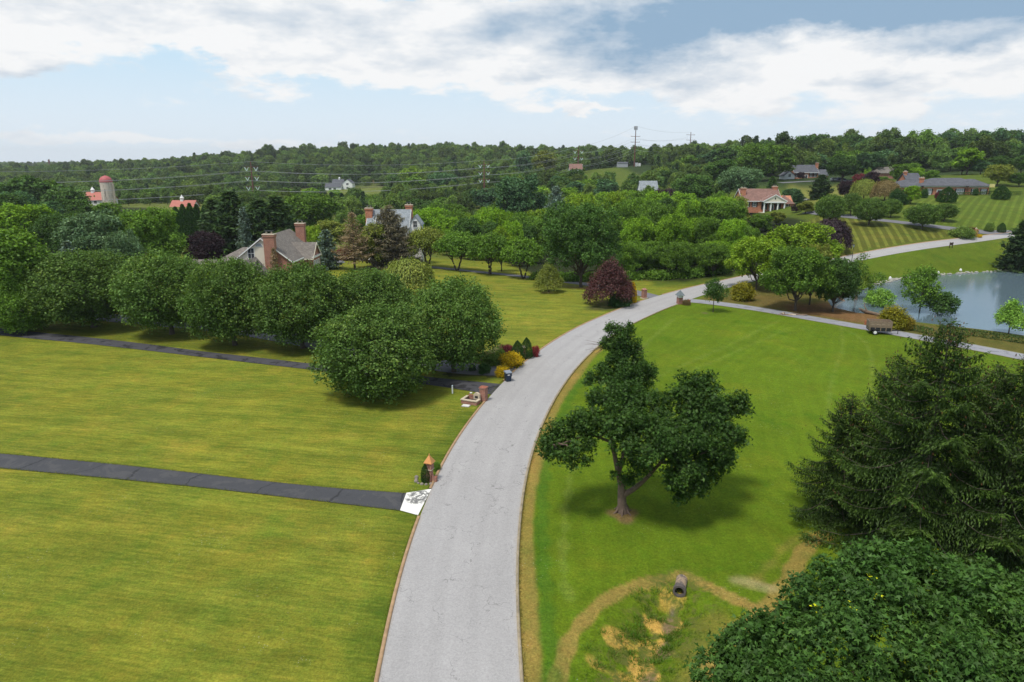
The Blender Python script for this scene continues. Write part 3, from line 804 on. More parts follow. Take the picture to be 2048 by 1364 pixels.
def foliage(lobes, rs, nclump, per, cr, leaf, aspect=.62, flat=.6, up=.7, jit=.8, inner=.12, deep=.25, lo=-.75, kind='card', droop=0.0):
    p, d = surface_clumps(lobes, nclump, rs, deep, lo)
    sz = rs.uniform(.65, 1.35, nclump)
    o = rs.normal(size=(nclump, per, 3)) * (cr * sz)[:, None, None]
    o -= d[:, None] * ((o * d[:, None]).sum(2, keepdims=True)) * (1 - flat)
    P = (p[:, None] + o).reshape(-1, 3)
    D = np.repeat(d, per, 0)
    if inner:
        k = int(len(P) * inner); L = np.asarray(lobes, float)[rs.integers(0, len(lobes), k)]
        Pi = L[:, :3] + rand_dirs(rs, k) * (L[:, 3] * rs.uniform(.2, .75, k))[:, None]
        P = np.concatenate([P, Pi]); D = np.concatenate([D, rand_dirs(rs, k)])
    n = len(P)
    N = unit(D * .7 + np.array([0, 0, up]) + rs.normal(size=(n, 3)) * jit)
    T = unit(np.cross(N, rand_dirs(rs, n)) + D * .25 + np.array([0, 0, -droop]))
    N = unit(np.cross(np.cross(T, N), T))
    s = leaf * rs.uniform(.65, 1.35, n)
    if kind == 'lobed': return lobed(P, T, N, s * .62)
    return cards(P - T * s[:, None] * .5, T, N, s, s * aspect)
def limbs(acc, base, fork, targets, r0, rs, n=7, r1=.04, sag=.15, kf=.55):
    """a trunk from base to fork, and one curved limb to each target"""
    base, fork = np.array(base, float), np.array(fork, float)
    t = np.linspace(0, 1, 7)[:, None]
    mid = base * (1 - t) + fork * t + rs.normal(size=(7, 3)) * r0 * .16 * np.sin(np.pi * t)
    flare = 1 + .45 * np.exp(-t[:, 0] * 9)
    acc.tube(mid, r0 * (1 - .25 * t[:, 0]) * flare, n + 2)
    for tg in targets:
        tg = np.asarray(tg, float)[:3]
        k = np.linspace(0, 1, 7)[:, None]
        c = fork * (1 - kf) + tg * kf; c[2] += (tg[2] - fork[2]) * .12 - sag * np.linalg.norm(tg[:2] - fork[:2]) * .4; 
        p = fork * (1 - k) ** 2 + 2 * c * k * (1 - k) + tg * k ** 2
        p[1:-1] += rs.normal(size=(5, 3)) * .05 * np.linalg.norm(tg - fork)
        p[0] -= (fork - base) * .04
        acc.tube(p, np.maximum(r1, r0 * .5 * (1 - k[:, 0] * .9)), 5)

def sublobes(L, k, f, rs, core=.72, d0=.72, d1=.98):
    """break every ball into smaller bosses of foliage"""
    out = [np.c_[L[:, :3], L[:, 3:] * core]]
    for _ in range(k):
        d = rand_dirs(rs, len(L)); d[:, 2] = np.abs(d[:, 2]) * .9 - .25; d = unit(d)
        r = L[:, 3] * f * rs.uniform(.7, 1.25, len(L))
        out.append(np.c_[L[:, :3] + d * (L[:, 3] * rs.uniform(d0, d1, len(L)))[:, None], r])
    return np.concatenate(out)
PROTO = {}
class Proto:
    def __init__(s, W, H, crown, wood, extra=None):
        s.W, s.H = W, H
        s.crown = mk('crown', *crown, link=False, parent=None).data
        s.wood = mk('trunk', *wood, link=False, smooth_=True).data if wood is not None else None
        s.extra = extra
def ellips(rs, n, rx, rz, cz_, r, k=.8, jit=.12, zmin=-1.0):
    """small balls spread over an ellipsoid"""
    i = np.arange(n) + .5
    z = 1 - 2 * i / n; ph = i * 2.39996
    q = np.c_[np.sqrt(1 - z * z) * np.cos(ph), np.sqrt(1 - z * z) * np.sin(ph), z] * (k + rs.normal(size=(n, 1)) * jit * .5)
    q += rs.normal(size=(n, 3)) * jit * .5
    rad = r * rs.uniform(.75, 1.3, n)
    L = np.c_[q * np.array([rx, rx, rz]) + np.array([0, 0, cz_]), rad]
    return L[z > zmin]

def p_pear(seed, nclump=1700, per=26, leaf=.25, zlow=2.15, zc=5.7):
    rs = np.random.default_rng(seed)
    L = ellips(rs, 120, 5.35, 10.6 - zc, zc, 1.0, .84, .07)
    lob = 1 + .05 * np.sin(np.arctan2(L[:, 1], L[:, 0]) * 3 + seed)
    L[:, :2] *= lob[:, None]
    L[:, 2] = np.maximum(L[:, 2], zlow)
    L = np.vstack([L, [[0, 0, 5.7, 3.9], [1.5, 0, 5, 3.2], [-1.5, 0, 5, 3.2]]])
    cr = foliage(L, rs, nclump, per, .30, leaf, up=.5, inner=.05, deep=.3, flat=1.0, jit=.7, aspect=.66)
    a = Acc(); limbs(a, (0, 0, -.25), (0, 0, 1.7), L[::8][:13], .3, rs, sag=-.2)
    return Proto(11, 10.7, cr, a.get())
def p_broad(seed, W=13., H=15., n=17, lr=2.6, nclump=520, per=22, cr=.62, leaf=.56, base=2.0, flat=.6, up=.7, tr=.32, deep=.25, lo=-.75, droop=0., lobe_var=(.7, 1.25)):
    rs = np.random.default_rng(seed)
    L = []
    for k in range(n):
        u = (k + .5) / n
        z = base + lr + (H - base - 1.9 * lr) * u ** .85
        e = math.sqrt(max(.02, 1 - ((z - (base + (H - base) * .42)) / ((H - base) * .62)) ** 2))
        a = k * 2.39996 + rs.uniform(-.4, .4); rr = (W / 2 - lr * .85) * e * rs.uniform(.55, 1.05)
        L.append((rr * math.cos(a), rr * math.sin(a), z, lr * rs.uniform(*lobe_var)))
    L.append((0, 0, base + (H - base) * .5, lr * 1.2)); L.append((rs.uniform(-.5, .5), rs.uniform(-.5, .5), H - lr, lr * .95))
    L = np.array(L)
    S = sublobes(L, 5, .44, rs, .8)
    crn = foliage(S, rs, int(nclump * 1.15), per, cr * .72, leaf, flat=flat, up=up, deep=deep * .8, lo=lo, droop=droop, inner=.05)
    a = Acc(); limbs(a, (0, 0, -.4), (0, 0, base * .9 + .4), L[::2], tr, rs)
    return Proto(W, H, crn, a.get())
def p_cherry(seed):
    rs = np.random.default_rng(seed)
    W, H = 9., 7.6
    L = [(math.cos(a) * r, math.sin(a) * r, z, rs.uniform(.8, 1.2)) for a, r, z in
         [(k * 2.39996, 3.5 * math.sqrt((k + .6) / 24) , 4.1 + 2.3 * (1 - (k / 24) ** 1.4) + rs.uniform(-.4, .5)) for k in range(24)]]
    crn = foliage(L, rs, 520, 20, .42, .36, up=.6, inner=.06, lo=-.9)
    a = Acc()
    for s_ in (-1, 1):
        limbs(a, (.12 * s_, 0, -.2), (.85 * s_, .2 * s_, 2.2), [l for l in L if l[0] * s_ > -.4][::2], .2, rs, sag=-.1)
    return Proto(W, H, crn, a.get())
def spruce_np(H, R, rs, whorl=.46, nb=6, step=.17, nl=.34, nw=.085, droop=.9, lowest=.05, hang=True, dens=1.0, wood_n=4, power=.8):
    P, T, N, Ls, Yg = [], [], [], [], []
    wood = Acc(); tips = []
    wood.tube([(0, 0, -.3), (0, 0, H * .3), (0, 0, H * .7), (0, 0, H * .985)], [H * .019, H * .014, H * .007, .015], 8)
    z = H * lowest; az0 = 0
    while z < H * .985:
        f = 1 - z / H
        Rz = R * min(1.0, f ** power * 1.08) * (1 if z > H * .12 else .92)
        for b in range(nb):
            a = az0 + 2 * math.pi * (b + rs.uniform(-.3, .3)) / nb
            ln = max(.18, Rz * rs.uniform(.58, 1.18))
            up = math.radians(-14 * droop * f * 1.6 + 34 * (1 - f) ** 2 + rs.uniform(-8, 8))
            m = max(3, int(ln / (step * 2)))
            t = np.linspace(0, 1, m + 2)
            x = ln * t * math.cos(up)
            zz = z + ln * t * math.sin(up) - droop * .16 * ln * np.sin(t * math.pi * .8) + ln * .10 * t ** 3 * (1.4 if f > .25 else .4)
            dirx = np.array([math.cos(a), math.sin(a), 0.]); side = np.array([-math.sin(a), math.cos(a), 0.])
            pts = dirx * x[:, None] + np.array([0, 0, 1.]) * zz[:, None]
            if ln > .8: wood.tube(pts[::max(1, m // 4)] if m > 4 else pts, np.linspace(max(.014, ln * .0085), .007, len(pts[::max(1, m // 4)] if m > 4 else pts)), wood_n)
            tips.append(pts[-1])
            k = max(4, int(ln / step * dens))
            tt = np.linspace(.12, 1, k) + rs.uniform(-.02, .02, k)
            c = np.c_[np.interp(tt, t, x), np.interp(tt, t, zz)]
            p0 = dirx * c[:, :1] + np.array([0, 0, 1.]) * c[:, 1:]
            for sgn in (-1, 1):
                bl = ln * .36 * np.clip(1.15 - tt, .12, .8) * rs.uniform(.7, 1.25, k) + .14
                kk = np.maximum(1, (bl / nl * 1.7 * dens).astype(int))
                rep = np.repeat(np.arange(k), kk)
                q = np.concatenate([np.arange(n_) for n_ in kk]) / np.repeat(kk, kk)
                sd_ = side * sgn * .8 + dirx * .62
                dr = np.repeat(bl, kk) * q
                pp = p0[rep] + sd_ * dr[:, None] + np.array([0, 0, -1.]) * (dr * dr * .42 * droop)[:, None] + rs.normal(size=(len(rep), 3)) * .03
                tv = unit(sd_[None] + np.array([0, 0, -1.]) * (dr * .9 * droop)[:, None] + rs.normal(size=(len(rep), 3)) * .42)
                P.append(pp); T.append(tv); N.append(unit(rs.normal(size=(len(rep), 3)) * .5 + [0, 0, 1])); Ls.append(nl * rs.uniform(.7, 1.3, len(rep))); Yg.append(np.clip(.75 * tt[rep] ** 1.5 + .6 * q ** 1.5 - .25 + rs.normal(size=len(rep)) * .12, 0, 1))
            if hang and ln > 1.0:
                kh = int(k * 1.6); ti = rs.uniform(.25, .98, kh)
                c = np.c_[np.interp(ti, t, x), np.interp(ti, t, zz)]
                off = rs.uniform(-1, 1, kh) * ln * .22 * (1.1 - ti)
                ph = dirx * c[:, :1] + side * off[:, None] + np.array([0, 0, 1.]) * c[:, 1:]
                for lev in range(2):
                    P.append(ph - np.array([0, 0, .24]) * lev); T.append(unit(np.array([0, 0, -1.]) + rs.normal(size=(kh, 3)) * .22)); N.append(unit(rs.normal(size=(kh, 3)) * [1, 1, .2])); Ls.append(nl * rs.uniform(.9, 1.5, kh)); Yg.append(np.clip(.25 * ti + rs.normal(size=kh) * .1, 0, 1))
        z += whorl * (.55 + .6 * f) * rs.uniform(.8, 1.2); az0 += 1.1
    k = 24   # leader
    P.append(np.c_[np.zeros((k, 2)), H * (1 - rs.uniform(0, .09, k))]); T.append(unit(rs.normal(size=(k, 3)) * [1, 1, .3] + [0, 0, .8])); N.append(rand_dirs(rs, k)); Ls.append(np.full(k, nl * .8)); Yg.append(np.full(k, .8))
    P, T, N, Ls, Yg = map(np.concatenate, (P, T, N, Ls, Yg))
    return cards(P, T, N, Ls, nw * Ls / nl, .25), wood.get(), np.array(tips), Yg
def p_spruce(seed, H=14., R=3.1, **k):
    rs = np.random.default_rng(seed)
    a = dict(whorl=.6, nb=7, step=.30, nl=.66, nw=.30, droop=.55, hang=True, lowest=.03, power=.62); a.update(k)
    c, w_, _, _ = spruce_np(H, R, rs, **a)
    return Proto(2 * R, H, c, w_)
def p_cone(seed, W=2.6, H=8., leaf=.34, n=5200, bulge=.35, base=.05):
    """clipped or columnar evergreen: a dense skin of upright sprays"""
    rs = np.random.default_rng(seed)
    u = rs.uniform(0, 1, n) ** 1.25; z = base + u * (H - base)
    prof = np.clip(np.minimum(1.0, (u / .1 + .55)) * (1 - u ** (1 / bulge) ) , .03, 1)
    a = rs.uniform(0, 2 * math.pi, n); lob = 1 + .09 * np.sin(a * 3 + u * 9) + .06 * np.sin(a * 7 - u * 14)
    r = W / 2 * prof * lob * np.where(rs.uniform(size=n) < .2, rs.uniform(.4, .9, n), rs.uniform(.86, 1.03, n))
    P = np.c_[r * np.cos(a), r * np.sin(a), z]
    D = np.c_[np.cos(a), np.sin(a), .35 * np.ones(n)]
    T = unit(D * .5 + [0, 0, .75] + rs.normal(size=(n, 3)) * .4)
    s = leaf * rs.uniform(.7, 1.3, n)
    crn = cards(P, T, unit(D + rs.normal(size=(n, 3)) * .5), s, s * .5)
    ac = Acc(); ac.tube([(0, 0, -.2), (0, 0, H * .5), (0, 0, H * .85)], [W * .05, W * .035, .01], 6)
    return Proto(W, H, crn, ac.get())
def p_dome(seed, W=2., H=1.4, leaf=.13, nclump=240, per=16, cr=.13, lobes=16, lr=.42, zc=.45, up=.8):
    rs = np.random.default_rng(seed)
    L = ellips(rs, lobes, W / 2 - .1, H * (1 - zc) - .05, H * zc, lr, .72, .12)
    L = np.vstack([L, [[0, 0, H * zc, W * .3]]])
    L[:, 2] = np.maximum(L[:, 2], L[:, 3] * .55)
    crn = foliage(L, rs, nclump, per, cr, leaf, up=up, inner=.1, deep=.35)
    a = Acc(); limbs(a, (0, 0, -.1), (0, 0, H * .2), L[::4], W * .025, rs, r1=.01)
    return Proto(W, H, crn, a.get())
def p_weep(seed, W=8., H=5.5, leaf=.34, n=9000):
    rs = np.random.default_rng(seed)
    k = 150
    a0 = rs.uniform(0, 2 * math.pi, k); ra = np.sqrt(rs.uniform(.0, 1, k)) * .8; z0 = H * (1 - .42 * ra ** 2)
    i = rs.integers(0, k, n); s = rs.uniform(0, 1, n) ** .8
    r = W / 2 * (ra[i] + (1 - ra[i]) * .35 * s + .10 * s); z = z0[i] - s * (z0[i] - .4) * (.25 + .75 * ra[i])
    P = np.c_[r * np.cos(a0[i]), r * np.sin(a0[i]), z] + rs.normal(size=(n, 3)) * .18
    D = np.c_[np.cos(a0[i]), np.sin(a0[i]), np.zeros(n)]
    T = unit(D * (1.0 - s)[:, None] * .8 + [0, 0, -.9] + rs.normal(size=(n, 3)) * .35)
    L_ = leaf * rs.uniform(.7, 1.3, n)
    crn = cards(P, T, unit(D + [0, 0, .8] + rs.normal(size=(n, 3)) * .45), L_, L_ * .5)
    ac = Acc(); limbs(ac, (0, 0, -.2), (0, 0, H * .55), [(math.cos(b) * W * .25, math.sin(b) * W * .25, H * .75) for b in range(6)], .16, rs)
    return Proto(W, H, crn, ac.get())
def p_layer(seed, W=9., H=6.6, leaf=.27):
    """a spreading tree of flat, layered sprays on several stems"""
    rs = np.random.default_rng(seed)
    L = []
    for k in range(46):
        a = k * 2.39996; u = math.sqrt((k + .5) / 46); z = H * (.93 - .66 * u ** 1.7) - rs.uniform(0, .5) * H * .25
        L.append((math.cos(a) * u * W * .42, math.sin(a) * u * W * .42, max(.9, z), rs.uniform(.55, .95)))
    crn = foliage(L, rs, 760, 18, .34, leaf, flat=.35, up=1.1, jit=.6, inner=.1, lo=-.5, aspect=.5)
    a = Acc()
    for s_ in range(3): limbs(a, (.15 * math.cos(s_ * 2.1), .15 * math.sin(s_ * 2.1), -.2), (.7 * math.cos(s_ * 2.1), .7 * math.sin(s_ * 2.1), 1.5), L[s_::6], .1, rs, sag=-.1, r1=.02)
    return Proto(W, H, crn, a.get())
def p_young(seed, W=4.4, H=6.6, base=2.0, leaf=.26, n=13, lr=.8, nclump=230, per=17, tr=.09, shift=0.0, cone=False):
    rs = np.random.default_rng(seed)
    L = []
    for k in range(n):
        u = (k + .5) / n; a = k * 2.39996
        e = (1.05 - u) if cone else math.sin(math.pi * (.18 + .78 * u)) 
        rr = (W / 2 - lr * .6) * e * rs.uniform(.5, 1.1)
        L.append((rr * math.cos(a) + shift, rr * math.sin(a), base + lr * .7 + (H - base - 1.5 * lr) * u, lr * rs.uniform(.7, 1.2) * (.6 + .5 * e)))
    crn = foliage(L, rs, nclump, per, .27, leaf, up=.6, inner=.05, deep=.4)
    a = Acc(); limbs(a, (0, 0, -.2), (shift * .6, 0, base + .6), L, tr, rs, r1=.018)
    return Proto(W, H, crn, a.get())

def get(kind):
    if kind not in PROTO: PROTO[kind] = MAKERS[kind]()
    return PROTO[kind]
MAKERS = {
    'pear_low': lambda: p_pear(4, zlow=1.5, zc=5.2), 'pear_a': lambda: p_pear(1), 'pear_b': lambda: p_pear(2), 'pear_far': lambda: p_pear(3, 1000, 20, .34, zlow=3.3, zc=6.4),
    'broad_a': lambda: p_broad(11), 'broad_b': lambda: p_broad(12, 14, 14, 21, 2.2, 560, 22), 'broad_c': lambda: p_broad(13, 11, 16, 15, 2.3, 480, 22),
    'fine_a': lambda: p_broad(14, 13, 14, 24, 2.0, 1000, 22, .5, .42), 'fine_b': lambda: p_broad(15, 14, 13, 20, 2.3, 1050, 22, .52, .42),
    'far_a': lambda: p_broad(21, 14, 17, 12, 3.2, 210, 15, .9, 1.15), 'far_b': lambda: p_broad(22, 12, 18, 11, 2.8, 200, 15, .85, 1.1), 'far_c': lambda: p_broad(23, 15, 15, 15, 2.9, 230, 15, .9, 1.15), 'far_d': lambda: p_broad(24, 11, 20, 13, 2.1, 230, 14, .8, 1.0, 4.5), 'far_e': lambda: p_spruce(25, 18, 4.2, whorl=1.5, step=.8, nl=1.3, nw=.6, droop=.4, hang=False), 'far_f': lambda: p_broad(26, 13, 15, 12, 2.7, 210, 15, .85, 1.1),
    'locust_a': lambda: p_broad(31, 13, 12, 34, 1.45, 900, 20, .45, .38, 1.8, .4, 1.0, .22, .2, -.4), 'locust_b': lambda: p_broad(32, 12, 13, 30, 1.5, 860, 20, .45, .38, 2.0, .4, 1.0, .22, .2, -.4),
    'linden': lambda: p_broad(41, 15, 16, 34, 2.2, 1500, 20, .45, .36, 2.2, .7, .6, .34),
    'cherry_a': lambda: p_cherry(51), 'cherry_b': lambda: p_cherry(52),
    'spruce_a': lambda: p_spruce(61), 'spruce_b': lambda: p_spruce(62, 13, 3.4, droop=1.0), 'spruce_thin': lambda: p_spruce(63, 9, 2.1, whorl=.5, step=.3, nl=.45, nw=.2, droop=.4), 'spruce_bare': lambda: p_spruce(64, 11, 3.6, whorl=.5, step=.2, nl=.4, nw=.12, droop=.35, lowest=.2, hang=False, power=.8),
    'spruce_big': lambda: p_spruce(66, 13, 4.6, whorl=.5, step=.2, nl=.42, nw=.13, droop=.45, power=.64), 'pine': lambda: p_broad(65, 12, 16, 24, 1.9, 620, 20, .5, .5, 2.5, .4, .9, .26, .2, -.5),
    'column': lambda: p_cone(71), 'cone': lambda: p_cone(72, 2.6, 3.2, .2, 4200, .3), 'egg': lambda: p_cone(73, 2.2, 3.6, .16, 5200, .26),
    'dome': lambda: p_dome(81), 'dome_b': lambda: p_dome(82, 3.6, 3.0, .2, 420, 18, .24, 26, .62, .42), 'low': lambda: p_dome(83, 3, 1.0, .16, 300, 16, .18, 22, .42, .4),
    'weep': lambda: p_weep(91), 'layer': lambda: p_layer(92), 'young_a': lambda: p_young(93), 'young_b': lambda: p_young(94, 4.6, 5.2, 1.5, .26, 16, .85),
    'cypress': lambda: p_young(95, 4.6, 5.2, 1.2, .24, 22, .62, 360, 18, .08, 0, True), 'lollipop': lambda: p_young(96, 3.2, 6.0, 2.0, .2, 13, .85, 300, 22, .14, .25),
}
BARK = simple('grey_brown_bark', (.085, .065, .05), .95, .3, 5, bump=.6, bscale=14)
BARK_D = simple('dark_bark', (.04, .032, .027), .95, .3, 5)

GREEN = {   # leaf colour, colour of the lighter leaves
    'pear': ((.036, .070, .013), (.092, .132, .024)), 'forest': ((.044, .088, .010), (.095, .155, .016)), 'deep': ((.026, .058, .011), (.056, .10, .018)), 'blue': ((.030, .066, .028), (.055, .105, .038)),
    'bright': ((.070, .135, .008), (.14, .215, .014)), 'lime': ((.080, .135, .009), (.16, .205, .015)), 'olive': ((.075, .095, .016), (.15, .15, .03)), 'grey': ((.05, .09, .042), (.10, .15, .07)),
    'spruce': ((.018, .036, .013), (.042, .070, .018)), 'bluespruce': ((.060, .088, .072), (.12, .16, .14)), 'brownspruce': ((.27, .20, .125), (.35, .28, .20)), 'bluebrown': ((.21, .18, .12), (.27, .265, .20)),
    'plum': ((.018, .010, .016), (.04, .02, .03)), 'red': ((.036, .013, .015), (.072, .030, .030)), 'gold': ((.62, .44, .010), (.80, .62, .03)), 'golden': ((.24, .24, .014), (.52, .40, .02)),
    'orange': ((.22, .20, .02), (.50, .30, .03)), 'yew': ((.016, .042, .010), (.035, .075, .015)), 'maple': ((.015, .036, .006), (.042, .076, .011)), 'pink': ((.28, .03, .05), (.12, .09, .03)), 'rust': ((.19, .14, .055), (.25, .19, .08)),
    'bed': ((.06, .10, .02), (.14, .18, .03)), 'dark_red': ((.07, .012, .018), (.11, .02, .03)), 'hedge': ((.020, .040, .010), (.045, .075, .016)), 'cyp': ((.085, .16, .022), (.15, .23, .04)),
}
def gm(k):
    a, b = GREEN[k]
    q = 1.0 if k in ('gold', 'golden', 'orange', 'brownspruce', 'bluebrown', 'pink', 'rust') else LEAF_K
    return fol(k, [x * q for x in a], [x * q for x in b], var=.7)
LEAF_K = 2.35

def plant(kind, loc, w_, h_, pal, name, label, cat, group=None, rz=None, lean=0.0, bark=None):
    P = get(kind)
    o = empty(name, loc, label, cat, group, random.uniform(0, 6.28) if rz is None else rz)
    o.scale = (w_ / P.W, w_ / P.W, h_ / P.H)
    for nm, me, mt in (('crown', P.crown, gm(pal)), ('trunk', P.wood, bark or BARK)):
        if me is None: continue
        c = bpy.data.objects.new(nm, me); COL.objects.link(c); c.parent = o
        if not len(me.materials): me.materials.append(mt)
        c.material_slots[0].link = 'OBJECT'; c.material_slots[0].material = mt
    return o
def depth(p): return p[1] * CP + (CAMH - p[2]) * SP
def tree(kind, x, ytop, Y, wpx, pal, name, label, cat='tree', group=None, rz=None, hk=1.0, minh=.72):
    """stand a tree at forward distance Y so that its top is seen at height ytop"""
    p = atY(x, ytop, Y)
    z0 = hz(p[0], p[1])
    w_ = wpx * depth(p) / F
    hh = max(p[2] - z0, w_ * .45)
    w_ = min(w_, hh / minh)
    return plant(kind, (p[0], p[1], z0 - .05), w_, hh * hk, pal, name, label, cat, group, rz)
def stand(kind, x, ybase, ytop, wpx, pal, name, label, cat='tree', group=None, rz=None, bark=None):
    """stand a plant where the ground is seen at (x, ybase)"""
    b = at(x, ybase); d = depth(b)
    t_ = atY(x, ytop, b[1] )
    return plant(kind, tuple(b), wpx * d / F, t_[2] - b[2], pal, name, label, cat, group, rz, bark=bark)
def row(kinds, pts, n, wpx, pals, name, label, cat='tree', group=None, jx=.35, jy=.25, jd=.05, minh=.8):
    pts = np.array(pts, float); t_ = np.linspace(0, 1, len(pts))
    for i in range(n):
        u = (i + .5) / n
        x, y, Y = (np.interp(u, t_, pts[:, k]) for k in range(3))
        w_ = random.uniform(*wpx)
        tree(random.choice(kinds), x + random.uniform(-jx, jx) * w_, y + random.uniform(-jy, jy) * w_ * .5, Y * (1 + random.uniform(-jd, jd)), w_, random.choice(pals), name, label, cat, group, minh=minh)
# ------------------------------------------------------------------ far woodland (nobody could count it)
def woods_points():
    rs = np.random.default_rng(5)
    P = []
    clear = [wpoly(q) for q in ([(140, 410), (250, 412), (330, 412), (425, 414), (425, 480), (325, 480), (310, 455), (150, 455)], [(590, 378), (650, 380), (640, 388), (585, 386)], [(955, 390), (1010, 376), (1010, 400), (950, 402)])] + [wpoly([(545, 400), (575, 384), (600, 380), (645, 381), (650, 372), (775, 372), (780, 388), (765, 412), (620, 412)]), wpoly([(1165, 374), (1180, 341), (1225, 337), (1230, 331), (1300, 330), (1305, 350), (1300, 374)])]
    for r0, r1, sp_, amin, amax in ((640, 1000, 10.5, -1.0, .36), (1000, 1500, 14, -1.0, .5), (445, 640, 11.5, .30, 1.0), (1500, 2600, 24, -1.0, 1.0), (2600, 4900, 60, -1.0, 1.0), (640, 1000, 11, .36, 1.0), (300, 640, 12.5, -1.0, .30), (215, 300, 10, -.02, .30)):
        n = int((amax - amin) * (r1 * r1 - r0 * r0) / 2 / sp_ ** 2)
        a = rs.uniform(amin, amax, n); r = np.sqrt(rs.uniform(r0 * r0, r1 * r1, n))
        x, y = r * np.sin(a), r * np.cos(a)
        ok = np.ones(n, bool)
        for c in clear: ok &= ~in_poly(x, y, c)
        s = rs.uniform(.58, 1.25, n) * np.where(rs.uniform(size=n) < .12, 1.2, 1.0) * (.85 if r0 < 1500 else .8) * (.62 if r0 == 300 else .5 if r0 == 215 else 1)
        P.append(np.c_[x, y, h(x, y) - .5, s, rs.uniform(0, 6.28, n), rs.choice(6, n, p=[.24, .22, .22, .16, .09, .07])][ok])
    return np.concatenate(P)
WP = woods_points()
def woods_material():
    m = fol('woods', (.085, .165, .040), (.15, .25, .055), var=.6, ovar=1.0, hue=.7)
    return m
lib = bpy.data.collections.new('woodland_tree_shapes')
for i, k in enumerate(('far_a', 'far_b', 'far_c', 'far_d', 'far_e', 'far_f')):
    me = get(k).crown.copy(); me.materials.clear(); me.materials.append(woods_material() if i < 4 else fol('woods_dark', (.045, .10, .04), (.08, .15, .05), var=.5, ovar=.5) if i == 4 else fol('woods_light', (.13, .21, .04), (.22, .30, .06), var=.5, ovar=.4))
    o = bpy.data.objects.new('woodland_crown', me); lib.objects.link(o)
def scatter(name, pts, coll):
    me = bpy.data.meshes.new(name)
    me.vertices.add(len(pts)); me.vertices.foreach_set('co', pts[:, :3].astype(np.float32).ravel())
    for nm, k, ty in (('size', 3, 'FLOAT'), ('turn', 4, 'FLOAT'), ('pick', 5, 'INT')):
        a = me.attributes.new(nm, ty, 'POINT'); a.data.foreach_set('value', pts[:, k].astype(np.float32 if ty == 'FLOAT' else np.int32))
    o = bpy.data.objects.new(name, me); COL.objects.link(o)
    ng = bpy.data.node_groups.new(name, 'GeometryNodeTree')
    ng.interface.new_socket('Geometry', in_out='INPUT', socket_type='NodeSocketGeometry'); ng.interface.new_socket('Geometry', in_out='OUTPUT', socket_type='NodeSocketGeometry')
    N, Lk = ng.nodes, ng.links
    gi, go = N.new('NodeGroupInput'), N.new('NodeGroupOutput')
    ci = N.new('GeometryNodeCollectionInfo'); ci.inputs['Collection'].default_value = coll; ci.inputs['Separate Children'].default_value = True; ci.inputs['Reset Children'].default_value = True
    ip = N.new('GeometryNodeInstanceOnPoints'); ip.inputs['Pick Instance'].default_value = True
    def at_(nm, ty):
        a = N.new('GeometryNodeInputNamedAttribute'); a.data_type = ty; a.inputs['Name'].default_value = nm
        return a.outputs[0]
    cx = N.new('ShaderNodeCombineXYZ'); Lk.new(at_('turn', 'FLOAT'), cx.inputs[2])
    cs = N.new('ShaderNodeCombineXYZ'); s_ = at_('size', 'FLOAT')
    for k in range(3): Lk.new(s_, cs.inputs[k])
    Lk.new(gi.outputs[0], ip.inputs['Points']); Lk.new(ci.outputs[0], ip.inputs['Instance']); Lk.new(at_('pick', 'INT'), ip.inputs['Instance Index'])
    Lk.new(cx.outputs[0], ip.inputs['Rotation']); Lk.new(cs.outputs[0], ip.inputs['Scale']); Lk.new(ip.outputs[0], go.inputs[0])
    md = o.modifiers.new('scatter', 'NODES'); md.node_group = ng
    return o
tag(scatter('distant_woods', WP, lib), 'distant wooded ridge', kind='stuff')

# ------------------------------------------------------------------ rows of trees one can tell apart in the valley and on the hill
FARK, MIDK = ['far_a', 'far_b', 'far_c'], ['broad_a', 'broad_b', 'broad_c']
def wood(*a, **k): row(*a, **k)
B = 'broadleaf_tree'
def brow(kinds, pts, n, w_, pals, label, group, **k): row(kinds, pts, n, w_, pals, B, label, 'tree', group, **k)
V = 'trees scattered in the valley below the wooded ridge'
brow(FARK, [(-20, 374, 560), (200, 376, 560), (420, 376, 560), (560, 382, 560)], 13, (42, 60), ['forest', 'deep', 'forest'], 'small round tree at the foot of the wooded ridge behind the pale silo', V + ' by the silo')
brow(FARK, [(250, 388, 450), (330, 384, 470), (430, 382, 470)], 5, (36, 50), ['bright', 'forest', 'olive'], 'light green tree among the red-roofed farm buildings', V + ' at the farm')
brow(FARK, [(520, 384, 500), (600, 378, 520), (680, 386, 500)], 7, (42, 56), ['forest', 'bright', 'deep'], 'green tree in the belt below the white farmhouse', V + ' below the farmhouse')
brow(FARK, [(540, 398, 390), (640, 402, 380), (760, 404, 370), (880, 400, 370)], 9, (52, 70), ['forest', 'deep', 'bright'], 'full green tree in the valley belt behind the double-chimney house', V + ' behind the houses')
brow(FARK, [(775, 362, 540), (860, 352, 550), (960, 352, 540)], 7, (50, 70), ['deep', 'forest', 'blue'], 'dark round tree on the slope east of the white farmhouse', V + ' east of the farmhouse')
brow(FARK, [(985, 345, 520), (1080, 352, 490), (1130, 358, 480)], 5, (46, 60), ['forest', 'blue', 'deep'], 'mid green tree around the rusty pylons', V + ' by the pylons')
tree('far_b', 825, 334, 600, 52, 'lime', B, 'yellow-green round tree on the slope beside the white farmhouse lawn')
tree('far_d', 1090, 302, 540, 50, 'olive', 'poplar_tree', 'tall loose pale green tree west of the third pylon')
tree('far_c', 1048, 296 + 8, 620, 36, 'blue', B, 'dark blue-green tree standing tall on the skyline west of the pylon')
brow(FARK, [(870, 392, 400), (1000, 384, 390), (1120, 378, 390), (1250, 366, 400)], 9, (58, 78), ['forest', 'deep', 'bright', 'blue'], 'green tree in the middle valley below the far pylons', V + ' below the pylons')
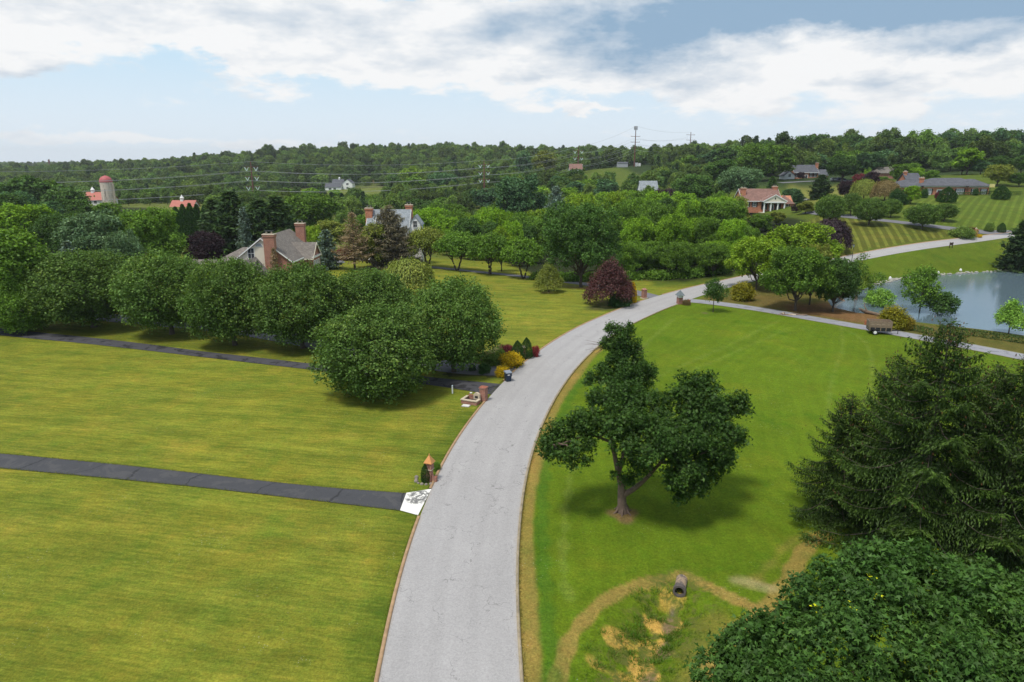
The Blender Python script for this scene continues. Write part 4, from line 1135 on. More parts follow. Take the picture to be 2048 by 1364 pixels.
brow(FARK, [(1120, 360, 440), (1200, 366, 400), (1300, 360, 400), (1400, 342, 450)], 8, (50, 66), ['forest', 'blue', 'deep'], 'tree edging the mown field by the cell tower', V + ' by the tower field')
brow(MIDK, [(830, 412, 290), (960, 408, 290), (1080, 402, 300), (1200, 388, 310), (1330, 384, 310)], 14, (52, 72), ['forest', 'deep', 'bright', 'forest'], 'leafy tree in the broad wood behind the cherry drive', V + ' behind the cherry drive')
brow(MIDK, [(850, 420, 215), (960, 424, 205), (1080, 420, 210)], 9, (54, 74), ['bright', 'forest', 'bright', 'lime'], 'bright green tree in the wood edge just behind the cherry drive', V + ' at the wood edge')
brow(MIDK, [(800, 438, 230), (900, 440, 190), (1010, 446, 180), (1110, 440, 180)], 8, (50, 68), ['forest', 'bright', 'deep'], 'low green tree filling the wood edge behind the cherry trunks', V + ' low at the wood edge')
tree('pine', 1035, 352, 270, 112, 'blue', 'pine_tree', 'big dark blue-green pine rising above the wood behind the linden', hk=1)
tree('spruce_b', 1112, 372, 250, 62, 'bluespruce', 'spruce_tree', 'dark blue-green rounded fir beside the big pine')
tree('broad_c', 1003, 452, 158, 46, 'lime', B, 'small yellow-green tree behind the cherry row')

# the hill on the east
H_ = 'trees of the hill wood'
brow(['far_d', 'far_b', 'far_a'], [(1385, 318, 520), (1450, 296, 510), (1560, 278, 500), (1700, 276, 490), (1850, 268, 490), (1960, 270, 480), (2070, 252, 460)], 26, (38, 58), ['forest', 'blue', 'deep', 'deep'], 'tall tree on the skyline of the eastern hill wood', H_ + ' on the skyline')
brow(FARK, [(1400, 330, 450), (1520, 300, 440), (1660, 304, 440), (1800, 300, 430), (1940, 298, 415), (2070, 285, 400)], 17, (52, 74), ['blue', 'deep', 'forest', 'deep'], 'dark tree in the hill wood behind the brick houses', H_ + ' behind the brick houses')
brow(MIDK, [(1440, 330, 345), (1500, 296, 380), (1545, 298, 375)], 4, (80, 105), ['deep', 'forest'], 'massive dark tree west of the slate-roofed brick house', H_ + ' west of the brick house')
tree('far_c', 1150, 338, 488, 40, 'deep', B, 'dark tree in front of the white-walled house by the third pylon')
tree('broad_b', 1486, 334, 300, 82, 'grey', 'willow_tree', 'pale green rounded willow behind the white-columned house')
tree('broad_a', 1690, 312, 345, 100, 'deep', B, 'broad dark green tree beside the slate-roofed brick house')
tree('pine', 1742, 306, 345, 90, 'blue', 'pine_tree', 'dark pine between the brick house and the hidden grey roof', hk=1)
brow(MIDK, [(1790, 322, 310), (1835, 330, 300), (1870, 342, 290)], 4, (52, 70), ['forest', 'bright', 'forest', 'deep'], 'green tree standing right behind the long brick ranch house', H_ + ' behind the ranch house')
tree('far_d', 1942, 297, 320, 56, 'bright', B, 'light green upright tree behind the ranch house roof')
brow(MIDK, [(1900, 330, 320), (1985, 320, 320), (2060, 312, 310)], 5, (60, 80), ['deep', 'forest', 'blue'], 'dark tree deeper in the wood behind the ranch house', H_ + ' deeper behind the ranch house')
tree('broad_b', 2000, 336, 262, 92, 'olive', B, 'large soft yellow-green tree east of the ranch house')
tree('broad_a', 2042, 348, 256, 60, 'deep', B, 'dark tree beside the soft yellow-green one east of the ranch house')
tree('broad_c', 1942, 362, 258, 40, 'lime', 'shrub', 'lime green bush behind the hipped end of the ranch house', 'shrub')
tree('spruce_b', 1645, 349, 262, 58, 'spruce', 'spruce_tree', 'broad dark spruce on the hill lawn west of the ranch house')
tree('broad_c', 1768, 356, 300, 46, 'forest', B, 'green tree below the half hidden grey hipped roof')
tree('weep', 1732, 358, 228, 92, 'olive', 'weeping_tree', 'olive-brown weeping tree on the ranch house slope')
tree('weep', 1774, 362, 221, 92, 'rust', 'weeping_tree', 'rusty brown weeping tree next to the olive one')
tree('broad_c', 1745, 342, 262, 34, 'plum', 'plum_tree', 'blackish purple tree below the hidden grey roof')
tree('broad_c', 1722, 347, 268, 30, 'dark_red', 'plum_tree', 'small dark red tree by the green bush uphill of the weeping trees')
tree('broad_b', 1694, 362, 240, 36, 'plum', 'plum_tree', 'dark purple tree just west of the olive weeping tree')
tree('broad_c', 1602, 344, 372, 17, 'plum', 'plum_tree', 'small purple tree in front of the slate-roofed brick house', minh=.8)
tree('dome_b', 1737, 342, 275, 18, 'bright', 'shrub', 'bright green round bush between the dark red and purple trees', 'shrub')
tree('spruce_a', 1546, 352, 320, 26, 'deep', 'spruce_tree', 'small pointed conifer at the corner of the far hill lawn')
brow(['spruce_a', 'broad_c'], [(1590, 378, 250), (1606, 386, 245)], 2, (34, 40), ['deep', 'blue'], 'dark evergreen between the white-columned house and the striped lawn', 'evergreens beside the columned house')
tree('broad_c', 1594, 408, 222, 26, 'plum', 'plum_tree', 'small purple tree beside the brick end of the columned house', minh=.8)
tree('broad_c', 1613, 402, 215, 36, 'olive', B, 'small yellow-green tree by the hill driveway')
tree('dome_b', 1660, 396, 205, 50, 'forest', 'shrub', 'dark green hedge-like bush behind the first clipped pear', 'shrub')
for x, yt, Y, w_, lab in ((1665, 391, 186, 58, 'westernmost clipped pear tree along the hill driveway'), (1706, 388, 197, 44, 'clipped pear tree uphill of the westernmost one by the hill driveway'),
                         (1744, 399, 179, 64, 'round clipped pear tree midway along the hill driveway'), (1786, 399, 189, 38, 'smaller clipped pear tree uphill of the midway one'),
                         (1851, 409, 175, 68, 'largest clipped pear tree, nearest the hill entrance'), (1893, 408, 185, 46, 'clipped pear tree uphill of the largest one by the hill entrance')):
    tree('pear_far', x, yt, Y, w_, 'pear', 'pear_tree', lab, 'tree', 'clipped pear trees along the hill driveway', hk=1.0)
stand('cone', 1893, 405, 375, 33, 'yew', 'shrub', 'dark clipped dome shrub on the lawn before the ranch house front', 'shrub')
stand('cone', 2001, 399, 372, 30, 'yew', 'shrub', 'dark clipped dome shrub east of the ranch house by the hoop', 'shrub')
stand('broad_c', 1821, 408, 371, 32, 'bright', B, 'two-toned bushy tree at the west corner of the ranch house')
stand('dome_b', 1793, 409, 380, 30, 'yew', 'shrub', 'dark shrub hiding the west end of the ranch house', 'shrub')
stand('dome_b', 1806, 408, 389, 22, 'yew', 'shrub', 'low dark shrub under the two-toned bushy tree', 'shrub')
stand('dome_b', 1848, 396, 378, 14, 'yew', 'shrub', 'small dark shrub between the ranch house windows', 'shrub')
stand('dome_b', 1874, 397, 385, 10, 'dark_red', 'shrub', 'dark red shrub beside the ranch house door', 'shrub')
stand('dome_b', 1950, 391, 377, 11, 'yew', 'shrub', 'small round shrub before the east ranch house windows', 'shrub')
stand('egg', 2002, 465, 446, 15, 'yew', 'shrub', 'dark clipped egg-shaped shrub at the hill entrance', 'shrub')
stand('dome_b', 1977, 463, 446, 18, 'bed', 'shrub', 'loose flowering shrub at the hill entrance beside the egg-shaped one', 'shrub')
stand('low', 1925, 474, 459, 46, 'bed', 'shrub', 'wide spreading juniper in the hill entrance bed', 'shrub')
stand('low', 1942, 467, 458, 22, 'dark_red', 'shrub', 'dark red low shrub in the hill entrance bed', 'shrub')
for x, w_, l in ((1934, 8, 'western tiny golden shrub at the hill entrance post'), (1943, 9, 'tiny golden shrub just beside the hill entrance post'), (1958, 9, 'tiny golden shrub past the hill entrance post')):
    stand('dome', x, 475, 469, w_, 'gold', 'shrub', l, 'shrub', 'golden shrubs at the hill entrance')
tree('spruce_b', 2056, 440, 150, 100, 'spruce', 'spruce_tree', 'dark spruce at the edge of the frame above the pond')
stand('weep', 1657, 504, 436, 86, 'plum', 'weeping_plum_tree', 'wide dark purple weeping tree on the striped lawn')

# the wood in the middle
W_ = 'trees of the wood above the road bend'
brow(MIDK, [(1140, 398, 240), (1240, 386, 240), (1340, 388, 235), (1420, 395, 235)], 9, (56, 76), ['forest', 'deep', 'bright', 'lime'], 'green tree at the back of the wood above the road bend', W_ + ' at the back')
tree('broad_a', 1296, 380, 290, 64, 'forest', B, 'green tree hiding the walls under the pale blue-grey roof')
tree('broad_b', 1330, 378, 262, 66, 'plum', 'plum_tree', 'dark purple tree inside the wood west of the columned house')
tree('broad_a', 1385, 350, 300, 88, 'deep', B, 'large dark tree in the wood west of the columned house')
brow(['fine_a', 'fine_b'], [(1240, 408, 200), (1330, 404, 195), (1420, 398, 195), (1480, 402, 190)], 10, (64, 86), ['bright', 'forest', 'bright', 'forest'], 'bright leafy tree in the middle of the wood above the road bend', W_ + ' in the middle')
brow(['broad_a', 'broad_c'], [(1420, 392, 215), (1470, 384, 215), (1500, 396, 208)], 4, (50, 66), ['olive', 'olive', 'forest'], 'olive green tree just west of the columned house', W_ + ' beside the columned house')
brow(['fine_a', 'fine_b'], [(1270, 440, 165), (1350, 436, 160), (1430, 440, 158), (1500, 452, 158)], 10, (62, 84), ['bright', 'forest', 'bright', 'bright'], 'full bright green tree on the front slope of the wood', W_ + ' on the front slope')
brow(['fine_a', 'fine_b'], [(1240, 482, 148), (1300, 484, 146), (1370, 486, 144), (1440, 486, 144), (1490, 496, 146)], 11, (54, 76), ['bright', 'forest', 'bright', 'forest'], 'low-branched tree at the foot of the wood facing the road', W_ + ' at the foot', jy=.12)
tree('pine', 1555, 424, 205, 60, 'olive', 'pine_tree', 'olive green shrubby tree below the columned house porch')
tree('broad_c', 1520, 428, 200, 60, 'forest', B, 'green tree below the columned house porch')
tree('linden', 1166, 404, 130, 166, 'deep', 'linden_tree', 'tall full dark green shade tree behind the purple maple')
# undergrowth at the foot of the wood
rs = np.random.default_rng(77)
L = []
P = resample(chaikin(line([(1075, 562), (1180, 566), (1255, 561), (1330, 562), (1400, 557), (1455, 549)])), .9)
for q in P:
    for k in range(2):
        xx, yy = q[0] + rs.normal() * .5, q[1] + 1.0 + rs.uniform(0, 3.5)
        r = rs.uniform(.6, 1.2); L.append((xx, yy, hz(xx, yy) + r * .5, r))
L = np.array(L)
um = mk('undergrowth', *foliage(L, rs, 1700, 15, .32, .34, lo=-.3), gm('forest')); tag(um, 'low undergrowth at the foot of the wood', kind='stuff')

# ------------------------------------------------------------------ west side
G = 'old trees behind the pear row'
brow(FARK, [(-30, 372, 300), (60, 362, 290), (120, 374, 280)], 4, (84, 108), ['blue', 'deep', 'forest'], 'big blue-green tree below the wooded ridge at the west edge', G + ' far back')
brow(MIDK, [(-30, 392, 220), (60, 394, 215), (130, 402, 220), (200, 420, 220)], 5, (82, 100), ['deep', 'blue', 'forest'], 'dark tree in the western grove before the silo', G + ' in the grove')
tree('broad_a', 40, 409, 168, 122, 'bright', B, 'light green dome-topped tree in the western grove')
tree('fine_b', 108, 428, 158, 98, 'deep', B, 'dark rounded tree east of the light green dome-topped one')
tree('fine_a', 190, 428, 134, 150, 'grey', 'silver_maple_tree', 'grey-green silvery tree behind the pear row')
tree('fine_b', 290, 418, 138, 142, 'forest', B, 'large mid green tree between the silvery tree and the purple plum')
tree('fine_a', 240, 466, 122, 74, 'grey', B, 'small grey-green tree just behind the second pear')
tree('spruce_b', 62, 510, 112, 86, 'olive', 'juniper_tree', 'scruffy olive and brown evergreen at the west end of the pear row')
tree('spruce_a', 132, 482, 112, 66, 'bluespruce', 'spruce_tree', 'pale blue spruce tip peeking over the westernmost pear')
tree('fine_b', 404, 464, 140, 78, 'plum', 'plum_tree', 'rounded dark purple plum beside the brick house')
tree('broad_c', 288, 511, 116, 26, 'dark_red', 'plum_tree', 'small maroon tree peeking between two pears', minh=.9)
tree('fine_a', -26, 462, 96, 232, 'forest', 'maple_tree', 'big leafy maple cut by the west edge of the frame')
tree('pear_low', 26, 548, 93, 124, 'forest', 'maple_tree', 'lower leafy maple beneath the big one at the west edge')
for i, (x, y) in enumerate(((350, 411), (364, 406), (378, 404), (392, 406), (407, 409))):
    tree('column', x, y + 4, 192, 27, 'yew', 'arborvitae', 'pointed arborvitae in the dense evergreen screen before the small red barn', 'tree', 'arborvitae screen')
tree('spruce_a', 424, 398, 178, 84, 'spruce', 'spruce_tree', 'dark spruce between the arborvitae screen and the tallest spruce')
tree('spruce_b', 457, 381, 166, 124, 'spruce', 'spruce_tree', 'tallest dark spruce in the clump behind the brick house')
tree('spruce_thin', 484, 414, 160, 44, 'bluespruce', 'spruce_tree', 'narrow bluish spruce in the dark clump')
tree('spruce_b', 516, 398, 164, 112, 'spruce', 'spruce_tree', 'dark drooping spruce behind the brick house ridge')
tree('spruce_a', 550, 392, 168, 108, 'spruce', 'spruce_tree', 'dark spruce at the east end of the clump')
tree('broad_b', 618, 388, 250, 124, 'forest', B, 'large soft green tree beyond the brick house chimneys')
tree('fine_a', 622, 454, 160, 52, 'lime', B, 'yellow-green tree beside the rear brick chimney')
tree('broad_c', 660, 440, 190, 82, 'olive', B, 'grey-olive tree behind the thin blue spruce')
tree('broad_a', 712, 432, 205, 60, 'forest', B, 'green tree just west of the double-chimney house')
stand('spruce_thin', 656, 538, 460, 60, 'bluespruce', 'spruce_tree', 'slim blue spruce east of the brick house')
stand('spruce_bare', 710, 541, 424, 96, 'brownspruce', 'spruce_tree', 'half-dead brown spruce with a bare trunk')
tree('broad_c', 744, 446, 158, 72, 'olive', B, 'olive tree between the two browning spruces')
stand('spruce_big', 782, 534, 411, 126, 'bluebrown', 'spruce_tree', 'large spruce, bluish at the top and browning below')
tree('spruce_thin', 546, 496, 122, 30, 'brownspruce', 'spruce_tree', 'small browning spruce before the brick gable')
stand('weep', 818, 594, 515, 118, 'olive', 'weeping_tree', 'weeping yellow-green mound tree behind the pear row')
stand('dome_b', 690, 520, 498, 40, 'dark_red', 'shrub', 'dark red shrub beside the paved court', 'shrub')

CH = 'cherry trees along the rear drive'
for x, yb, yt, w_, k, lab in ((856, 535, 458, 92, 'cherry_a', 'westernmost cherry of the row, with a thin forked trunk'), (914, 541, 466, 92, 'cherry_b', 'second cherry of the row, west of the thickest trunk'),
                        (980, 549, 469, 90, 'cherry_a', 'third cherry of the row with a stout dark trunk'), (1047, 557, 479, 92, 'cherry_b', 'easternmost cherry of the row, next to the shade tree')):
    stand(k, x, yb, yt, w_, 'olive' if x < 900 else 'forest', 'cherry_tree', lab, 'tree', CH)
stand('layer', 1097, 584, 527, 62, 'olive', 'dogwood_tree', 'small layered yellow-green dogwood on the lawn')
stand('layer', 1219, 610, 519, 106, 'red', 'maple_tree', 'wide reddish purple Japanese maple by the road')
stand('column', 1265, 606, 565, 15, 'gold', 'shrub', 'narrow golden column shrub beside the reddish maple', 'shrub')
stand('low', 1240, 612, 592, 46, 'yew', 'shrub', 'spreading dark juniper under the reddish maple by the kerb', 'shrub')
PR = 'pear trees along the dark driveway'
for x, yb, yt, w_, k, lab in ((188, 654, 503, 206, 'pear_a', 'westernmost big pear of the row'), (344, 668, 505, 184, 'pear_b', 'second pear from the west end of the row'),
                        (470, 690, 518, 176, 'pear_a', 'third pear of the row, before the brick gable'), (606, 696, 530, 184, 'pear_b', 'fourth pear of the row, below the brick house corner'),
                        (742, 672, 540, 168, 'pear_a', 'pear standing behind the others, mostly hidden'), (908, 744, 560, 184, 'pear_b', 'easternmost pear, beside the entrance planting'),
                        (760, 790, 612, 232, 'pear_low', 'nearest pear, branched down to the lawn south of the driveway')):
    stand(k, x, yb, yt, w_, 'pear', 'pear_tree', lab, 'tree', PR, rz=random.uniform(0, 6))

# ------------------------------------------------------------------ by the pond and the lane
stand('locust_a', 1512, 580, 474, 118, 'lime', 'locust_tree', 'yellow-green locust overhanging the road')
stand('locust_b', 1590, 572, 446, 150, 'lime', 'locust_tree', 'taller yellow-green locust behind the dark pond-side tree')
stand('fine_b', 1590, 622, 496, 128, 'forest', 'maple_tree', 'dense green tree with a thick low trunk by the lane')
tree('fine_a', 1632, 492, 112, 74, 'olive', 'maple_tree', 'olive-topped tree between the locusts and the pond')
tree('fine_a', 1678, 518, 107, 92, 'deep', 'maple_tree', 'dark leaning tree at the pond edge behind the fallen trunk')
stand('young_a', 1426, 624, 554, 42, 'deep', 'maple_tree', 'small lollipop tree on the green lawn by the lane mouth')
stand('young_a', 1836, 643, 529, 70, 'forest', 'maple_tree', 'tall slim tree on the near pond bank')
stand('young_b', 1881, 648, 582, 60, 'deep', 'maple_tree', 'shorter spreading tree on the pond bank by the slim one')
stand('cypress', 2017, 667, 599, 66, 'cyp', 'cypress_tree', 'light green bald cypress on the pond bank')
stand('young_b', 1757, 630, 576, 56, 'cyp', 'willow_tree', 'pale drooping young willow at the pond edge')
stand('dome_b', 1484, 600, 567, 46, 'golden', 'shrub', 'round green and gold shrub by the lane mouth', 'shrub')
stand('dome_b', 1786, 657, 616, 54, 'golden', 'shrub', 'green and gold conifer shrub behind the trailer', 'shrub')
stand('dome_b', 1812, 659, 634, 32, 'orange', 'shrub', 'lower orange-tinged shrub beside the gold one', 'shrub')

# entrance planting on the west side of the road
for x, yb, yt, w_, k, pal, lab in ((1035, 722, 682, 24, 'egg', 'yew', 'western clipped dark green cone in the entrance bed'), (1053, 717, 676, 22, 'egg', 'yew', 'taller clipped dark green cone in the entrance bed'),
        (1025, 732, 707, 44, 'dome', 'gold', 'large bright yellow dome shrub in the entrance bed'), (1003, 753, 733, 27, 'dome', 'gold', 'smaller bright yellow shrub by the blue bin'),
        (1013, 712, 691, 26, 'dome', 'dark_red', 'maroon barberry beside the clipped cones'), (1071, 714, 693, 16, 'dome', 'pink', 'pink-red shrub at the kerb'),
        (945, 741, 728, 14, 'egg', 'yew', 'dark boxwood under the easternmost pear'), (968, 747, 728, 24, 'dome', 'yew', 'wider dark boxwood near the blue bin'),
        (985, 729, 713, 40, 'low', 'bed', 'leafy green perennial clump in the entrance bed'), (976, 720, 706, 28, 'dome', 'rust', 'brownish seedhead clump in the entrance bed'), (1002, 717, 703, 20, 'low', 'bed', 'small green clump beside the barberry')):
    stand(k, x, yb, yt, w_, pal, 'shrub', lab, 'shrub')
stand('egg', 851, 964, 929, 17, 'yew', 'shrub', 'dark upright shrub growing before the copper-capped pillar', 'shrub')
stand('dome', 873, 941, 925, 15, 'forest', 'shrub', 'loose green shrub behind the copper-capped pillar', 'shrub')
stand('low', 1372, 610, 602, 16, 'rust', 'shrub', 'low brown shrub at the foot of the slate-capped pillar', 'shrub')

# hedge on the pond bank
def hedge(pxs, wd, ht, label):
    rs = np.random.default_rng(9)
    P = resample(line(pxs), .35); L = np.c_[P, [hz(*q) for q in P]]
    n = len(P) * 85
    i = rs.integers(0, len(P), n); u = rs.uniform(-1, 1, n); s = rs.uniform(0, 1, n)
    top = rs.uniform(size=n) < .5
    off = np.where(top, u, np.sign(u)) * wd / 2; zz = np.where(top, 1.0, s) * ht
    t_ = unit(np.gradient(P, axis=0)); nn = np.c_[t_[:, 1], -t_[:, 0]]
    Pp = np.c_[P[i] + nn[i] * off[:, None], L[i, 2] + zz] + rs.normal(size=(n, 3)) * .07
    N = unit(np.c_[nn[i] * np.where(top, 0, np.sign(u))[:, None], np.where(top, 1, .2)] + rs.normal(size=(n, 3)) * .5)
    T = unit(np.cross(N, rand_dirs(rs, n)))
    o = mk('hedge', *cards(Pp, T, N, rs.uniform(.12, .24, n), .1), gm('hedge'))
    tag(o, label, 'hedge')
hedge([(1815, 659), (1835, 663), (1860, 668)], .7, .75, 'short dark clipped hedge beside the gold shrubs')
hedge([(1880, 662), (1940, 671), (2000, 680), (2060, 689), (2120, 698)], .8, .8, 'long dark clipped hedge along the near pond bank')
# ------------------------------------------------------------------ the lone maples on the green lawn
def px_lobes(L, Y0):
    out = []
    for x, y, r, dy in L:
        p = atY(x, y, Y0 + dy); out.append((p[0], p[1], p[2], r * depth(p) / F))
    return np.array(out)
def hero(name, label, base_px, lobes_px, fork_px, seed, pal, nclump, per, cr, leaf, r0, kind='lobed', group=None, twigs=None, bark=None, deep=.3, bones=None):
    rs = np.random.default_rng(seed)
    b = at(*base_px)
    L = px_lobes(lobes_px, b[1]); L[:, :3] -= b
    fk = atY(*fork_px, b[1]) - b
    o = empty(name, tuple(b), label, 'tree', group)
    mk('crown', *foliage(sublobes(L, 7, .36, rs, .6, .75, 1.2), rs, nclump, per, cr, leaf, up=.75, inner=.03, deep=deep, flat=.8, jit=.6, kind=kind, lo=-.85), gm(pal), o)
    a = Acc()
    if bones is None: limbs(a, (0, 0, -.3), fk, L[::2], r0, rs, 9, .03, sag=.05)
    else:
        limbs(a, (0, 0, -.3), fk, [], r0, rs, 9)
        K = []
        for pts, ra, rb in bones:
            B_ = np.array([atY(x, y, b[1] + dy) - b for x, y, dy in pts]); u = np.linspace(0, 1, len(B_)); v = np.linspace(0, 1, 14)
            B_ = np.stack([np.interp(v, u, B_[:, k]) for k in range(3)], 1); B_[1:-1] = .25 * B_[:-2] + .5 * B_[1:-1] + .25 * B_[2:]
            a.tube(B_, np.linspace(ra, rb, 14), 8); K.append(B_[3:])
        K = np.concatenate(K)
        for l in L[::2]:
            q = K[np.argmin(((K - l[:3]) ** 2).sum(1) + 2.5 * np.maximum(0, K[:, 2] - l[2] + .2))]; v = np.linspace(0, 1, 6)[:, None]
            p = q * (1 - v) + l[:3] * v + rs.normal(size=(6, 3)) * .09 * np.sin(np.pi * v); a.tube(p, np.linspace(.075, .018, 6), 5)
    for q in twigs or ():
        p = atY(q[0], q[1], b[1]) - b; c0 = L[np.argmin(((L[:, :3] - p) ** 2).sum(1))][:3]
        for k in range(5):
            e = p + rs.normal(size=3) * .35
            a.tube(np.stack([c0, (c0 + e) / 2 + rs.normal(size=3) * .1, e]), [.03, .018, .006], 4)
    # root flare
    for k in range(6):
        an = k * 1.05 + .3; d = np.array([math.cos(an), math.sin(an), 0])
        a.tube(np.stack([np.array([0, 0, .5]) + d * r0 * .7, d * r0 * 1.4 + [0, 0, .10], d * r0 * 2.1 + [0, 0, -.05]]), [r0 * .3, r0 * .22, .03], 6)
    mk('trunk', *a.get(), bark or BARK_M, o, smooth_=True)
    return o
BARK_M = simple('pinkish_grey_bark', (.15, .105, .08), .95, .35, 4, bump=.7, bscale=12)
hero('maple_tree', 'spreading dark maple with a stout forked trunk, alone on the green lawn', (1245, 1024),
     [(1092, 888, 17, -1.5), (1115, 905, 25, -1), (1128, 872, 27, 0), (1150, 918, 22, -1.5), (1155, 850, 32, 1), (1190, 845, 40, 0), (1215, 800, 30, 2), (1190, 800, 18, 1), (1230, 850, 42, -1), (1235, 795, 25, 3),
      (1265, 815, 36, 2), (1275, 870, 42, -2), (1300, 835, 35, 1), (1320, 875, 40, -2.5), (1300, 905, 32, -3), (1345, 840, 40, 1), (1350, 900, 42, -2.5), (1375, 860, 42, 0), (1385, 800, 34, 2), (1392, 765, 26, 2.5), (1375, 790, 22, 1.5), (1410, 800, 32, 2),
      (1420, 845, 40, 1), (1450, 822, 24, 2), (1472, 812, 20, 2), (1474, 797, 13, 2), (1455, 870, 28, .5), (1472, 872, 14, .5), (1415, 900, 42, -1.5), (1440, 920, 26, -1), (1385, 935, 40, -2.5), (1420, 950, 27, -1.5), (1355, 950, 26, -3),
      (1375, 975, 24, -2.5), (1400, 975, 22, -2), (1362, 995, 15, -2.5), (1345, 965, 18, -3), (1240, 890, 26, -2.5), (1262, 925, 18, -2), (1255, 960, 12, -1), (1288, 940, 15, -2), (1228, 950, 8, -.5), (1148, 898, 15, -2), (1172, 890, 18, -1)], (1244, 968), 3, 'maple', 3000, 14, .19, .30, .34, deep=.2, bones=[([(1246, 985, 0), (1238, 950, 0), (1230, 915, .2), (1222, 870, .6), (1205, 830, 1)], .24, .06), ([(1238, 948, 0), (1250, 890, .5), (1262, 830, 1.6)], .14, .05), ([(1246, 990, 0), (1268, 978, -.3), (1292, 958, -.8), (1330, 915, -1), (1378, 850, 1)], .22, .05), ([(1318, 925, -1), (1360, 925, -1.8), (1400, 915, -1.5)], .11, .04), ([(1225, 885, .4), (1180, 868, 0), (1120, 888, -1)], .11, .03)])
hero('maple_tree', 'smaller ragged dark maple with bare twigs near the road edge', (1252, 797),
     [(1237, 662, 11, 0), (1216, 658, 8, 0), (1262, 660, 10, 1), (1232, 682, 18, 0), (1252, 685, 20, .5), (1214, 690, 12, 0), (1240, 708, 23, 0), (1265, 706, 18, 1), (1225, 722, 20, -.5), (1250, 735, 26, -1), (1210, 745, 16, -.5), (1188, 755, 13, 0), (1177, 765, 8, 0), (1275, 742, 22, 0), (1298, 742, 14, .5),
      (1305, 752, 9, .5), (1288, 765, 14, 0), (1230, 757, 20, -1), (1258, 765, 20, -1), (1278, 780, 11, -.5), (1285, 788, 8, 0), (1213, 762, 10, 0)], (1251, 772), 4, 'maple', 1700, 12, .19, .28, .17, twigs=((1178, 688), (1186, 705), (1290, 700)))
# foreground maple, its crown just below the drone
def front_maple():
    rs = np.random.default_rng(6)
    Lp = [(1440, 1352, 45, -.5), (1485, 1320, 50, 0), (1530, 1290, 45, .5), (1525, 1255, 24, 1), (1575, 1280, 60, 0), (1640, 1240, 65, .8), (1650, 1180, 32, 1.5), (1690, 1190, 55, 1.5), (1745, 1150, 50, 2), (1735, 1118, 24, 2.3), (1790, 1122, 28, 2.3), (1815, 1165, 55, 2), (1850, 1135, 38, 2.4), (1890, 1160, 42, 2.2),
          (1780, 1220, 80, .8), (1880, 1215, 70, 1.2), (1700, 1275, 80, 0), (1950, 1190, 45, 2), (1995, 1185, 42, 2), (2040, 1210, 50, 1.5), (1970, 1250, 75, .6), (1860, 1295, 90, -.4), (1600, 1345, 80, -.8), (1520, 1365, 60, -1), (1740, 1345, 90, -1), (2050, 1290, 80, 0), (1960, 1345, 95, -1), (2100, 1250, 70, 1),
          (2120, 1340, 90, -.5), (1650, 1420, 90, -1.4), (1850, 1410, 100, -1.6), (1500, 1430, 70, -1.2), (2030, 1420, 100, -1.5), (1690, 1480, 100, -2), (1900, 1500, 110, -2.2), (2100, 1480, 110, -2)]
    Yb = 17.5
    b = np.array([12.2, Yb, hz(12.2, Yb)])
    L = px_lobes(Lp, Yb); L[:, :3] -= b
    o = empty('maple_tree', tuple(b), 'broad glossy maple crown close below the camera', 'tree')
    V, Q = foliage(sublobes(L, 9, .38, rs, .5, .65, 1.3), rs, 4800, 13, .13, .225, up=.75, inner=.02, deep=.10, flat=.8, jit=.65, kind='lobed', lo=-.5)
    mk('crown', V, Q, gm('maple_near'), o)
    # pale new growth at some shoot tips
    p, d = surface_clumps(L, 15, rs, .2, .45)
    P = (p[:, None] + d[:, None] * .12 + rs.normal(size=(15, 7, 3)) * .09).reshape(-1, 3); n = len(P)
    N = unit(rs.normal(size=(n, 3)) * .5 + [0, 0, 1]); T = unit(np.cross(N, rand_dirs(rs, n)))
    tag(mk('young_shoots', *lobed(P, T, N, rs.uniform(.07, .12, n)), gm('shoots'), o), kind='stuff')
    a = Acc(); limbs(a, (0, 0, -.3), (-.2, 0, 3.2), L[::2], .38, rs, 9, .025)
    mk('trunk', *a.get(), BARK_M, o, smooth_=True)
GREEN['maple_near'] = ((.021, .050, .009), (.046, .090, .014)); GREEN['shoots'] = ((.24, .26, .008), (.36, .33, .01))
front_maple()

# ------------------------------------------------------------------ Norway spruces
M_WOOD = simple('grey_spruce_wood', (.12, .095, .075), .95, .3, 6)
M_CONE = simple('brown_cones', (.13, .06, .025), .9, .3, 6)
def norway(seed, H, R, **k):
    rs = np.random.default_rng(seed)
    a = dict(whorl=.60, nb=6, step=.12, nl=.21, nw=.062, droop=1.15, lowest=.03, dens=1.0, power=.66); a.update(k)
    c, w_, tips, yg = spruce_np(H, R, rs, **a)
    q = tips[(tips[:, 2] > H * .3)]
    q = q[rs.integers(0, len(q), 190)] * np.array([.93, .93, 1]) + rs.normal(size=(190, 3)) * .3 - [0, 0, .25]
    T = unit(rs.normal(size=(190, 3)) * .15 + [0, 0, -1]); N = unit(rs.normal(size=(190, 3)) * [1, 1, .1])
    v1, q1 = cards(q, T, N, .17, .06); v2, q2 = cards(q, T, np.cross(T, N), .17, .06)
    cm = mk('crown', *c, fol('norway', (.020, .046, .009), (.085, .150, .020), var=.6, attr='young'), link=False).data
    ya = cm.attributes.new('young', 'FLOAT', 'POINT'); ya.data.foreach_set('value', np.repeat(yg, 4).astype(np.float32))  # lighter outer sprays: new growth, plus lit tips put into the colour
    return cm, mk('trunk', *w_, M_WOOD, link=False).data, mk('cones', np.concatenate([v1, v2]), np.concatenate([q1, q2 + len(v1)]), M_CONE, link=False).data, H
NW_A, NW_B = norway(101, 14.6, 7.3, power=.74), norway(102, 12.0, 4.8)
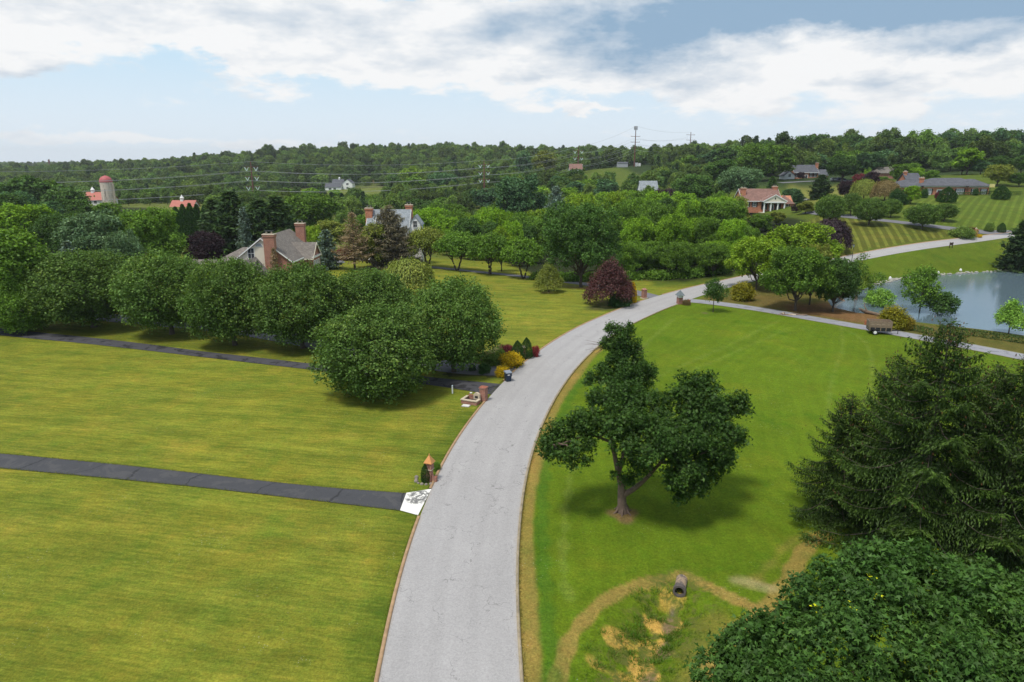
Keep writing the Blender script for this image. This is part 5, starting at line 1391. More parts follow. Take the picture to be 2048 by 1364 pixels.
for pr, x, yt, Y, ht, rz, lab in ((NW_A, 1905, 636, 36.5, None, .4, 'tallest drooping Norway spruce of the clump, with brown cones'), (NW_B, 1802, 704, 41.5, None, 1.9, 'lower spruce leader on the lawn side of the tallest one'),
                                 (NW_B, 1708, 782, 41.0, None, 4.0, 'lowest spruce of the clump, reaching over the lawn'), (NW_A, 2062, 706, 34.5, None, 2.6, 'dark spruce at the edge of the frame beside the tallest one'), (NW_B, 2000, 660 + 60, 40, None, 5.2, 'dark spruce behind the tallest one, toward the pond')):
    cm, wm, km, H0 = pr
    p = atY(x, yt, Y); z0 = hz(p[0], p[1]); s = (p[2] - z0) / H0
    o = empty('spruce_tree', (p[0], p[1], z0 - .05), lab, 'tree', 'Norway spruces by the lawn', rz); o.scale = (max(s, .82), max(s, .82), s)
    for nm, me in (('crown', cm), ('trunk', wm), ('cones', km)):
        c = bpy.data.objects.new(nm, me); COL.objects.link(c); c.parent = o
        if nm == 'cones': c['kind'] = 'stuff'
stand('fine_b', 1822, 1148, 1068, 92, 'forest', 'shrub', 'bright green sapling bush at the skirts of the tallest spruce', 'shrub')

# ------------------------------------------------------------------ weeds and rough grass round the drain
rs = np.random.default_rng(12)
sp_ = resample(SWALE, .1)
n = 3600
i = rs.integers(6, len(sp_), n)
q = sp_[i] + rs.normal(size=(n, 2)) * 1.15
keep = rs.uniform(size=n) < .45 + .55 * np.sin(q[:, 0] * 3.1) * np.sin(q[:, 1] * 2.3)
for P_, w_ in STRAW: keep &= seg_dist(q[:, 0], q[:, 1], P_)[0] > w_ * .62
q = q[keep]; 
rep = np.repeat(q, 7, 0) + rs.normal(size=(len(q) * 7, 2)) * .07
P = np.c_[rep, h(rep[:, 0], rep[:, 1])]; k = len(P)
T = unit(rs.normal(size=(k, 3)) * .5 + [0, 0, 1]); N = unit(rs.normal(size=(k, 3)) * [1, 1, .1])
tag(mk('swale_grass', *cards(P, T, N, rs.uniform(.05, .15, k), .025), fol('swale', (.10, .19, .018), (.24, .21, .06), pscale=.7)), 'rough grass and weeds in the drain hollow', kind='stuff')
# taller tufts beside the straw
tu = np.concatenate([P_[rs.integers(0, len(P_), 5)] + rs.normal(size=(5, 2)) * (.28 + w_ * .5) for P_, w_ in STRAW] + [sp_[rs.integers(8, len(sp_), 14)] + rs.normal(size=(14, 2)) * .8])
rep = np.repeat(tu, 46, 0) + rs.normal(size=(len(tu) * 46, 2)) * .11
P = np.c_[rep, h(rep[:, 0], rep[:, 1])]; k = len(P)
T = unit(np.c_[(rep - np.repeat(tu, 46, 0)) * 4, np.full(k, .75)] + rs.normal(size=(k, 3)) * .2); N = unit(rs.normal(size=(k, 3)) * [1, 1, .1])
tag(mk('tuft_grass', *cards(P, T, N, rs.uniform(.12, .30, k), .03), fol('tufts', (.10, .20, .018), (.17, .25, .04))), 'dark green grass tufts among the bare straw', kind='stuff')
# shaggy grass fringe along the kerb edge
m_ = (EDGE_R[:, 1] > 15) & (EDGE_R[:, 1] < 110)
E = resample(EDGE_R[m_], .12); t_ = unit(np.gradient(E, axis=0)); nn = np.c_[t_[:, 1], -t_[:, 0]]
rep = np.repeat(E + nn * .16, 9, 0) + rs.normal(size=(len(E) * 9, 2)) * .07
P = np.c_[rep, h(rep[:, 0], rep[:, 1]) + .02]; k = len(P)
T = unit(rs.normal(size=(k, 3)) * .6 + [0, 0, .9]); N = unit(rs.normal(size=(k, 3)) * [1, 1, .1])
tag(mk('verge_grass', *cards(P, T, N, rs.uniform(.06, .17, k), .03), fol('verge', (.20, .17, .045), (.12, .15, .03), pscale=.5)), 'dry grass fringe along the kerb', kind='stuff')

def fringe(E, off, label, n=7):
    t_ = unit(np.gradient(E, axis=0)); nn = np.c_[t_[:, 1], -t_[:, 0]]
    rep = np.repeat(E + nn * off, n, 0) + rs.normal(size=(len(E) * n, 2)) * .07
    P = np.c_[rep, h(rep[:, 0], rep[:, 1]) + .01]; k = len(P)
    T = unit(rs.normal(size=(k, 3)) * .6 + [0, 0, .8]); N = unit(rs.normal(size=(k, 3)) * [1, 1, .1])
    tag(mk('edge_grass', *cards(P, T, N, rs.uniform(.06, .16, k), .03), fol('edge', (.13, .16, .02), (.22, .2, .045), pscale=.5)), label, kind='stuff')
fringe(resample(chaikin(line([(0, 907), (220, 928), (351, 942), (615, 973), (813, 987)])), .12), .03, 'uncut grass along the far edge of the dark driveway')
fringe(resample(chaikin(line([(0, 936.6), (351, 969.5), (615, 1000), (800, 1022)])), .12), -.03, 'uncut grass along the near edge of the dark driveway')
m_ = (EDGE_L[:, 1] > 15) & (EDGE_L[:, 1] < 110)
E = resample(EDGE_L[m_], .12); ap = (at(836, 1031)[1], at(862, 979)[1])
fringe(E[(E[:, 1] < ap[0]) | (E[:, 1] > ap[1])], -.2, 'dry grass creeping over the west kerb', 6)
# ------------------------------------------------------------------ building kit
M_BRICK = brick_mat('red_brick', (.36, .125, .07), (.28, .09, .055), (.38, .30, .25), 2.0)
M_BRICK_O = brick_mat('orange_brick', (.52, .17, .08), (.43, .135, .065), (.44, .30, .22), 2.0)
M_BRICK_S = brick_mat('garden_brick', (.36, .12, .07), (.24, .075, .05), (.40, .33, .28), 1.0)
M_WHITE = simple('white_paint', (.78, .78, .76), .55, .05, 2)
M_CREAM = simple('cream_siding', (.70, .64, .52), .6, .06, 1.5)
M_GLASS = simple('dark_window_glass', (.035, .042, .055), .08, .1, .5, spec=.8)
M_GLASS_L = simple('curtained_window_glass', (.30, .33, .36), .15, .25, 1.5, spec=.6)
M_SHUT = simple('dark_shutter_paint', (.03, .03, .035), .6)
M_ROOF_G = shingle_mat('weathered_grey_shingle', (.185, .165, .145))
M_ROOF_S = shingle_mat('slate_grey_shingle', (.105, .11, .125))
M_ROOF_B = shingle_mat('reddish_brown_shingle', (.235, .135, .11))
M_ROOF_L = shingle_mat('pale_blue_grey_shingle', (.26, .29, .31))
M_RED = simple('faded_red_roof_metal', (.42, .135, .10), .6, .12, 1)
M_STONE = simple('pale_stone', (.52, .44, .33), .9, .25, 6)
M_DARK = simple('black_metal', (.02, .02, .022), .5)

def gable_walls(b, x0, x1, y0, y1, z0, ze, zr, ax):
    if ax == 'y': xm = (x0 + x1) / 2; b.prism([(x0, z0), (x1, z0), (x1, ze), (xm, zr), (x0, ze)], y0, y1, 'y')
    else: ym = (y0 + y1) / 2; b.prism([(y0, z0), (y1, z0), (y1, ze), (ym, zr), (y0, ze)], x0, x1, 'x')
def gable_roof(b, x0, x1, y0, y1, ze, zr, ax, o=.45, t=.2, g=.35):
    lo, hi, a0, a1 = (x0, x1, y0 - g, y1 + g) if ax == 'y' else (y0, y1, x0 - g, x1 + g)
    m = (lo + hi) / 2; sl = (zr - ze) / (m - lo)
    e = .03
    b.prism([(lo - o, ze - o * sl + e), (m, zr + e), (m, zr + e + t), (lo - o, ze - o * sl + e + t)], a0, a1, ax)
    b.prism([(m, zr + e), (hi + o, ze - o * sl + e), (hi + o, ze - o * sl + e + t), (m, zr + e + t)], a0 + .004, a1 - .004, ax)
def rakes(b, x0, x1, y0, y1, ze, zr, ax, o=.45, g=.35, w_=.26):
    """white barge boards along the gable ends and fascia along the eaves"""
    lo, hi, a0, a1 = (x0, x1, y0 - g, y1 + g) if ax == 'y' else (y0, y1, x0 - g, x1 + g)
    m = (lo + hi) / 2; sl = (zr - ze) / (m - lo)
    for a, d in ((a0, -1), (a1, 1)):
        s0, s1 = (a - .07, a - .004) if d < 0 else (a + .004, a + .07)
        for p in ([(lo - o, ze - o * sl), (m, zr), (m, zr - w_), (lo - o, ze - o * sl - w_)], [(hi + o, ze - o * sl), (m, zr), (m, zr - w_), (hi + o, ze - o * sl - w_)]):
            b.prism([(u, z + .19) for u, z in p], s0, s1, ax)
    for u, d in ((lo - o, -1), (hi + o, 1)):
        z = ze - o * sl
        q = (u - .1, u - .012) if d < 0 else (u + .012, u + .1)
        b.prism([(q[0], z - .06), (q[1], z - .06), (q[1], z + .17), (q[0], z + .17)], a0, a1, ax)
def hip_roof(b, x0, x1, y0, y1, ze, zr, o=.5, t=.18):
    x0, x1, y0, y1 = x0 - o, x1 + o, y0 - o, y1 + o
    hw = (y1 - y0) / 2 if x1 - x0 >= y1 - y0 else (x1 - x0) / 2
    B = [(x0, y0), (x1, y0), (x1, y1), (x0, y1)]
    if x1 - x0 >= y1 - y0: R = [(x0 + hw, (y0 + y1) / 2), (x1 - hw, (y0 + y1) / 2)]
    else: R = [((x0 + x1) / 2, y0 + hw), ((x0 + x1) / 2, y1 - hw)]
    zb = ze + t
    b.poly([(x, y, ze) for x, y in B[::-1]])
    for i in range(4):
        p, q = B[i], B[(i + 1) % 4]; b.poly([(*p, ze), (*q, ze), (*q, zb), (*p, zb)])
    r0, r1 = (*R[0], zr), (*R[1], zr)
    c = [(*p, zb) for p in B]
    if x1 - x0 >= y1 - y0:
        b.poly([c[0], c[1], r1, r0]); b.poly([c[1], c[2], r1]); b.poly([c[2], c[3], r0, r1]); b.poly([c[3], c[0], r0])
    else:
        b.poly([c[0], c[1], r0]); b.poly([c[1], c[2], r1, r0]); b.poly([c[2], c[3], r1]); b.poly([c[3], c[0], r0, r1])
def chimney(root, x, y, z0, z1, wx, wy, mat, name='chimney'):
    b = MB(); s = .12
    b.box(x - wx / 2, x + wx / 2, y - wy / 2, y + wy / 2, z0, z1 - .75)
    b.hexa([(x - wx / 2, y - wy / 2, z1 - .75), (x + wx / 2, y - wy / 2, z1 - .75), (x + wx / 2, y + wy / 2, z1 - .75), (x - wx / 2, y + wy / 2, z1 - .75)],
           [(x - wx / 2 - s, y - wy / 2 - s, z1 - .5), (x + wx / 2 + s, y - wy / 2 - s, z1 - .5), (x + wx / 2 + s, y + wy / 2 + s, z1 - .5), (x - wx / 2 - s, y + wy / 2 + s, z1 - .5)])
    b.box(x - wx / 2 - s, x + wx / 2 + s, y - wy / 2 - s, y + wy / 2 + s, z1 - .5, z1 - .12)
    c = b.build(name, mat, root)
    q = MB(); q.box(x - wx / 2 - s - .05, x + wx / 2 + s + .05, y - wy / 2 - s - .05, y + wy / 2 + s + .05, z1 - .12, z1, .04)
    for k in (-1, 1): q.cyl(x + k * wx * .24, y, z1, z1 + .4, .17, .15, 10)
    q.build('chimney_cap', M_STONE, c)
    k = MB(); k.box(x - wx * .42, x + wx * .42, y - wy * .3, y + wy * .3, z1 + .5, z1 + .56)
    for sx in (-1, 1): k.box(x + sx * wx * .38 - .03, x + sx * wx * .38 + .03, y - .03, y + .03, z1, z1 + .5)
    k.build('spark_cover', M_DARK, c)
    return c
def window(root, x, y, z, w_, h_, face='S', shut=None, glass=None, cols=2, rows=2, name='window', sill=True):
    """a framed window centred at (x, y, z) on a wall that faces S, N, E or W"""
    def bx(b, u0, u1, d0, d1, z0, z1):
        if face == 'S': b.box(x + u0, x + u1, y - d1, y - d0, z0, z1)
        elif face == 'N': b.box(x + u0, x + u1, y + d0, y + d1, z0, z1)
        elif face == 'E': b.box(x + d0, x + d1, y + u0, y + u1, z0, z1)
        else: b.box(x - d1, x - d0, y + u0, y + u1, z0, z1)
    f = MB(); a = w_ / 2; t = .09
    bx(f, -a - t, -a, 0, .07, z - h_ / 2 - t, z + h_ / 2 + t); bx(f, a, a + t, 0, .07, z - h_ / 2 - t, z + h_ / 2 + t)
    bx(f, -a, a, 0, .068, z + h_ / 2, z + h_ / 2 + t); bx(f, -a, a, 0, .10 if sill else .068, z - h_ / 2 - t, z - h_ / 2)
    for i in range(1, cols): bx(f, -a + i * w_ / cols - .02, -a + i * w_ / cols + .02, .03, .055, z - h_ / 2, z + h_ / 2)
    for i in range(1, rows): bx(f, -a, a, .031, .056, z - h_ / 2 + i * h_ / rows - .025, z - h_ / 2 + i * h_ / rows + .025)
    o = f.build(name, M_WHITE, root)
    g = MB(); bx(g, -a, a, .005, .028, z - h_ / 2, z + h_ / 2); g.build('pane', glass or M_GLASS, o)
    if shut:
        for s in (-1, 1):
            k = MB(); bx(k, *sorted((s * (a + t + .02), s * (a + t + .48))), .0, .06, z - h_ / 2 - .05, z + h_ / 2 + .05); k.build('shutter', shut, o)
    return o
def door(root, x, y, z0, w_, h_, face='S', mat=None):
    b = MB(); d = .06
    B = lambda m, u0, u1, d0, d1, a, c: m.box(x + u0, x + u1, y - d1, y - d0, a, c) if face == 'S' else m.box(x + d0, x + d1, y + u0, y + u1, a, c)
    B(b, -w_ / 2, w_ / 2, 0, d, z0, z0 + h_)
    o = b.build('door', mat or M_SHUT, root)
    f = MB(); B(f, -w_ / 2 - .22, -w_ / 2, 0, .1, z0, z0 + h_ + .25); B(f, w_ / 2, w_ / 2 + .22, 0, .1, z0, z0 + h_ + .25); B(f, -w_ / 2, w_ / 2, 0, .098, z0 + h_, z0 + h_ + .25)
    f.build('door_frame', M_WHITE, o)
    k = MB(); B(k, w_ / 2 - .16, w_ / 2 - .10, d, d + .06, z0 + h_ * .47, z0 + h_ * .47 + .06); k.build('handle', M_STONE, o)
    return o
def house(px, Y, label, name='house', cat='house', rz=0.0, ground=None):
    """the Empty stands on the ground at forward distance Y below the given pixel column"""
    p = atY(px, 400, Y); x = p[0]
    return empty(name, (x, Y, hz(x, Y) if ground is None else ground), label, cat, None, rz)
def P1(root, name, mat, fn):
    b = MB(); fn(b); return b.build(name, mat, root)

# ------------------------------------------------------------------ brick house with the cream gable, behind the pears
g0 = hz(-47, 137)
R = empty('brick_house', (-47.2, 129, g0), 'brick house with grey shingle roof, cream gable and two big chimneys behind the pears', 'house')
ze, zr, zg = 4.9 - g0, 9.05 - g0, 0
P1(R, 'wall', M_BRICK, lambda b: gable_walls(b, -5.3, 5.3, .02, 17, -.4, ze, zr - .1, 'y'))
P1(R, 'gable_siding', M_CREAM, lambda b: b.prism([(-5.2, ze - 1.9), (.85, ze - 1.9), (.85, zr - .95), (0, zr - .2), (-5.2, ze - .02)], -.04, .0, 'y'))
rf = P1(R, 'roof', M_ROOF_G, lambda b: gable_roof(b, -5.3, 5.3, 0, 17, ze, zr, 'y'))
P1(rf, 'barge_board', M_WHITE, lambda b: rakes(b, -5.3, 5.3, 0, 17, ze, zr, 'y'))
chimney(R, 1.75, -.45, -.3, 10.0 - g0, 2.0, 1.25, M_BRICK); chimney(R, 2.6, 16.2, 3, 10.6 - g0, 1.8, 1.25, M_BRICK)
window(R, -2.1, -.045, 6.3 - g0, 1.15, 1.9, 'S', None, None, 2, 2)
w_ = P1(R, 'arch_window', M_WHITE, lambda b: b.prism([(-.5 - .75 * math.cos(math.pi * k / 12), 7.55 - g0 + .7 * math.sin(math.pi * k / 12)) for k in range(13)], -.10, -.045, 'y'))
P1(w_, 'pane', M_GLASS_L, lambda b: b.prism([(-.5 - .64 * math.cos(math.pi * k / 12), 7.60 - g0 + .58 * math.sin(math.pi * k / 12)) for k in range(13)], -.115, -.102, 'y'))
bay = P1(R, 'bay_wall', M_BRICK, lambda b: gable_walls(b, 5.0, 7.4, 6.6, 12.2, -.4, ze - .3, ze + 2.2, 'x'))
b2 = P1(bay, 'bay_roof', M_ROOF_G, lambda b: gable_roof(b, 1.2, 7.4, 6.6, 12.2, ze - .3, ze + 2.25, 'x', .4, .18, .3))
P1(bay, 'bay_barge_board', M_CREAM, lambda b: rakes(b, 1.2, 7.4, 6.6, 12.2, ze - .3, ze + 2.25, 'x', .4, .3, .34))
P1(bay, 'cornice', M_WHITE, lambda b: b.box(7.405, 7.75, 6.4, 12.4, ze - .45, ze - .15))
for yy in (7.9, 9.4, 10.9): window(R, 7.41, yy, 2.75 - g0, 1.0, 2.0, 'E', None, M_GLASS_L, 2, 3)
for yy in (2.0, 4.4, 14.4): window(R, 5.31, yy, 2.75 - g0, .95, 2.0, 'E', M_SHUT, None, 2, 3)
for xx in (-3.4, 3.9): window(R, xx, .015, 1.7 - g0, .95, 1.6, 'S', M_SHUT)
w1 = P1(R, 'west_wing', M_CREAM, lambda b: b.box(-11, -5.32, 3, 12, -.4, 3.6))
P1(w1, 'wing_roof', M_ROOF_G, lambda b: hip_roof(b, -11, -1.0, 3, 12, 3.6, 6.5))
w2 = P1(R, 'garage_wing', M_BRICK, lambda b: gable_walls(b, -12, .4, -8.5, -1.6, -.4, 3.0, 5.5, 'x'))
P1(w2, 'garage_roof', M_ROOF_G, lambda b: gable_roof(b, -12, .4, -8.5, -1.6, 3.0, 5.55, 'x'))
w3 = P1(R, 'cross_gable', M_BRICK, lambda b: gable_walls(b, -2.2, 2.0, -9.4, -3.5, -.4, 3.2, 5.7, 'y'))
P1(w3, 'cross_gable_roof', M_ROOF_G, lambda b: gable_roof(b, -2.2, 2.0, -9.4, -3.5, 3.22, 5.8, 'y'))

# ------------------------------------------------------------------ white house with end chimneys
R = house(772, 166, 'white house with pale grey roof, dormers and brick end chimneys behind the spruces')
R.name = 'chimney_house'
T_ = 23 - 166 * .0690 - R.location.z   # ridge
P1(R, 'wall', M_WHITE, lambda b: gable_walls(b, -5, 5.2, 0, 8, -.4, T_ - 3.6, T_ - .1, 'x'))
rf = P1(R, 'roof', M_ROOF_L, lambda b: gable_roof(b, -5, 5.2, 0, 8, T_ - 3.6, T_, 'x', .4, .2, .1))
P1(rf, 'barge_board', M_WHITE, lambda b: rakes(b, -5, 5.2, 0, 8, T_ - 3.6, T_, 'x', .4, .1))
chimney(R, -4.7, 2.6, -.3, T_ + .7, 1.6, 1.5, M_BRICK_O); chimney(R, 4.6, 5.6, 2, T_ + 1.3, 1.6, 1.5, M_BRICK_O)
for xx in (-2.4, .4, 2.6):
    d = P1(R, 'dormer', M_WHITE, lambda b: gable_walls(b, xx - .75, xx + .75, .6, 3.6, T_ - 3.2, T_ - 1.6, T_ - .8, 'y'))
    P1(d, 'dormer_roof', M_ROOF_L, lambda b: gable_roof(b, xx - .75, xx + .75, .6, 3.6, T_ - 1.6, T_ - .78, 'y', .2, .12, .15))
    window(d, xx, .59, T_ - 2.35, .7, 1.0, 'S')
e = P1(R, 'east_wing', M_WHITE, lambda b: gable_walls(b, 5.3, 7.9, 1.0, 5.6, -.4, T_ - 3.0, T_ - 1.2, 'y'))
P1(e, 'wing_roof', M_ROOF_L, lambda b: gable_roof(b, 5.3, 7.9, 1.0, 5.6, T_ - 3.0, T_ - 1.18, 'y', .35, .15, .25))
window(e, 6.6, .99, T_ - 3.1, .9, 1.5, 'S'); window(e, 7.91, 3.3, T_ - 3.6, .9, 1.5, 'E')
for xx in (-3, 0, 3): window(R, xx, -.005, 2.2, .9, 1.6, 'S', M_SHUT)

# ------------------------------------------------------------------ white-columned house on the hill
R = house(1536, 245, 'brick house with reddish brown roof and white columned portico on the hill')
R.name = 'columned_house'
T_ = 23 - 245 * .0385 - R.location.z; e_ = T_ - 3.6
P1(R, 'wall', M_BRICK_O, lambda b: gable_walls(b, -9, 4.6, 0, 9, -.6, e_, T_ - .1, 'x'))
rf = P1(R, 'roof', M_ROOF_B, lambda b: gable_roof(b, -9, 4.6, 0, 9, e_, T_, 'x', .5, .2, .25))
P1(rf, 'barge_board', M_WHITE, lambda b: rakes(b, -9, 4.6, 0, 9, e_, T_, 'x', .5, .25))
chimney(R, -8.2, 2.2, -.3, T_ + .6, 1.6, 1.1, M_BRICK_O); chimney(R, 3.7, 4.6, 2, T_ + 1.1, 1.5, 1.3, M_BRICK_O)
w3 = P1(R, 'east_wing', M_BRICK_O, lambda b: gable_walls(b, 4.62, 9.6, 1, 8, -.6, e_ - 1.4, e_ + 1.4, 'x'))
P1(w3, 'wing_roof', M_ROOF_B, lambda b: hip_roof(b, 4.62, 9.4, 1, 8, e_ - 1.4, e_ + 1.5))
pt = P1(R, 'portico_gable', M_CREAM, lambda b: b.prism([(-2.6, e_ - .5), (5.2, e_ - .5), (5.2, e_ - .1), (1.3, e_ + 1.9), (-2.6, e_ - .1)], -3.4, -.02, 'y'))
P1(pt, 'portico_roof', M_ROOF_B, lambda b: gable_roof(b, -2.6, 5.2, -3.4, 2.6, e_ - .1, e_ + 1.95, 'y', .3, .15, .2))
P1(pt, 'portico_trim', M_WHITE, lambda b: (rakes(b, -2.6, 5.2, -3.4, -.4, e_ - .1, e_ + 1.95, 'y', .3, .2, .3), b.box(-2.7, 5.3, -3.5, -3.41, e_ - .75, e_ - .3)))
P1(pt, 'attic_window', M_GLASS, lambda b: b.prism([(1.3 + .22 * math.cos(k * math.pi / 5), e_ + .75 + .38 * math.sin(k * math.pi / 5)) for k in range(10)], -3.45, -3.405, 'y'))
for xx in (-2.2, .1, 2.5, 4.8): P1(R, 'column', M_WHITE, lambda b: b.lathe(xx, -3.0, [(.36, -.5), (.36, -.2), (.27, -.1), (.24, e_ - 1.0), (.34, e_ - .8), (.34, e_ - .5)], 12))
P1(R, 'porch_floor', M_STONE, lambda b: b.box(-3, 5.6, -3.8, -.01, -.8, -.3))
for xx in (-1.1, 1.4, 3.7):
    window(R, xx, -.005, e_ - 1.5, .9, 1.5, 'S', M_SHUT)
    if xx != 1.4: window(R, xx, -.005, 1.5, .9, 1.8, 'S', M_SHUT)
door(R, 1.4, 0, -.3, 1.2, 2.3)
for xx in (-7.2, -4.6): window(R, xx, -.005, e_ - 1.5, .9, 1.5, 'S', M_SHUT)
window(R, 7.2, .995, 1.6, 1.0, 1.5, 'S', M_SHUT)

# ------------------------------------------------------------------ long brick ranch house
R = house(1880, 240, 'long low orange brick ranch house with dark hipped roofs on the striped lawn')
R.name = 'ranch_house'
P1(R, 'wall', M_BRICK_O, lambda b: b.box(-6.0, 15.6, .02, 12, -1.2, 2.9))
P1(R, 'roof', M_ROOF_S, lambda b: hip_roof(b, -6.0, 15.6, 0, 12, 2.85, 5.5, .7))
P1(R, 'cornice', M_WHITE, lambda b: b.box(-6.3, 15.9, -.3, -.002, 2.55, 2.83))
eb = P1(R, 'east_block', M_BRICK_O, lambda b: b.box(8.6, 15.3, -1.4, .0, -1.2, 2.9))
P1(eb, 'block_roof', M_ROOF_S, lambda b: hip_roof(b, 8.6, 15.3, -1.4, 9, 2.86, 5.2, .7))
P1(eb, 'block_cornice', M_WHITE, lambda b: b.box(8.3, 15.6, -1.7, -1.402, 2.55, 2.84))
wb = P1(R, 'west_block', M_BRICK_O, lambda b: b.box(-13.5, -6.02, 1.5, 11, -1.2, 2.6))
P1(wb, 'west_roof', M_ROOF_S, lambda b: hip_roof(b, -14.6, -4.0, 1.5, 11, 2.55, 4.9, .7))
P1(wb, 'west_cornice', M_WHITE, lambda b: b.box(-14, -6.3, 1.2, 1.498, 2.3, 2.54))
bw = P1(R, 'rear_wing', M_BRICK_O, lambda b: gable_walls(b, -5.0, .0, 13, 19, -1, 4.2, 6.7, 'x'))
P1(bw, 'rear_roof', M_ROOF_S, lambda b: gable_roof(b, -5.0, .0, 13, 19, 4.2, 6.8, 'x'))
chimney(R, -4.4, 5, 3, 5.6, 1.3, .7, M_BRICK_O); chimney(R, -4.6, 15.5, 4, 7.6, .9, .9, M_BRICK_O)
for xx, ff, ww in ((-4.2, 0, 1.3), (2.7, 0, 1.2), (6.4, 0, 2.3), (10.4, -1.4, 1.4), (13.6, -1.4, 1.4)): window(R, xx, ff - .005, 1.1, ww, 1.7, 'S', M_SHUT, M_GLASS_L, 3 if ww > 2 else 2, 2)
for xx in (10.4, 13.6, -4.2): P1(R, 'panel', M_WHITE, lambda b: b.box(xx - .6, xx + .6, -1.47 if xx > 8 else -.07, -1.404 if xx > 8 else .016, -.6, .12))
door(R, -.6, 0.01, -.9, 1.6, 2.4)
window(R, -9.6, 1.49, 1.0, 1.2, 1.5, 'S', M_SHUT)
hedge([(1915, 391), (1950, 390), (1985, 388)], 1.2, .9, 'low clipped hedge along the ranch house front')
hedge([(2015, 391), (2030, 390), (2042, 390)], 1.4, 1.1, 'low yellow-green hedge past the ranch house hoop')

# ------------------------------------------------------------------ slate-roofed brick house far up the hill
R = house(1606, 384, 'two-storey brick house with dark slate roof and one chimney, far up the hill')
R.name = 'slate_house'
T_ = 23 - 384 * .0045 - R.location.z
P1(R, 'wall', M_BRICK_O, lambda b: gable_walls(b, -6.2, 6.6, 0, 9, -1, T_ - 3.6, T_ - .1, 'x'))
rf = P1(R, 'roof', M_ROOF_S, lambda b: gable_roof(b, -6.2, 6.6, 0, 9, T_ - 3.6, T_, 'x'))
P1(rf, 'cornice', M_WHITE, lambda b: rakes(b, -6.2, 6.6, 0, 9, T_ - 3.6, T_, 'x', .45, .35, .35))
chimney(R, 6.9, 3, -.5, T_ + 1.3, 1.1, 1.5, M_BRICK_O)
for xx in (-4.8, -2.2, 3.0, 5.2):
    window(R, xx, -.005, T_ - 4.9, .95, 1.5, 'S', M_SHUT); window(R, xx, -.005, 1.5, .95, 1.6, 'S', M_SHUT)
door(R, .4, 0, -.6, 1.2, 2.3)
lw = P1(R, 'white_wing', M_WHITE, lambda b: gable_walls(b, -12, -6.3, -1, 6, -1, T_ - 5.4, T_ - 3.2, 'y'))
P1(lw, 'wing_roof', M_ROOF_S, lambda b: gable_roof(b, -12, -6.3, -1, 6, T_ - 5.4, T_ - 3.15, 'y'))
window(lw, -9.1, -1.01, T_ - 5.4, 1.3, 1.4, 'S')
rw_ = P1(R, 'east_wing', M_BRICK_O, lambda b: gable_walls(b, 7.6, 12.5, 1, 8, -1, T_ - 5.2, T_ - 2.6, 'x'))
P1(rw_, 'wing_roof', M_ROOF_S, lambda b: gable_roof(b, 7.6, 12.5, 1, 8, T_ - 5.2, T_ - 2.5, 'x'))

# hidden roofs among the trees
R = house(1772, 335, 'grey hipped roof of a house half hidden in the hill trees'); R.name = 'hidden_house'
T_ = 23 - 335 * .0068 - R.location.z
P1(R, 'wall', M_BRICK, lambda b: b.box(-8, 8, 0, 9, -1, T_ - 3)); P1(R, 'roof', M_ROOF_G, lambda b: hip_roof(b, -8, 8, 0, 9, T_ - 3, T_)); window(R, 3, -.005, 1.6, 1.2, 1.5)
R = house(1298, 330, 'pale blue-grey roof peeking out of the wood below the tower field'); R.name = 'wood_house'
T_ = 23 - 330 * .027 - R.location.z
P1(R, 'wall', M_WHITE, lambda b: gable_walls(b, -4, 4, 0, 9, -1, T_ - 4, T_ - .1, 'x')); P1(R, 'roof', M_ROOF_L, lambda b: gable_roof(b, -4, 4, 0, 9, T_ - 4, T_, 'x')); window(R, 0, -.005, T_ - 5.2, 1.1, 1.4)
R = house(1152, 505, 'white-walled house behind the third pylon, mostly hidden by trees'); R.name = 'pylon_house'
T_ = 23 - 505 * .003 - R.location.z
P1(R, 'wall', M_WHITE, lambda b: gable_walls(b, -5, 4, 0, 9, -1, T_ - 3.4, T_ - .1, 'x')); P1(R, 'roof', M_ROOF_B, lambda b: gable_roof(b, -5, 4, 0, 9, T_ - 3.4, T_, 'x')); window(R, -2, -.005, 2, 1.1, 1.5)

# white farmhouse in the clearing
R = house(681, 690, 'white farmhouse with dark roofs in the clearing below the wooded ridge'); R.name = 'farmhouse'
T_ = 9.8
P1(R, 'wall', M_WHITE, lambda b: gable_walls(b, 3, 12.5, 0, 12, -2, T_ - 3.8, T_ - .1, 'y')); P1(R, 'roof', M_ROOF_S, lambda b: gable_roof(b, 3, 12.5, 0, 12, T_ - 3.8, T_, 'y'))
a = P1(R, 'middle_wing', M_WHITE, lambda b: gable_walls(b, -8, 2.98, 3, 11, -2, T_ - 3.6, T_ - .2, 'x')); P1(a, 'wing_roof', M_ROOF_S, lambda b: gable_roof(b, -8, 3, 3, 11, T_ - 3.6, T_ - .15, 'x'))
a = P1(R, 'garage_wing', M_WHITE, lambda b: gable_walls(b, -13, 2.5, -6, 2.6, -2, 2.6, 5.6, 'x')); P1(a, 'garage_roof', M_ROOF_S, lambda b: gable_roof(b, -13, 2.5, -6, 2.6, 2.6, 5.7, 'x'))
for xx in (-8, -3.5): window(R, xx, -6.01, .9, 2.6, 1.6, 'S')
for zz in (1.6, 5.2): window(R, 7.7, -.005, zz, 1.2, 1.7, 'S', M_SHUT)
P1(R, 'cupola', M_WHITE, lambda b: (b.box(-2.2, -.8, 6.3, 7.7, T_ - .6, T_ + 1.0), b.lathe(-1.5, 7, [(1.2, T_ + 1.0), (.5, T_ + 1.6), (.02, T_ + 2.4)], 8)))
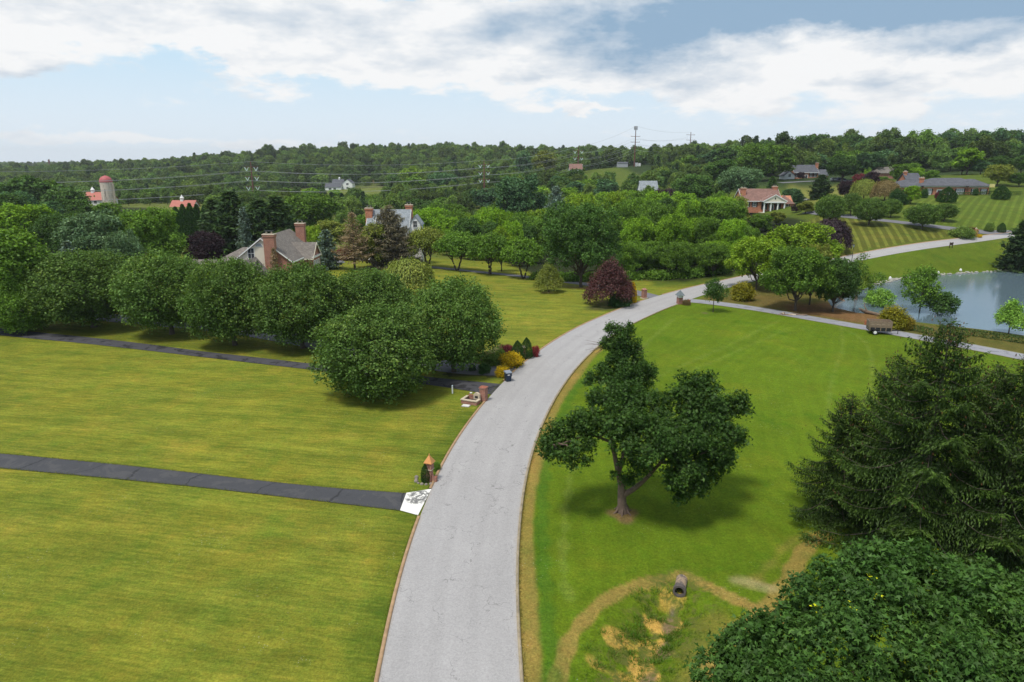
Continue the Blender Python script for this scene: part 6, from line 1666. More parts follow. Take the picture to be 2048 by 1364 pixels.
# board fence and play set in the clearing
def fence(pxs, label, n_rail=3, ht=1.3, step=2.6):
    P = resample(line(pxs), step)
    o = empty('board_fence', (P[0][0], P[0][1], hz(*P[0])), label, 'fence')
    off = np.array(o.location)
    Z = h(P[:, 0], P[:, 1])
    r = MB()
    for a, b, za, zb in zip(P[:-1], P[1:], Z[:-1], Z[1:]):
        for k in range(n_rail):
            q = ht * (.35 + .3 * k)
            r.tube([(a[0] - off[0], a[1] - off[1], za + q - off[2]), (b[0] - off[0], b[1] - off[1], zb + q - off[2])], .09, 4)
    r.build('rails', M_FENCE, o)
    q = MB()
    for a, za in zip(P, Z): q.box(a[0] - off[0] - .09, a[0] - off[0] + .09, a[1] - off[1] - .09, a[1] - off[1] + .09, za - off[2] - .2, za - off[2] + ht)
    tag(q.build('fence_posts', M_FENCE, o), kind='stuff')
M_FENCE = simple('weathered_fence_wood', (.20, .17, .14), .9)
fence([(712, 378), (740, 376), (772, 375)], 'weathered board fence round the white farmhouse paddock')
p = at(750, 367); R = empty('play_set', tuple(p), 'small brown wooden play set on the farmhouse lawn', 'play set')
P1(R, 'tower', M_KERB, lambda b: [b.box(x - .15, x + .15, y - .15, y + .15, 0, 3.4) for x in (-1.6, 1.6) for y in (-1.3, 1.3)] + [b.box(-1.7, 1.7, -1.4, 1.4, 1.5, 1.75)])
P1(R, 'roof', M_RED, lambda b: gable_roof(b, -1.7, 1.7, -1.4, 1.4, 3.4, 4.6, 'x', .3, .15, .2))
P1(R, 'swing_beam', M_KERB, lambda b: (b.tube([(1.7, 0, 3.0), (6, 0, 3.0)], .14), b.tube([(6, 0, 3.0), (6.3, -1.2, 0)], .12), b.tube([(6, 0, 3.0), (6.3, 1.2, 0)], .12)))

# ------------------------------------------------------------------ the farm: silo, barns
p = atY(219, 412, 408); x, y = p[0], 408; z0 = hz(x, y)
R = empty('silo', (x, y, z0), 'pale stained stave silo with a faded red dome', 'silo')
T_ = 23 - 408 * .0302 - z0 + 1.2
m, t, out = new_mat('stained_staves'); pb = t.new('ShaderNodeBsdfPrincipled'); tc = t.new('ShaderNodeTexCoord').outputs['Object']
c = t.mix(t.ss(t.noise(t.scale(tc, 1, 1, .12), 1.1, 5, .7), .5, .68), C((.62, .53, .43)), C((.10, .085, .07)))
sz = t.new('ShaderNodeSeparateXYZ'); t.l.new(tc, sz.inputs[0])
c = t.mix(t.m('MULTIPLY', t.m('LESS_THAN', t.m('FRACT', t.m('MULTIPLY', sz.outputs[2], .8)), .14), .4), c, C((.3, .26, .22)))
t.l.new(c, pb.inputs[0]); pb.inputs['Roughness'].default_value = .9; t.l.new(pb.outputs[0], out.inputs[0])
P1(R, 'staves', m, lambda b: b.lathe(0, 0, [(3.35, -3), (3.35, T_)], 28))
P1(R, 'dome', simple('faded_red_dome', (.42, .10, .10), .6, .1, 1), lambda b: b.lathe(0, 0, [(3.55, T_ - .25)] + [(3.5 * math.cos(a), T_ + 3.4 * math.sin(a)) for a in np.linspace(0, 1.45, 9)] + [(.25, T_ + 3.6)], 28))
P1(R, 'chute', M_STONE, lambda b: b.box(2.9, 4.1, -.6, .6, -2, T_ - 1))
def barn(px, Y, pyr, x0, x1, y0, y1, ht, wall, label, name='barn', cup=None):
    R = house(px, Y, label, name, 'barn')
    T_ = atY(px, pyr, Y)[2] - R.location.z
    P1(R, 'wall', wall, lambda b: gable_walls(b, x0, x1, y0, y1, -3, T_ - ht, T_ - .1, 'x'))
    P1(R, 'roof', M_RED, lambda b: gable_roof(b, x0, x1, y0, y1, T_ - ht, T_, 'x', .6, .2, .4))
    if cup is not None:
        P1(R, 'cupola', M_WHITE, lambda b: (b.box(cup - .8, cup + .8, (y0 + y1) / 2 - .8, (y0 + y1) / 2 + .8, T_ - .4, T_ + 1.5), b.lathe(cup, (y0 + y1) / 2, [(1.3, T_ + 1.5), (.7, T_ + 2.3), (.03, T_ + 3.4)], 8)))
    window(R, (x0 + x1) / 2, y0 - .005, T_ - ht - 1.4, 1.6, 1.6)
    return R
barn(192, 424, 385.5, -8, 7, 0, 11, 4.2, M_WHITE, 'red-roofed barn with a white cupola beside the silo', cup=-4.5)
barn(362, 404, 402, -7, 6.5, 0, 9, 3.6, M_WHITE, 'small red-roofed barn with cupola behind the arborvitae screen', cup=-1.5)
barn(978, 448, 381, -4.2, 4.0, 0, 7, 2.2, M_CREAM, 'little pink-roofed shed at the foot of the second pylon', 'shed')

# ------------------------------------------------------------------ pylons, cell mast, wires
M_RUST = simple('rusty_steel', (.145, .062, .045), .8, .2, .6)
M_INS = simple('pale_insulator', (.62, .74, .70), .3)
M_WIRE = simple('aluminium_wire', (.34, .36, .37), .5)
PYL = []
def pylon(px, ytop, Y, arm_px, drop, label, v=True, mast=False):
    p = atY(px, ytop, Y); z0 = hz(p[0], Y); H = p[2] - z0
    o = empty('pylon', (p[0], Y, z0), label, 'pylon', None, .25)
    k = depth(p) / F; W = arm_px * k; s = drop * k
    P1(o, 'pole', M_RUST, lambda b: b.lathe(0, 0, [(.62, -1), (.28, H)], 10))
    lv = []
    for i in range(3):
        z = H - s * (.55 + i) - (14 * k if mast else 0)
        a = P1(o, 'crossarm', M_RUST, lambda b: (b.box(-W / 2, W / 2, -.16, .16, z - .16, z + .16), b.box(-W / 2 - .1, -W / 2 + .1, -.2, .2, z - .1, z + .5), b.box(W / 2 - .1, W / 2 + .1, -.2, .2, z - .1, z + .5)))
        if v:
            for sg in (-1, 1):
                c0, hw, dz = sg * W * .34, W * .145, s * .4
                P1(a, 'insulator', M_INS, lambda b: (b.tube([(c0 - hw, 0, z - .16), (c0, 0, z - dz)], .2, 6), b.tube([(c0 + hw, 0, z - .16), (c0 + .08, 0, z - dz)], .2, 6)))
        lv.append(z)
    if mast:
        P1(o, 'antenna', simple('grey_antenna', (.35, .36, .38), .5), lambda b: [b.box(1.25 * math.cos(a) - .25, 1.25 * math.cos(a) + .25, 1.25 * math.sin(a) - .25, 1.25 * math.sin(a) + .25, H - 3.2, H - .2) for a in np.linspace(0, 5.4, 7)] + [b.cyl(0, 0, H - 2.1, H - 1.8, 1.3, 1.3, 12)])
    PYL.append((p[0], Y, z0, W, lv, s, H))
    return o
PYL.append((-330., 300., -4., 8., [22., 18., 14.], 4.2, 25.))
pylon(501, 323, 425, 26, 19, 'rusty pylon west of the tall spruces, first of the line', True)
pylon(968, 321, 440, 23, 14.5, 'rusty pylon standing by the pink-roofed shed', True)
pylon(1157, 294, 520, 21, 13, 'rusty pylon before the mown tower field', True)
pylon(1272, 252, 610, 19, 11, 'tall brown mast with antennas above the mown field', False, True)
pylon(1382, 264, 720, 18, 10, 'last pylon rising above the skyline trees', False)
WG = 'wires strung between the pylons'
def wire(fn, label, sag=.035):
    acc = Acc()
    for a, b in zip(PYL[:-1], PYL[1:]):
        p, q = np.array(fn(a)), np.array(fn(b)); t_ = np.linspace(0, 1, 18)[:, None]
        L = np.linalg.norm(q - p); c = p * (1 - t_) + q * t_; c[:, 2] -= (4 * sag * L * t_ * (1 - t_))[:, 0] * .6
        acc.tube(c, np.full(18, .055), 4)
    tag(mk('power_wire', *acc.get(), M_WIRE), label, 'wire', WG)
cs_, sn_ = math.cos(.25), math.sin(.25)
for sg, sd_n in ((-1, 'near'), (1, 'far')):
    for i, ln in enumerate(('upper', 'middle', 'lower')):
        wire(lambda a: (a[0] + sg * a[3] * .34 * cs_, a[1] + sg * a[3] * .34 * sn_, a[2] + a[4][i] - a[5] * .4), f'thin pale power wire at the {ln} crossarms, {"west" if sg < 0 else "east"} side of the pylons')
wire(lambda a: (a[0], a[1], a[2] + a[6]), 'thin pale earth wire along the pylon tops', .03)
# equipment by the cell mast
p = at(1272, 333.5); R = empty('equipment_shed', (p[0] - 8, p[1] + 6, p[2]), 'low grey equipment shed with white cabinets at the foot of the mast', 'shed')
P1(R, 'wall', simple('grey_metal_wall', (.35, .36, .38), .6), lambda b: b.box(-7, 2, 0, 5, -.5, 3)); P1(R, 'roof', M_ROOF_S, lambda b: gable_roof(b, -7, 2, 0, 5, 3, 3.9, 'x', .3, .12, .2)); P1(R, 'cabinet', M_WHITE, lambda b: (b.box(8, 10.5, 0, 2, -.5, 3.4), b.box(11.2, 13, 0, 2, -.5, 3.0)))
p = at(1209, 335); R = empty('field_marker', tuple(p), 'tiny yellow marker post on the mown tower field', 'marker')
P1(R, 'panel', simple('yellow_paint', (.75, .5, .02), .5), lambda b: b.box(-.7, .7, -.1, .1, 1.0, 3.4)); P1(R, 'post', M_DARK, lambda b: b.box(-.12, .12, -.08, .08, -.3, .998))
p = atY(97, 318, 1450); z0 = hz(p[0], 1450); R = empty('radio_mast', (p[0], 1450, z0), 'tiny distant radio mast on the western horizon', 'mast'); H_m = p[2] - z0
P1(R, 'pole', M_RUST, lambda b: b.lathe(0, 0, [(.9, 0), (.5, H_m)], 6)); P1(R, 'antenna', M_RUST, lambda b: b.box(-1.6, 1.6, -.8, .8, H_m - 9, H_m - 1))
# ------------------------------------------------------------------ brick pillars by the road
M_COPPER = simple('bright_copper', (.80, .36, .13), .38, .12, 3, metal=.85)
M_SLATE = simple('blue_grey_slate', (.14, .17, .18), .7, .2, 4)
M_STONE_G = simple('mossy_edging_stone', (.22, .19, .16), .9, .3, 5)
b_ = at(860, 962); R = empty('gate_pillar', tuple(b_), 'brick gate pillar with a bright copper pyramid cap near the driveway mouth', 'pillar', None, -.35); R.scale = (.66, .66, .86)
P1(R, 'shaft', M_BRICK_S, lambda b: b.box(-.29, .29, -.29, .29, -.1, 1.15))
hd = P1(R, 'head', M_BRICK_S, lambda b: b.box(-.36, .36, -.36, .36, 1.15, 1.75))
P1(hd, 'ledge', M_STONE, lambda b: b.box(-.40, .40, -.40, .40, 1.12, 1.18))
P1(hd, 'recess_shade', simple('painted_recess_shade', (.12, .045, .04), .9), lambda b: [b.box(-.2 + .16 * i, -.12 + .16 * i, -.372, -.361, 1.32, 1.58) for i in range(3)])  # raised strips whose dark colour paints the shade of recesses
P1(R, 'cap', M_COPPER, lambda b: (b.box(-.50, .50, -.50, .50, 1.75, 1.80), b.hexa([(-.5, -.5, 1.80), (.5, -.5, 1.80), (.5, .5, 1.80), (-.5, .5, 1.80)], [(-.02, -.02, 2.45), (.02, -.02, 2.45), (.02, .02, 2.45), (-.02, .02, 2.45)]), b.lathe(0, 0, [(.05, 2.42), (.07, 2.5), (.01, 2.58)], 8)))
for sg in (-1, 1):
    P1(R, 'wing_wall', M_BRICK_S, lambda b: b.prism([(sg * .30, -.1), (sg * .62, -.1), (sg * .62, .35), (sg * .5, .5), (sg * .30, .8)], -.14, .14, 'y'))
    P1(R, 'end_post', M_BRICK_S, lambda b: b.box(sg * .75 - .125, sg * .75 + .125, -.17, .17, -.1, .5))
def edging(pxs, lab):
    P = resample(line(pxs), .28); o = empty('stone_edging', (P[0][0], P[0][1], hz(*P[0])), lab, 'edging')
    off = np.array(o.location); b = MB(); rs = np.random.default_rng(4)
    for q in P:
        s = rs.uniform(.10, .16); z = hz(*q) - off[2]
        b.lathe(q[0] - off[0], q[1] - off[1], [(s, z - .05), (s * 1.05, z + s * .5), (s * .6, z + s * .95)], 7)
    b.build('stone', M_STONE_G, o)
edging([(833, 955), (832, 963), (838, 968), (850, 970), (862, 969)], 'low ring of mossy stones round the copper-capped pillar bed')
b_ = at(1359, 608); R = empty('gate_pillar', tuple(b_), 'brick gate pillar with a slate pyramid cap across the road from the reddish maple', 'pillar', None, .3)
P1(R, 'shaft', M_BRICK_S, lambda b: b.box(-.38, .38, -.38, .38, -.1, 1.15))
P1(R, 'lantern', M_WHITE, lambda b: b.box(-.40, .40, -.40, .40, 1.15, 1.5))
P1(R, 'cap', M_SLATE, lambda b: b.hexa([(-.62, -.62, 1.5), (.62, -.62, 1.5), (.62, .62, 1.5), (-.62, .62, 1.5)], [(-.02, -.02, 2.35)] * 1 + [(.02, -.02, 2.35), (.02, .02, 2.35), (-.02, .02, 2.35)]))
P1(R, 'low_wall', M_BRICK_S, lambda b: (b.box(.39, 1.7, -.2, .2, -.1, .5), b.box(1.7, 1.95, -.22, .22, -.1, .65)))
b_ = at(1288, 597); R = empty('gate_pillar', tuple(b_), 'small plain brick pillar at the rear drive entrance', 'pillar', None, .5)
P1(R, 'shaft', M_BRICK_S, lambda b: b.box(-.34, .34, -.34, .34, -.1, 1.5)); P1(R, 'cap', M_BRICK_S, lambda b: (b.box(-.40, .40, -.40, .40, 1.5, 1.62), b.hexa([(-.34, -.34, 1.62), (.34, -.34, 1.62), (.34, .34, 1.62), (-.34, .34, 1.62)], [(-.1, -.1, 1.85), (.1, -.1, 1.85), (.1, .1, 1.85), (-.1, .1, 1.85)])))
P1(R, 'base', M_STONE, lambda b: b.box(-.48, .48, -.48, .48, -.12, .16))
b_ = at(1950, 473); R = empty('gate_pillar', tuple(b_), 'brick pillar with a round finial in the hill entrance bed', 'pillar')
P1(R, 'shaft', M_BRICK_O, lambda b: b.box(-.36, .36, -.36, .36, -.2, 1.5)); P1(R, 'cap', M_BRICK_O, lambda b: b.box(-.44, .44, -.44, .44, 1.5, 1.68)); P1(R, 'finial', M_STONE, lambda b: b.lathe(0, 0, [(.1, 1.68), (.22, 1.85), (.2, 2.05), (.02, 2.2)], 10))
b_ = at(1047, 716); R = empty('gate_pillar', tuple(b_), 'narrow stone-capped brick post between the two clipped cones', 'pillar')
P1(R, 'shaft', M_BRICK_S, lambda b: b.box(-.22, .22, -.22, .22, -.1, 1.35)); P1(R, 'cap', M_STONE, lambda b: b.box(-.28, .28, -.28, .28, 1.35, 1.5, .06))

# brick mailbox with its stone planter
b_ = at(957, 803); R = empty('mailbox_planter', tuple(b_), 'brick mailbox pillar with an arched stone front and a stone-rimmed planter', 'mailbox', None, -.42); R.scale = (.88, .88, .88)
P1(R, 'pillar', M_BRICK_S, lambda b: (b.box(.12, .82, .05, .7, -.1, 1.55), b.box(.06, .88, -.01, .76, 1.55, 1.7)))
P1(R, 'arched_front', M_STONE, lambda b: b.prism([(-.42, -.05), (.34, -.05), (.34, .75)] + [(-.04 + .38 * math.cos(a), .85 + .3 * math.sin(a)) for a in np.linspace(0, math.pi, 9)] + [(-.42, .75)], -.42, -.12, 'y'))
P1(R, 'mail_slot', M_DARK, lambda b: b.box(-.22, .14, -.45, -.424, .55, .78))
P1(R, 'low_wall', M_BRICK_S, lambda b: b.box(-1.35, .10, .1, .32, -.1, .62))
pl = P1(R, 'planter', M_BRICK_S, lambda b: (b.box(-1.5, .45, -1.35, -1.17, -.1, .42), b.box(-1.5, -1.32, -1.165, .05, -.1, .42), b.box(.27, .45, -1.165, -.46, -.1, .42)))
P1(pl, 'rim', M_STONE, lambda b: (b.box(-1.56, .51, -1.41, -1.11, .422, .52), b.box(-1.56, -1.26, -1.108, .08, .422, .52), b.box(.21, .51, -1.108, -.45, .422, .52)))
P1(pl, 'soil', simple('dark_soil', (.045, .035, .03), 1.0), lambda b: b.box(-1.31, .26, -1.16, -.46, -.1, .36))
# wheeled bin
b_ = at(1016, 763); R = empty('wheeled_bin', tuple(b_ + np.array([0, 0, .05])), 'dark blue wheeled bin at the kerb', 'bin', None, .35)
M_BIN = simple('dark_blue_plastic', (.012, .028, .062), .45, .05)
P1(R, 'body', M_BIN, lambda b: b.hexa([(-.25, -.27, .05), (.25, -.27, .05), (.25, .27, .05), (-.25, .27, .05)], [(-.33, -.38, 1.0), (.33, -.38, 1.0), (.33, .36, 1.0), (-.33, .36, 1.0)]))
P1(R, 'lid', simple('grey_blue_plastic', (.22, .26, .32), .5), lambda b: (b.hexa([(-.36, -.43, 1.0), (.36, -.43, 1.0), (.36, .42, 1.0), (-.36, .42, 1.0)], [(-.32, -.38, 1.09), (.32, -.38, 1.09), (.32, .40, 1.12), (-.32, .40, 1.12)])))
P1(R, 'label_patch', M_WHITE, lambda b: b.poly([(-.17, -.365, .72), (.10, -.365, .72), (.10, -.378, .86), (-.17, -.378, .86)]))
P1(R, 'handle', M_BIN, lambda b: b.tube([(-.28, .44, .98), (.28, .44, .98)], .025))
for sg in (-1, 1):
    wl = MB(); wl.lathe(0, 0, [(.04, -.03), (.12, -.03), (.12, .03), (.04, .03)], 14)
    o = wl.build('wheel', M_DARK, R); o.location = (sg * .27, .27, .12); o.rotation_euler = (0, math.pi / 2, 0)
# utility post and cover
b_ = at(905, 787); R = empty('utility_post', tuple(b_), 'short white utility marker post on the lawn by the dark driveway', 'post')
P1(R, 'shaft', M_WHITE, lambda b: b.cyl(0, 0, -.1, .78, .075, .075, 10)); P1(R, 'cap', simple('pale_blue_cap', (.45, .55, .62), .5), lambda b: b.lathe(0, 0, [(.085, .78), (.085, .86), (.03, .92)], 10))
b_ = at(932, 812); R = empty('utility_cover', tuple(b_), 'flat pale utility cover set in the lawn below the mailbox', 'cover', None, -.3)
P1(R, 'lid', simple('pale_concrete_lid', (.62, .63, .60), .8), lambda b: b.box(-.36, .36, -.26, .26, .03, .08)); P1(R, 'frame', M_STONE_G, lambda b: b.box(-.42, .42, -.32, .32, -.05, .03))
b_ = at(942, 786); R = empty('valve_cover', tuple(b_), 'tiny white valve cover in the grass by the mailbox', 'cover')
P1(R, 'lid', M_WHITE, lambda b: b.cyl(0, 0, -.02, .06, .14, .12, 12)); P1(R, 'rim', M_STONE_G, lambda b: b.cyl(0, 0, -.04, .02, .19, .19, 12))
# drain pipe
q0, q1 = at(1358, 1192), at(1364, 1160)
dv = q1 - q0; dv[2] = max(dv[2], .1); L_ = 1.45; dr = dv / np.linalg.norm(dv); dr[2] = -.02; dr /= np.linalg.norm(dr)
R = empty('drain_pipe', tuple(q0 + np.array([0, 0, .30])), 'concrete drain pipe opening into the grassy hollow', 'drain pipe'); R.scale = (.85, .85, .85)
m, t, out = new_mat('stained_pipe'); pb = t.new('ShaderNodeBsdfPrincipled'); tc = t.new('ShaderNodeTexCoord').outputs['Object']
c = t.mix(t.ss(t.noise(tc, 3.2, 5, .65), .42, .62), C((.33, .24, .16)), C((.11, .095, .085))); t.l.new(c, pb.inputs[0]); pb.inputs['Roughness'].default_value = .9; t.l.new(pb.outputs[0], out.inputs[0])
def ring(b, r0, r1, a, c):
    n = 24
    A_ = unit(np.cross(dr, [0, 0, 1.])); B_ = np.cross(A_, dr)
    k = len(b.v)
    for r, s in ((r1, a), (r1, c), (r0, c), (r0, a)):
        b.v += [tuple(dr * s + A_ * r * math.cos(6.2832 * i / n) + B_ * r * math.sin(6.2832 * i / n)) for i in range(n)]
    for w_ in range(4):
        for i in range(n): b.f.append([k + w_ * n + i, k + w_ * n + (i + 1) % n, k + ((w_ + 1) % 4) * n + (i + 1) % n, k + ((w_ + 1) % 4) * n + i])
P1(R, 'barrel', m, lambda b: ring(b, .29, .37, .10, L_)); P1(R, 'collar', simple('dark_pipe_collar', (.10, .085, .08), .9, .25, 5), lambda b: ring(b, .29, .42, -.06, .30))
P1(R, 'painted_darkness', simple('painted_pipe_shade', (.004, .004, .004), 1.0), lambda b: ring(b, .01, .285, 1.2, 1.25))  # black disc painted in for the darkness deep inside the pipe
# utility trailer
b_ = at(1757, 667); R = empty('utility_trailer', tuple(b_ + np.array([0, 0, .04])), 'small utility trailer with tall weathered wooden sides parked on the lane', 'trailer', None, -.22)
M_SLAT = simple('weathered_plank', (.23, .17, .12), .9, .2, 5)
P1(R, 'bed', M_DARK, lambda b: (b.box(-1.45, 1.35, -.8, .8, .48, .58), b.box(-1.45, 1.35, -.82, -.76, .58, .95), b.box(-1.45, 1.35, .76, .82, .58, .95)))
def slats(b, y, x0=-1.45, x1=1.35):
    for i in range(4): b.box(x0, x1, y - .03, y + .03, .98 + .22 * i, 1.16 + .22 * i)
    for i in range(5): xx = x0 + .05 + (x1 - x0 - .1) * i / 4; b.box(xx - .05, xx + .05, y - .065, y - .031, .5, 1.86)
P1(R, 'side_panel', M_SLAT, lambda b: slats(b, -.79)); P1(R, 'side_panel', M_SLAT, lambda b: slats(b, .82))
for xx in (-1.48, 1.38): P1(R, 'end_panel', M_SLAT, lambda b: [b.box(xx - .03, xx + .03, -.74, .74, .98 + .22 * i, 1.16 + .22 * i) for i in range(4)])
P1(R, 'load', simple('pale_brush_load', (.30, .23, .15), 1, .35, 4), lambda b: b.hexa([(-1.4, -.7, .6), (1.3, -.7, .6), (1.3, .7, .6), (-1.4, .7, .6)], [(-1.2, -.6, 1.15), (1.1, -.5, 1.3), (1.15, .55, 1.2), (-1.2, .6, 1.35)]))
for sg in (-1, 1):
    wl = MB(); wl.lathe(0, 0, [(.10, -.1), (.30, -.11), (.34, -.06), (.34, .06), (.30, .11), (.10, .1)], 20)
    o = wl.build('wheel', M_DARK, R); o.location = (-.75, sg * 1.0, .34); o.rotation_euler = (math.pi / 2, 0, 0)
    rm = MB(); rm.lathe(0, 0, [(.02, -.13), (.21, -.13), (.21, .13), (.02, .13)], 16); rm.build('rim', M_WHITE, o)
    P1(R, 'fender', M_DARK, lambda b: b.box(-1.2, -.3, sg * .86 if sg > 0 else -1.14, 1.14 if sg > 0 else -.86, .72, .77))
P1(R, 'tongue', M_DARK, lambda b: (b.tube([(1.35, -.5, .52), (2.5, 0, .5)], .05), b.tube([(1.35, .5, .52), (2.5, 0, .5)], .05), b.tube([(2.4, 0, .5), (2.4, 0, .02)], .04), b.box(2.45, 2.7, -.06, .06, .46, .58)))
# street lamp, sign, hoop
b_ = at(1703, 526); R = empty('street_lamp', tuple(b_), 'slim dark street lamp at the roadside above the pond', 'street lamp')
H_l = atY(1703, 488, b_[1])[2] - b_[2]
P1(R, 'pole', M_DARK, lambda b: b.lathe(0, 0, [(.12, -.1), (.12, .4), (.06, .6), (.05, H_l - .7)], 10)); P1(R, 'lamp_head', M_GLASS_L, lambda b: b.lathe(0, 0, [(.10, H_l - .7), (.22, H_l - .3), (.2, H_l - .22)], 8)); P1(R, 'lamp_cap', M_DARK, lambda b: b.lathe(0, 0, [(.26, H_l - .22), (.15, H_l - .06), (.02, H_l)], 8))
b_ = at(1902, 496.5); R = empty('roadside_sign', tuple(b_), 'small brown two-post sign on the grass bank between road and pond', 'sign', None, .2)
M_BROWN = simple('dark_brown_wood', (.055, .035, .025), .8)
P1(R, 'board', M_BROWN, lambda b: b.box(-.42, .42, -.05, .05, .75, 1.32))
for sg in (-1, 1): P1(R, 'post', M_BROWN, lambda b: b.box(sg * .38 - .06, sg * .38 + .06, .052, .15, -.2, 1.42))
b_ = at(1981, 392); R = empty('basketball_hoop', tuple(b_), 'basketball hoop with a pale yellow backboard east of the ranch house', 'basketball hoop')
P1(R, 'pole', M_DARK, lambda b: b.tube([(0, .8, -.2), (0, .8, 2.8), (0, .1, 3.3)], .09)); P1(R, 'backboard', simple('pale_yellow_board', (.62, .55, .22), .5), lambda b: b.box(-.9, .9, -.04, .04, 2.8, 3.95)); P1(R, 'rim', M_RED, lambda b: b.tube([(.23 * math.cos(a), -.3 + .23 * math.sin(a), 3.0) for a in np.linspace(0, 6.28, 13)], .02, 5))
# marker stones on the far bank
for x, y, lab in ((1780, 558, 'white rounded marker stone at the shallow west corner of the pond'), (1876, 547, 'white rounded marker stone on the far bank, west of the middle one'), (1921, 542, 'white rounded marker stone in the middle of the far bank'), (2043, 535, 'white rounded marker stone at the east end of the far bank')):
    b_ = at(x, y); R = empty('marker_stone', tuple(b_), lab, 'stone', 'white stones along the far pond bank'); R.scale = (.75, .75, .75)
    P1(R, 'stone', M_WHITE, lambda b: b.lathe(0, 0, [(.26, -.1), (.36, .15), (.30, .5), (.14, .68), (.02, .72)], 10)); P1(R, 'foot', M_STONE_G, lambda b: b.cyl(0, 0, -.15, .05, .46, .4, 10))
# shoreline rocks
rs = np.random.default_rng(8); b = MB()
for i in range(150):
    u = rs.uniform(0, 1); q = flat_at(np.interp(u, [0, .3, .55, 1], [1745, 1790, 1850, 2060]), np.interp(u, [0, .3, .55, 1], [571.5, 560, 551.5, 539.2]) - .8, POND_Z)
    s = rs.uniform(.12, .4); x, y = q[0] + rs.normal() * .3, q[1] + rs.normal() * .5
    b.lathe(x, y, [(s, POND_Z - .1), (s * 1.1, POND_Z + s * .35), (s * .5, POND_Z + s * .75)], 6)
tag(b.build('shore_rubble', simple('grey_shore_stone', (.30, .29, .25), .9, .3, 2)), 'grey stones along the far waterline', kind='stuff')
# broken tree and fallen trunk at the pond edge
M_DEAD = simple('bleached_wood', (.19, .135, .095), .95, .3, 3)
rs = np.random.default_rng(21)
b_ = at(1712, 614); bx_ = lambda x, y, dy=0: atY(x, y, b_[1] + dy) - b_
R = empty('broken_tree', tuple(b_), 'half-dead broken tree with few leafy branches standing at the pond edge', 'tree')
a = Acc()
a.tube(np.stack([[0, 0, -.3], bx_(1713, 580), bx_(1711, 545), bx_(1716, 512)]), [.26, .2, .15, .05], 8)
for pts, r in (([(1712, 578), (1735, 580), (1752, 566)], .13), ([(1713, 545), (1722, 525), (1732, 516)], .07), ([(1712, 560), (1700, 548)], .06), ([(1712, 600), (1696, 620), (1690, 632)], .12), ([(1735, 580), (1748, 585)], .06)):
    P = np.array([bx_(x, y) for x, y in pts]); P = P if len(P) > 2 else np.stack([P[0], (P[0] + P[1]) / 2 + .1, P[1]]); a.tube(P, np.linspace(r, r * .25, len(P)), 6)
mk('trunk', *a.get(), M_DEAD, R, smooth_=True)
Lb = px_lobes([(1722, 540, 14, 0), (1714, 525, 7, 0), (1728, 515, 7, 0), (1755, 562, 16, 0), (1740, 572, 9, 0), (1706, 560, 11, 0), (1719, 575, 9, 0), (1735, 555, 8, 0)], b_[1]); Lb[:, :3] -= b_
mk('crown', *foliage(Lb, rs, 170, 14, .3, .26, deep=.4, droop=.3), gm('forest'), R)
b_ = at(1665, 606); R = empty('fallen_trunk', tuple(b_), 'fallen bare trunk with torn roots lying along the pond edge', 'log')
a = Acc(); P = [at(1662, 596) + [0, 0, 2.2], at(1676, 608) + [0, 0, 1.2], at(1700, 619) + [0, 0, .45], at(1735, 628) + [0, 0, .3], at(1765, 633) + [0, 0, .2]]
a.tube(np.array(P) - b_, [.12, .22, .3, .28, .2], 8)
for pts in ([P[2] , P[2] + [.8, .4, 1.2], P[2] + [1.2, .6, 2.4]], [P[3], P[3] + [-.4, .5, .9], P[3] + [-.2, .8, 1.5]]): a.tube(np.array(pts) - b_, [.1, .07, .02], 5)
mk('trunk', *a.get(), M_DEAD, R, smooth_=True)
a = Acc()
for k in range(16):
    e = P[4] + np.array([rs.normal() * .5 + .3, rs.normal() * .5, abs(rs.normal()) * .5]); a.tube(np.stack([P[4], (P[4] + e) / 2 + rs.normal(size=3) * .1, e]) - b_, [.08, .05, .015], 4)
mk('roots', *a.get(), M_DEAD, R)
b_ = at(1590, 630); R = empty('split_logs', tuple(b_), 'heap of pale split logs by the lane under the thick-trunked tree', 'log heap')
for k in range(9):
    c0 = np.array([rs.uniform(-2.2, 2.2), rs.uniform(-.4, .4), .1]); d0 = unit(rs.normal(size=3) * [1, .6, .15]); a = Acc(); ln = rs.uniform(.3, .8)
    a.tube(np.stack([c0 - d0 * ln, c0, c0 + d0 * ln]), [.11, .12, .10], 7); mk('log', *a.get(), M_DEAD if k % 3 else M_STONE, R)
b_ = at(1731, 649); R = empty('tree_stump', tuple(b_), 'small reddish torn stump beside the lane near the trailer', 'stump')
P1(R, 'stump', simple('red_torn_wood', (.26, .09, .04), .95, .25, 6), lambda b: b.lathe(0, 0, [(.3, -.1), (.2, .2), (.16, .5), (.05, .62)], 9)); P1(R, 'root', M_DEAD, lambda b: (b.tube([(.1, 0, .1), (.6, .1, -.02)], .07), b.tube([(-.1, 0, .1), (-.5, -.2, -.02)], .07)))
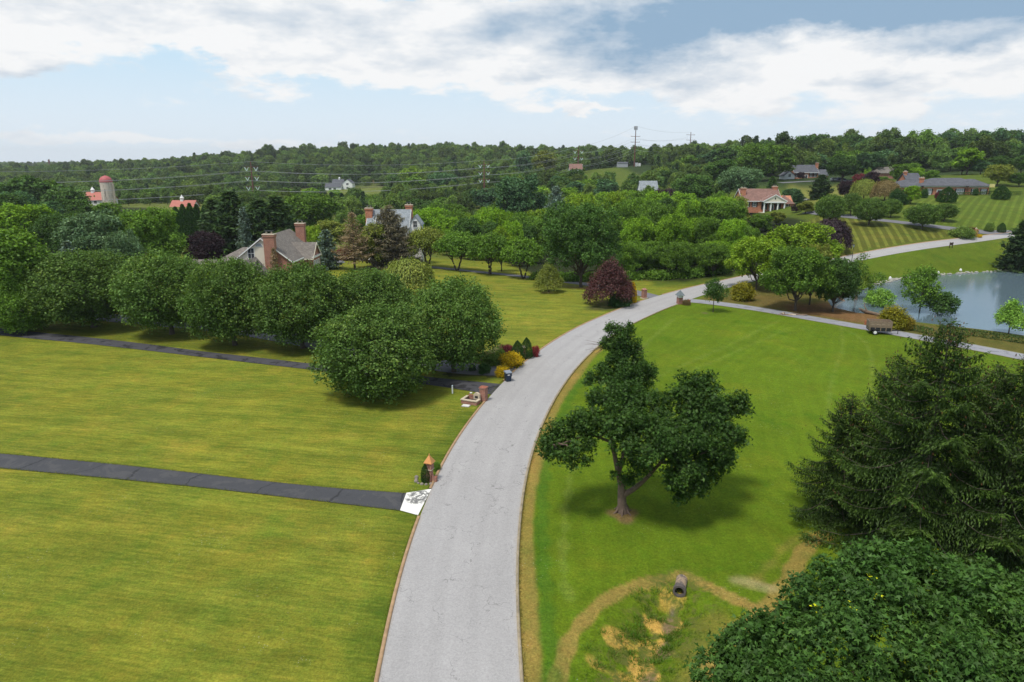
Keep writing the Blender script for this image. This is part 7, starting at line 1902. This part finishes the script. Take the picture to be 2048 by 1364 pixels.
# parked vehicles glimpsed far away and in the court
def car(p, rz, colr, lab, van=False):
    R = empty('parked_car', tuple(p), lab, 'car', None, rz)
    M = simple('car_paint', colr, .3, .03, 1, spec=.6)
    L2, W2, hh = 2.25, .9, (2.0 if van else 1.45)
    P1(R, 'body', M, lambda b: (b.prism([(-L2, .35), (L2, .35), (L2, .75), (1.2, .92), (-L2, .95)], -W2, W2, 'y')))
    P1(R, 'cabin', M_GLASS, lambda b: b.hexa([(-2.1, -.82, .93), (1.1, -.82, .93), (1.1, .82, .93), (-2.1, .82, .93)], [(-1.8, -.66, hh - .06), (.35, -.66, hh - .06), (.35, .66, hh - .06), (-1.8, .66, hh - .06)]))
    P1(R, 'roof', M, lambda b: b.box(-1.8, .35, -.67, .67, hh - .058, hh))
    for sx in (-1.4, 1.4):
        for sy in (-.82, .82):
            wl = MB(); wl.lathe(0, 0, [(.02, -.11), (.33, -.11), (.33, .11), (.02, .11)], 14); o = wl.build('wheel', M_DARK, R); o.location = (sx, sy, .33); o.rotation_euler = (math.pi / 2, 0, 0)
car(at(1670, 361), 0.1, (.65, .66, .68), 'white car far up the hill beside the broad dark tree'); car(at(1682, 360.5), 0.05, (.03, .05, .16), 'dark blue car next to the white one far up the hill')
car(at(660, 521), 1.2, (.6, .6, .62), 'silver car in the paved court behind the slim blue spruce'); car(at(1606, 402), .3, (.75, .75, .75), 'white car partly hidden by the columned house')
# ------------------------------------------------------------------ camera
cam = bpy.data.cameras.new('camera'); co = bpy.data.objects.new('camera', cam); COL.objects.link(co)
cam.sensor_width = 36; cam.lens = 36 * F / 2048; cam.clip_end = 20000; cam.clip_start = .1
co.location = (0, 0, CAMH); co.rotation_euler = (math.pi / 2 - PITCH, 0, 0)
scene.camera = co

# ------------------------------------------------------------------ sun and sky
SUN_EL, SUN_AZ = math.radians(64), math.radians(-140)     # azimuth from +Y towards +X
sd_ = Vector((math.cos(SUN_EL) * math.sin(SUN_AZ), math.cos(SUN_EL) * math.cos(SUN_AZ), math.sin(SUN_EL)))
sl = bpy.data.lights.new('sun', 'SUN'); so = bpy.data.objects.new('sun', sl); COL.objects.link(so)
sl.energy = SUN_E; sl.angle = math.radians(SUN_A); sl.color = (1, .95, .87)
so.rotation_euler = (-sd_).to_track_quat('-Z', 'Y').to_euler()
so.location = (0, 0, 60)

w = bpy.data.worlds.new('World'); scene.world = w; w.use_nodes = True
w.node_tree.nodes.clear()
w.cycles.sampling_method = 'MANUAL'; w.cycles.sample_map_resolution = 256
t = NT(w.node_tree)
out = t.new('ShaderNodeOutputWorld'); bg = t.new('ShaderNodeBackground')
STR = .1
bg.inputs[1].default_value = STR
sky = t.new('ShaderNodeTexSky', sky_type='NISHITA')
sky.sun_disc = False; sky.sun_elevation = SUN_EL; sky.sun_rotation = SUN_AZ
sky.air_density = 1.0; sky.dust_density = .6; sky.ozone_density = 1.5
g = t.new('ShaderNodeTexCoord').outputs['Generated']
sp = t.new('ShaderNodeSeparateXYZ'); t.l.new(g, sp.inputs[0])
az = t.m('ARCTAN2', sp.outputs[0], sp.outputs[1]); el = t.m('ARCSINE', sp.outputs[2])
def sph(px, py):
    d = ray(px, py); d = d / np.linalg.norm(d)
    return math.atan2(d[0], d[1]), math.asin(d[2])
def vec(a, e, sa, se, z=0.0):
    c = t.new('ShaderNodeCombineXYZ')
    t.l.new(t.m('MULTIPLY', a, sa), c.inputs[0]); t.l.new(t.m('MULTIPLY', e, se), c.inputs[1]); c.inputs[2].default_value = z
    return c.outputs[0]
# domain warp so that nothing keeps a smooth outline
wn = t.new('ShaderNodeTexNoise'); wn.inputs['Scale'].default_value = 1; wn.inputs['Detail'].default_value = 5; wn.inputs['Roughness'].default_value = .62
t.l.new(vec(az, el, 14, 26, 3.1), wn.inputs['Vector'])
ws = t.new('ShaderNodeSeparateXYZ'); t.l.new(wn.outputs[1], ws.inputs[0])
azw = t.m('MULTIPLY_ADD', t.m('SUBTRACT', ws.outputs[0], .5), .11, az)
elw = t.m('MULTIPLY_ADD', t.m('SUBTRACT', ws.outputs[1], .5), .05, el)
pw = t.new('ShaderNodeCombineXYZ'); t.l.new(azw, pw.inputs[0]); t.l.new(elw, pw.inputs[1])
def gauss(L):
    tot = None
    for px, py, sx, sy, amp in L:
        a0, e0 = sph(px, py)
        q = t.new('ShaderNodeVectorMath', operation='MULTIPLY_ADD'); t.l.new(pw.outputs[0], q.inputs[0])
        q.inputs[1].default_value = (F / sx, F / sy, 0); q.inputs[2].default_value = (-a0 * F / sx, -e0 * F / sy, 0)
        d = t.new('ShaderNodeVectorMath', operation='DOT_PRODUCT'); t.l.new(q.outputs[0], d.inputs[0]); t.l.new(q.outputs[0], d.inputs[1])
        v = t.m('POWER', math.exp(-1), d.outputs['Value'])
        tot = t.m('MULTIPLY', v, amp) if tot is None else t.m('MULTIPLY_ADD', v, amp, tot)
    return tot
COVER = [(150, 20, 560, 62, .75), (60, 95, 190, 45, .5), (650, 45, 330, 45, .55), (510, 113, 72, 19, .6), (700, 112, 150, 45, .5),
         (960, 110, 230, 60, .7), (1280, 80, 300, 85, .8), (1700, 60, 560, 75, .9), (1900, 110, 240, 40, .45), (1160, 219, 110, 8, .4), (1750, 205, 300, 45, .33),
         (140, 278, 190, 10, .42), (460, 283, 160, 13, .4), (320, 104, 130, 30, -.4)]
n1 = t.noise(vec(az, el, 7, 20), 1.0, 7, .6)
over = t.m('MULTIPLY', t.ss(el, .2, .5), .42)
bias = t.m('ADD', gauss(COVER), over)
raw = t.m('MULTIPLY_ADD', t.m('SUBTRACT', n1, .5), 2.0, bias)
D = t.ss(raw, .16, .48)
DARK = [(1560, 6, 330, 34, 1.0), (1930, 16, 300, 40, 1.0), (1450, 60, 500, 62, .32), (420, 40, 420, 36, .14), (1330, 105, 140, 46, .8), (1930, 84, 170, 16, .6), (1200, 60, 110, 50, .3),
        (1080, 160, 140, 9, .25), (60, 140, 90, 10, .3), (1010, 60, 60, 22, .3), (1700, 156, 240, 9, .25), (1640, 100, 240, 34, -.55), (1460, 85, 45, 26, -.35)]
dk = t.m('MULTIPLY_ADD', t.ss(el, .2, .45), .25, gauss(DARK))
dk = t.m('ADD', dk, t.m('MULTIPLY', t.m('SUBTRACT', t.noise(vec(az, t.m('ADD', el, .01), 9, 24, 5.0), 1.0, 6, .62), .5), 2.0), clamp=True)
cloud = t.mix(dk, C([x / STR for x in (.89, .89, .89)]), C([x / STR for x in (.27, .40, .55)]))
# milky, moist air towards the horizon
air = t.mix(t.ss(el, .0, .22), C([x / STR for x in (.73, .81, .88)]), C([x / STR for x in (.46, .70, .88)]))
base = t.mix(t.ss(el, .16, .6), air, t.mix(1.0, sky.outputs[0], (1.0, 1.05, 1.15, 1), 'MULTIPLY'))
low = t.ss(el, .02, .075)
col = t.mix(t.m('MULTIPLY', D, t.m('MULTIPLY_ADD', low, .3, .66)), base, cloud)
t.l.new(col, bg.inputs[0]); t.l.new(bg.outputs[0], out.inputs[0])

# ------------------------------------------------------------------ air
if HAZE_D > 0:
    m, t, out = new_mat('moist_air')
    pv = t.new('ShaderNodeVolumePrincipled')
    pv.inputs['Color'].default_value = (.93, .96, 1, 1); pv.inputs['Density'].default_value = HAZE_D; pv.inputs['Anisotropy'].default_value = .3
    t.l.new(pv.outputs[0], out.inputs[1])
    hb = MB(); hb.box(-5200, 5200, -5200, 5200, -30, 95)
    tag(hb.build('haze', m), kind='stuff')

vs = scene.view_settings
vs.view_transform = 'Standard'; vs.look = 'None'; vs.exposure = EXPO; vs.gamma = 1; vs.use_curve_mapping = False
scene.cycles.max_bounces = 6; scene.cycles.diffuse_bounces = 3; scene.cycles.transmission_bounces = 3; scene.cycles.glossy_bounces = 2; scene.cycles.volume_bounces = 0
scene.cycles.caustics_reflective = False; scene.cycles.caustics_refractive = False
